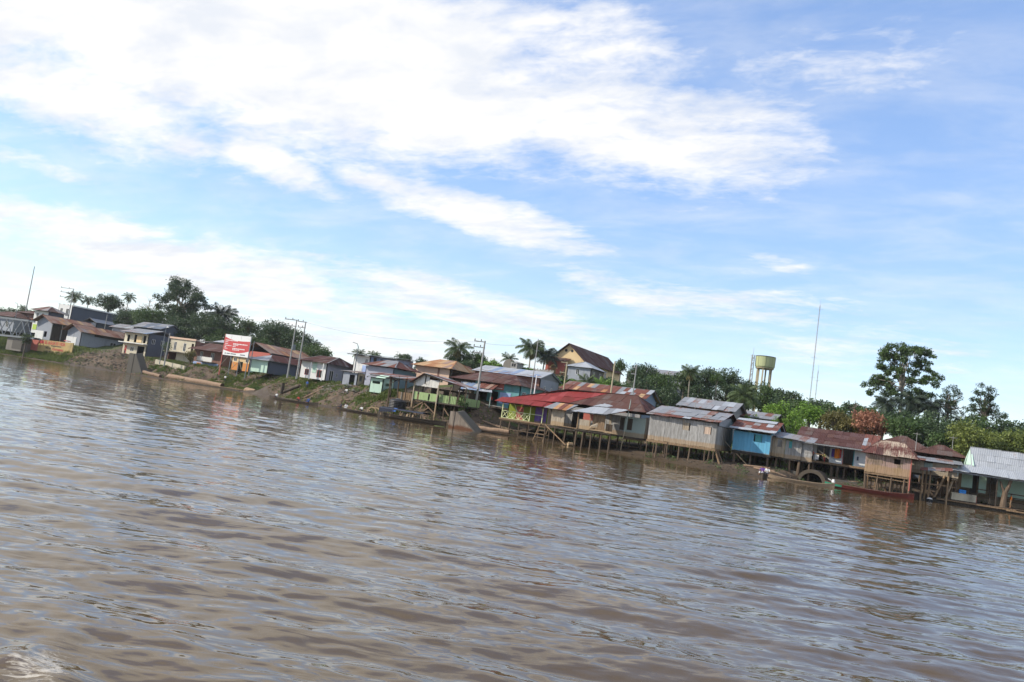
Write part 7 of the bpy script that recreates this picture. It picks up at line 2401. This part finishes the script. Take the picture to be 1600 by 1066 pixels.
log('short pale log beached left of the longest log', (-164.4, 8.6, 0.9), (-157.6, 8.0, 0.55), 0.42)
log('longest pale log beached on the left shore', (-156.2, 9.2, 0.75), (-138.6, 8.6, 0.5), 0.62)
log('floating log at the end of the plank raft', (-129.0, 6.2, 0.35), (-125.4, 5.2, 0.3), 0.62)
log('long log at the waterline beside the concrete landing wall', (-58.6, -18.6, 0.45), (-54.0, -17.6, 0.6), 0.36)
log('cut tree stump standing on the earth bank', (-105.8, -8.6, 1.0), (-105.8, -8.6, 3.0), 0.33, 'wood_dark')
log('dark log leaning beside the tree stump', (-105.0, -8.9, 1.4), (-101.6, -9.0, 2.9), 0.28, 'wood_dark')
log('round log butt below the red house prop', (-43.6, -20.2, 0.25), (-43.2, -19.6, 0.3), 0.24, 'wood_pale', 'wood_pale')
t = thing('plank_raft', 'long flat raft of yellow planks moored along the left logs', 'raft', (-149.5, 6.6, 0.0), R(-3))
for i in range(3):
    beam('float_log', (0, i * 0.6, 0.05), (22, i * 0.6, 0.02), 0.45, 0.4, 'wood_dark', t)
for i in range(26):
    beam('deck_plank', (0.4 + i * 0.85, -0.2, 0.32), (0.4 + i * 0.85, 1.5, 0.32), 0.6, 0.08, 'wood_tan' if i % 3 else 'wood_pale', t)


# ------------------------------------------------------------------ boats
def canoe(name, label, X, Y, rz, L, B, D, mat, trim, z=0.0, thwarts=4, rise=0.25, cat='boat'):
    t_ = thing(name, label, cat, (X, Y, z), rz)
    n = 18
    mb_ = MB()

    def section(u_, inner):
        f = max(0.0, 1 - abs(2 * u_ - 1) ** 2.6)
        b = B / 2 * (0.12 + 0.88 * f) - (0.04 if inner else 0)
        zt = D + rise * abs(2 * u_ - 1) ** 3
        zb_ = -0.12 + 0.55 * rise * abs(2 * u_ - 1) ** 4 + (0.07 if inner else 0)
        x = L * u_
        return [Vector((x, -b, zt)), Vector((x, -b * 0.82, (zt + zb_) / 2)), Vector((x, -b * 0.45, zb_)), Vector((x, b * 0.45, zb_)), Vector((x, b * 0.82, (zt + zb_) / 2)), Vector((x, b, zt))]
    for inner in (False, True):
        prev = None
        for i in range(n + 1):
            s = section(i / n, inner)
            if prev:
                for k in range(5):
                    mb_.face([prev[k], prev[k + 1], s[k + 1], s[k]])
            else:
                mb_.face(s)
            prev = s
        mb_.face(prev)
    ho = obj('hull', mb_, mat, t_)
    mb_ = MB()
    for k in (0, 5):
        pts = [section(i / n, False)[k] for i in range(n + 1)]
        for a, b in zip(pts, pts[1:]):
            mb_.bar(a, b, 0.07, 0.06)
    obj('gunwale', mb_, trim, t_)
    for i in range(thwarts):
        u_ = 0.18 + 0.64 * i / max(1, thwarts - 1)
        s = section(u_, True)
        beam('thwart', (L * u_, s[1].y, D * 0.55), (L * u_, s[4].y, D * 0.55), 0.22, 0.05, 'wood_pole', t_)
    return t_


canoe('canoe', 'small dark canoe paddled by two people near the mud shore', -16.1, -29.6, R(97), 4.8, 0.95, 0.40, 'wood_dark', 'wood_dark', thwarts=3)
canoe('longboat', 'long low grey dugout moored in front of the drain pipe', -16.6, -23.4, R(8), 7.4, 0.8, 0.26, 'wood_grey', 'wood_grey', thwarts=5)
MT['boat_red'] = wood('boat_red', (0.10, 0.035, 0.025), (0.05, 0.02, 0.016), None, 0.8, (0.13, 0.03, 0.022), 0.2)
t = canoe('longboat', 'long rust red boat with green bow moored below the pink board house', -10.6, -20.8, R(8), 9.6, 1.1, 0.42, 'boat_red', 'tin_rust', thwarts=5)
mb = MB()
for s_ in (-1, 1):
    mb.hexa([(0.05, s_ * 0.10, 0.28), (1.9, s_ * 0.52, 0.20), (1.9, s_ * 0.56, 0.20), (0.05, s_ * 0.16, 0.28), (0.05, s_ * 0.12, 0.60), (1.9, s_ * 0.585, 0.44), (1.9, s_ * 0.62, 0.44), (0.05, s_ * 0.18, 0.60)])
MT['boat_green'] = plain('boat_green', (0.03, 0.20, 0.12), 0.6)
obj('bow_band', mb, 'boat_green', t)
mb = MB()
mb.tube([(1.0, 0, 0.42), (1.0, 0, 0.62), (1.0, 0, 0.95)], [0.18, 0.2, 0.12], 9)
mb.bar((1.0, 0, 0.7), (0.4, 0.1, 0.95), 0.06)
tag(obj('outboard_motor', mb, 'white_paint'), 'small white motor standing in the green bow', 'motor').matrix_world = Matrix.Translation((-10.6, -20.8, 0)) @ Matrix.Rotation(R(8), 4, 'Z')
canoe('longboat', 'long dark canoe with three people left on the town shore', -102.4, -15.2, R(-2), 11.2, 0.95, 0.3, 'wood_dark', 'wood_dark', thwarts=6)
canoe('longboat', 'long dark canoe with two people beside the cargo barge', -84.4, -19.4, R(-2), 10.6, 1.0, 0.3, 'wood_dark', 'wood_dark', thwarts=6)

# cargo barge with the tarpaulin and the tank
t = canoe('cargo_barge', 'dark wooden barge with blue tarp canopy moored at the pavilion', -75.4, -20.4, R(-2), 12.6, 2.2, 0.62, 'wood_dark', 'wood_dark', thwarts=5, rise=0.15)
for x in (1.2, 3.0, 4.8, 6.6, 8.6):
    for y in (-0.85, 0.85):
        beam('canopy_post', (x, y, 0.3), (x, y, 1.5), 0.07, 0.07, 'wood_pale', t)
mb = MB()
for k_ in range(8):
    a, b = math.pi * k_ / 8, math.pi * (k_ + 1) / 8
    p = [(x, -1.0 * math.cos(q), 1.35 + 0.22 * math.sin(q)) for (x, q) in ((0.9, a), (9.0, a), (9.0, b), (0.9, b))]
    mb.slab(p, (0, -math.cos((a + b) / 2) * 0.3, 1), 0.03)
obj('tarp', mb, 'navy', t)
mb = MB()
mb.hexa([(0.9, -1.02, 0.75), (3.6, -1.02, 1.0), (3.6, -1.0, 1.0), (0.9, -1.0, 0.75), (0.9, -1.04, 1.36), (3.6, -1.04, 1.36), (3.6, -1.0, 1.36), (0.9, -1.0, 1.36)])
obj('tarp_flap', mb, 'navy', t)
mb = MB()
mb.hexa([(3.4, -1.06, 1.15), (4.0, -1.06, 1.1), (4.0, -1.02, 1.1), (3.4, -1.02, 1.15), (3.4, -0.6, 1.62), (4.0, -0.6, 1.6), (4.0, -0.5, 1.6), (3.4, -0.5, 1.62)])
obj('tarp_fold', mb, 'blue_tarp', t)
for i in range(6):
    beam('sack', (4.4 + i * 0.5, -0.5, 0.6), (4.6 + i * 0.5, -0.5, 1.15), 0.4, 0.3, 'wood_pale' if i % 2 else 'wood_dark', t)
t = thing('water_tank', 'ribbed black plastic water tank above the cargo barge', 'tank', (-73.4, -18.4, 1.0))
mb = MB()
prof = [(0.0, 1.35)]
zz = 0.0
pts, rad = [], []
for i in range(11):
    pts.append((0, 0, 0.55 + 0.12 * i))
    rad.append(1.35 if i % 2 else 1.28)
pts += [(0, 0, 1.95), (0, 0, 2.05)]
rad += [0.9, 0.4]
mb.tube(pts, rad, 24)
obj('body', mb, 'black', t)
mb = MB()
mb.tube([(0, 0, 2.05), (0, 0, 2.15)], 0.32, 12)
obj('lid', mb, 'steel_grey', t)
mb = MB()
mb.box(-1.5, 1.5, -1.2, 1.2, 0.42, 0.54)
for x in (-1.3, 1.3):
    for y in (-1.0, 1.0):
        mb.bar((x, y, -1.6), (x, y, 0.45), 0.14)
obj('stand', mb, 'wood_pole', t)
t = thing('hull_frame', 'curved pale ribs of a boat hull lying beside the barge', 'boat frame', (-77.4, -19.2, 0.1))
for i in range(3):
    mb = MB()
    mb.tube([(i * 0.5 - 0.9 + 0.9 - 0.9 * math.cos(math.pi * k_ / 8), i * 0.25, 0.1 + 1.0 * math.sin(math.pi * k_ / 8)) for k_ in range(9)], 0.09, 6)
    obj('rib', mb, 'wood_pale', t)
tag(obj('weed_patch', (lambda b: b)(ROCK[0]), 'grass'), 'tiny patch of green weed floating by the concrete wall', 'weed')
bpy.data.objects['weed_patch'].location = (-62.5, -23.0, 0.0)
bpy.data.objects['weed_patch'].scale = (0.9, 0.5, 0.12)


# ------------------------------------------------------------------ people
def person(label, X, Y, z, rz, shirt, pants='pants', pose='sit', h_=1.65, sleeves=True, hat=None):
    """one continuous body grown by a Skin modifier from a joint skeleton"""
    s = h_ / 1.7
    if pose == 'sit':
        J = dict(pel=(0, 0, .22), wst=(0, -.02, .42), chs=(0, .03, .64), nck=(0, .07, .80), hed=(0, .10, .90), crn=(0, .11, 1.0),
                 shl=(-.19, .03, .72), ell=(-.27, .16, .50), wrl=(-.16, .36, .44), hnl=(-.13, .44, .45),
                 shr=(.19, .03, .72), elr=(.27, .16, .50), wrr=(.16, .36, .44), hnr=(.13, .44, .45),
                 hpl=(-.11, .02, .20), knl=(-.16, .40, .38), anl=(-.14, .46, .05), ftl=(-.14, .60, .03),
                 hpr=(.11, .02, .20), knr=(.16, .40, .38), anr=(.14, .46, .05), ftr=(.14, .60, .03))
    else:
        J = dict(pel=(0, 0, .88), wst=(0, 0, 1.05), chs=(0, .01, 1.26), nck=(0, .01, 1.44), hed=(0, .03, 1.56), crn=(0, .03, 1.66),
                 shl=(-.19, 0, 1.36), ell=(-.26, .02, 1.10), wrl=(-.25, .14, .90), hnl=(-.24, .18, .83),
                 shr=(.19, 0, 1.36), elr=(.28, .05, 1.12), wrr=(.22, .24, 1.05), hnr=(.19, .31, 1.06),
                 hpl=(-.10, 0, .86), knl=(-.11, .03, .48), anl=(-.11, 0, .08), ftl=(-.12, .14, .04),
                 hpr=(.10, 0, .86), knr=(.12, .05, .48), anr=(.12, 0, .08), ftr=(.13, .14, .04))
    Rd = dict(pel=.13, wst=.12, chs=.145, nck=.05, hed=.088, crn=.06, shl=.062, ell=.042, wrl=.03, hnl=.04, shr=.062, elr=.042, wrr=.03, hnr=.04,
              hpl=.085, knl=.06, anl=.04, ftl=.035, hpr=.085, knr=.06, anr=.04, ftr=.035)
    E_ = [('pel', 'wst'), ('wst', 'chs'), ('chs', 'nck'), ('nck', 'hed'), ('hed', 'crn'), ('chs', 'shl'), ('shl', 'ell'), ('ell', 'wrl'), ('wrl', 'hnl'),
          ('chs', 'shr'), ('shr', 'elr'), ('elr', 'wrr'), ('wrr', 'hnr'), ('pel', 'hpl'), ('hpl', 'knl'), ('knl', 'anl'), ('anl', 'ftl'), ('pel', 'hpr'), ('hpr', 'knr'), ('knr', 'anr'), ('anr', 'ftr')]
    names = list(J)
    me_ = bpy.data.meshes.new('body')
    me_.from_pydata([Vector(J[n_]) * s for n_ in names], [(names.index(a), names.index(b)) for a, b in E_], [])
    o = bpy.data.objects.new('body_src', me_)
    COL.objects.link(o)
    o.modifiers.new('skin', 'SKIN')
    for i, n_ in enumerate(names):
        me_.skin_vertices[0].data[i].radius = (Rd[n_] * s, Rd[n_] * s)
        me_.skin_vertices[0].data[i].use_root = n_ == 'pel'
    o.modifiers.new('sub', 'SUBSURF').levels = 1
    bpy.context.view_layer.update()
    bm2 = bpy.data.meshes.new_from_object(o.evaluated_get(bpy.context.evaluated_depsgraph_get()))
    bpy.data.objects.remove(o)
    bm2.materials.clear()
    for mt in (shirt, pants, 'skin'):
        bm2.materials.append(MT[mt])
    PS = {n_: Vector(J[n_]) * s for n_ in names}
    kind = {}
    for n_ in names:
        kind[n_] = 0 if n_ in ('wst', 'chs', 'shl', 'shr') else (1 if n_ in ('pel', 'hpl', 'hpr', 'knl', 'knr') else 2)
    if sleeves:
        kind['ell'] = kind['elr'] = 0
    for p in bm2.polygons:
        c = Vector(p.center)
        p.material_index = kind[min(names, key=lambda n_: (PS[n_] - c).length - Rd[n_] * s)]
        p.use_smooth = True
    t_ = thing('person', label, 'person', (X, Y, z), rz)
    link('body', bm2, t_)
    hd = PS['hed']
    mb_ = MB()
    rr_ = .105 * s
    rings = []
    for i in range(5):
        a = math.pi / 2 * i / 4
        rings.append([hd + Vector((math.cos(b) * rr_ * math.cos(a) * .95, math.sin(b) * rr_ * math.cos(a) * 1.1 - .02 * s, rr_ * (.25 + 1.0 * math.sin(a)))) for b in [2 * math.pi * k / 10 for k in range(10)]])
    for a, b in zip(rings, rings[1:]):
        for k in range(10):
            mb_.face([a[k], a[(k + 1) % 10], b[(k + 1) % 10], b[k]])
    obj('hair' if not hat else 'hat', mb_, hat or 'hair', t_, True)
    mb_ = MB()                                           # nose
    q = hd + Vector((0, .085 * s, 0))
    mb_.bar(q + Vector((0, 0, .02 * s)), q + Vector((0, .02 * s, -.02 * s)), .02 * s)
    obj('nose', mb_, 'skin', t_)
    return t_


cw = Matrix.Translation((-16.1, -29.6, 0)) @ Matrix.Rotation(R(97), 4, 'Z')
p = cw @ Vector((1.3, 0.12, .34))
person('person in navy and white shirt paddling the bow of the small canoe', p.x, p.y, p.z, R(165), 'purple_cloth', 'white_cloth', 'sit', 1.8)
p = cw @ Vector((3.0, -0.3, .34))
person('person in white top seated behind in the small canoe', p.x, p.y, p.z, R(190), 'white_cloth', 'pants', 'sit', 1.7)
t = thing('paddle', 'pale wooden paddle held out over the small canoe side', 'paddle', tuple(cw @ Vector((1.2, -0.25, .80))), R(0))
beam('shaft', (-.2, 0, 0), (1.0, -.2, .1), .035, .035, 'wood_pale', t)
mb = MB()
mb.slab([(.95, -.28, .08), (1.4, -.30, .14), (1.4, -.22, .14), (.95, -.12, .08)], (0, 0, 1), .025)
obj('blade', mb, 'wood_pale', t)
person('child in pale yellow shirt standing on the porch', -12.1, -9.1, 2.63, R(160), 'yellow_cloth', 'red_cloth', 'stand', 1.4)
person('person in red top inside the open porch', -13.6, -8.9, 2.63, R(150), 'red_cloth', 'pants', 'stand', 1.6)
q = raft(6.9, .2, .56)
person('person in orange shirt on the floating house raft', q.x, q.y, q.z, R(100), 'orange_cloth', 'wood_tan', 'stand', 1.65)
q = raft(6.3, .4, .56)
person('person in blue shirt beside the one in orange', q.x, q.y, q.z, R(60), 'blue_cloth', 'pants', 'stand', 1.65)
person('person in white shirt crouched at the left end of the left canoe', -100.8, -15.2, .24, R(170), 'white_cloth', 'pants', 'sit', 1.6)
person('person in dark red top in the middle of the left canoe', -95.7, -15.4, .24, R(190), 'red_cloth', 'pants', 'sit', 1.6)
person('person in purple blue clothes at the right of the left canoe', -93.4, -15.5, .24, R(180), 'blue_cloth', 'blue_cloth', 'sit', 1.6)
person('person with grey top at the end of the canoe beside the barge', -83.4, -19.4, .24, R(170), 'pants', 'pants', 'sit', 1.6)
person('person in white shirt near the end of the canoe beside the barge', -82.3, -19.45, .24, R(200), 'white_cloth', 'white_cloth', 'sit', 1.65)
person('person in white vest in the middle of the canoe beside the barge', -79.2, -19.5, .24, R(180), 'white_cloth', 'pants', 'sit', 1.6)
person('person in white shirt squatting on the bank by the grey hut', -91.4, -8.4, gz(-91.4, -8.4), R(180), 'white_cloth', 'pants', 'sit', 1.65)
person('person in white shirt standing below the billboard', -140.6, 11.0, gz(-140.6, 11.0), R(180), 'white_cloth', 'pants', 'stand', 1.7)
person('person in red shirt before the cream balcony house', -182.6, 17.0, gz(-182.6, 17.0), R(180), 'red_cloth', 'pants', 'stand', 1.7)
person('person in blue shirt before the white house', -105.4, -2.6, gz(-105.4, -2.6), R(180), 'blue_cloth', 'pants', 'stand', 1.7)
person('person in dark clothes inside the turquoise shop', -63.6, -6.6, 4.1, R(180), 'red_cloth', 'pants', 'stand', 1.7)

# washing and goods
for i, (x, w_, hh, mt, lb) in enumerate(((-11.35, .34, 1.05, 'purple_cloth', 'purple towel hanging beside the orange one on the porch wall'), (-10.98, .62, 1.25, 'orange_cloth', 'bright orange towel hanging on the porch wall'), (-10.36, .22, 1.1, 'red_cloth', 'dark red cloth hanging right of the orange towel'))):
    mb = MB()
    for k_ in range(5):
        a, b = k_ / 5, (k_ + 1) / 5
        f = lambda u_: .05 * math.sin(u_ * 9 + i)
        mb.slab([(w_ * a, f(a), 0), (w_ * b, f(b), 0), (w_ * b, f(b) * .4, hh), (w_ * a, f(a) * .4, hh)], (0, -1, 0), .02)
    o = obj('towel', mb, mt)
    o.location = (x, -8.22, 3.62 - .1 * (i == 1))
    tag(o, lb, 'towel')
for i, (x, mt) in enumerate(((-15.6, 'white_cloth'), (-14.9, 'white_cloth'), (-13.2, 'white_cloth'))):
    mb = MB()
    mb.slab([(0, 0, 0), (.45, 0, 0), (.45, .02, .6), (0, .02, .6)], (0, -1, 0), .02)
    o = obj('washing', mb, mt)
    o.location = (x, -9.36, 3.0)
    tag(o, ('white cloth hung on the porch rail, ' + ('leftmost', 'second', 'third')[i]), 'cloth', 'washing on the porch rail')


# three-wheeled motor carts by the slogan wall
def motor_cart(label, X, Y, z, rz, col):
    t_ = thing('motor_cart', label, 'motor cart', (X, Y, z), rz)
    for (x, y) in ((-.7, -.55), (-.7, .55), (1.0, 0)):
        mb_ = MB()
        mb_.tube([(x, y - .06, .28), (x, y + .06, .28)], .28, 14)
        w_ = obj('wheel', mb_, 'black', t_)
        mb_ = MB()
        mb_.tube([(x, y - .07, .28), (x, y + .07, .28)], .13, 10)
        obj('hub', mb_, 'galv', w_)
    mb_ = MB()
    mb_.hexa([(-1.1, -.5, .35), (.2, -.5, .35), (.2, .5, .35), (-1.1, .5, .35), (-1.15, -.52, .95), (.0, -.52, .75), (.0, .52, .75), (-1.15, .52, .95)])
    mb_.bar((.1, 0, .5), (1.0, 0, .75), .3, .3)
    obj('body', mb_, col, t_)
    mb_ = MB()
    mb_.hexa([(-1.2, -.6, 1.5), (.7, -.6, 1.55), (.7, .6, 1.55), (-1.2, .6, 1.5), (-1.1, -.5, 1.68), (.6, -.5, 1.7), (.6, .5, 1.7), (-1.1, .5, 1.68)])
    obj('canopy', mb_, col, t_)
    for (x, y) in ((-1.1, -.5), (-1.1, .5), (.55, -.5), (.55, .5)):
        beam('canopy_post', (x, y, .6), (x, y, 1.52), .05, .05, 'steel_grey', t_)
    mb_ = MB()
    mb_.bar((.95, -.35, 1.0), (.95, .35, 1.0), .05)
    mb_.bar((1.0, 0, .5), (.95, 0, 1.0), .06)
    obj('handlebar', mb_, 'black', t_)
    return t_


motor_cart('blue motor cart with canopy parked by the left open shed', -220.4, 18.0, gz(-220.4, 18.0) + .02, R(20), 'blue_tarp')
motor_cart('red motor cart with canopy parked between the two sheds', -208.4, 19.0, gz(-208.4, 19.0) + .02, R(-15), 'red_paint')



# ------------------------------------------------------------------ damp morning air over the river
mb = MB()
mb.box(-1010, 1010, -810, 1100, -30, 52)
M = bpy.data.materials.new('haze')
M.use_nodes = True
M.node_tree.nodes.clear()
hv = M.node_tree.nodes.new('ShaderNodeVolumePrincipled')
hv.inputs['Color'].default_value = (0.93, 0.96, 1.0, 1)
hv.inputs['Density'].default_value = 0.0001
hv.inputs['Anisotropy'].default_value = 0.2
ho = M.node_tree.nodes.new('ShaderNodeOutputMaterial')
M.node_tree.links.new(hv.outputs[0], ho.inputs['Volume'])
MT['haze'] = M
struct(obj('haze', mb, 'haze'), 'stuff')
SC.cycles.volume_bounces = 0
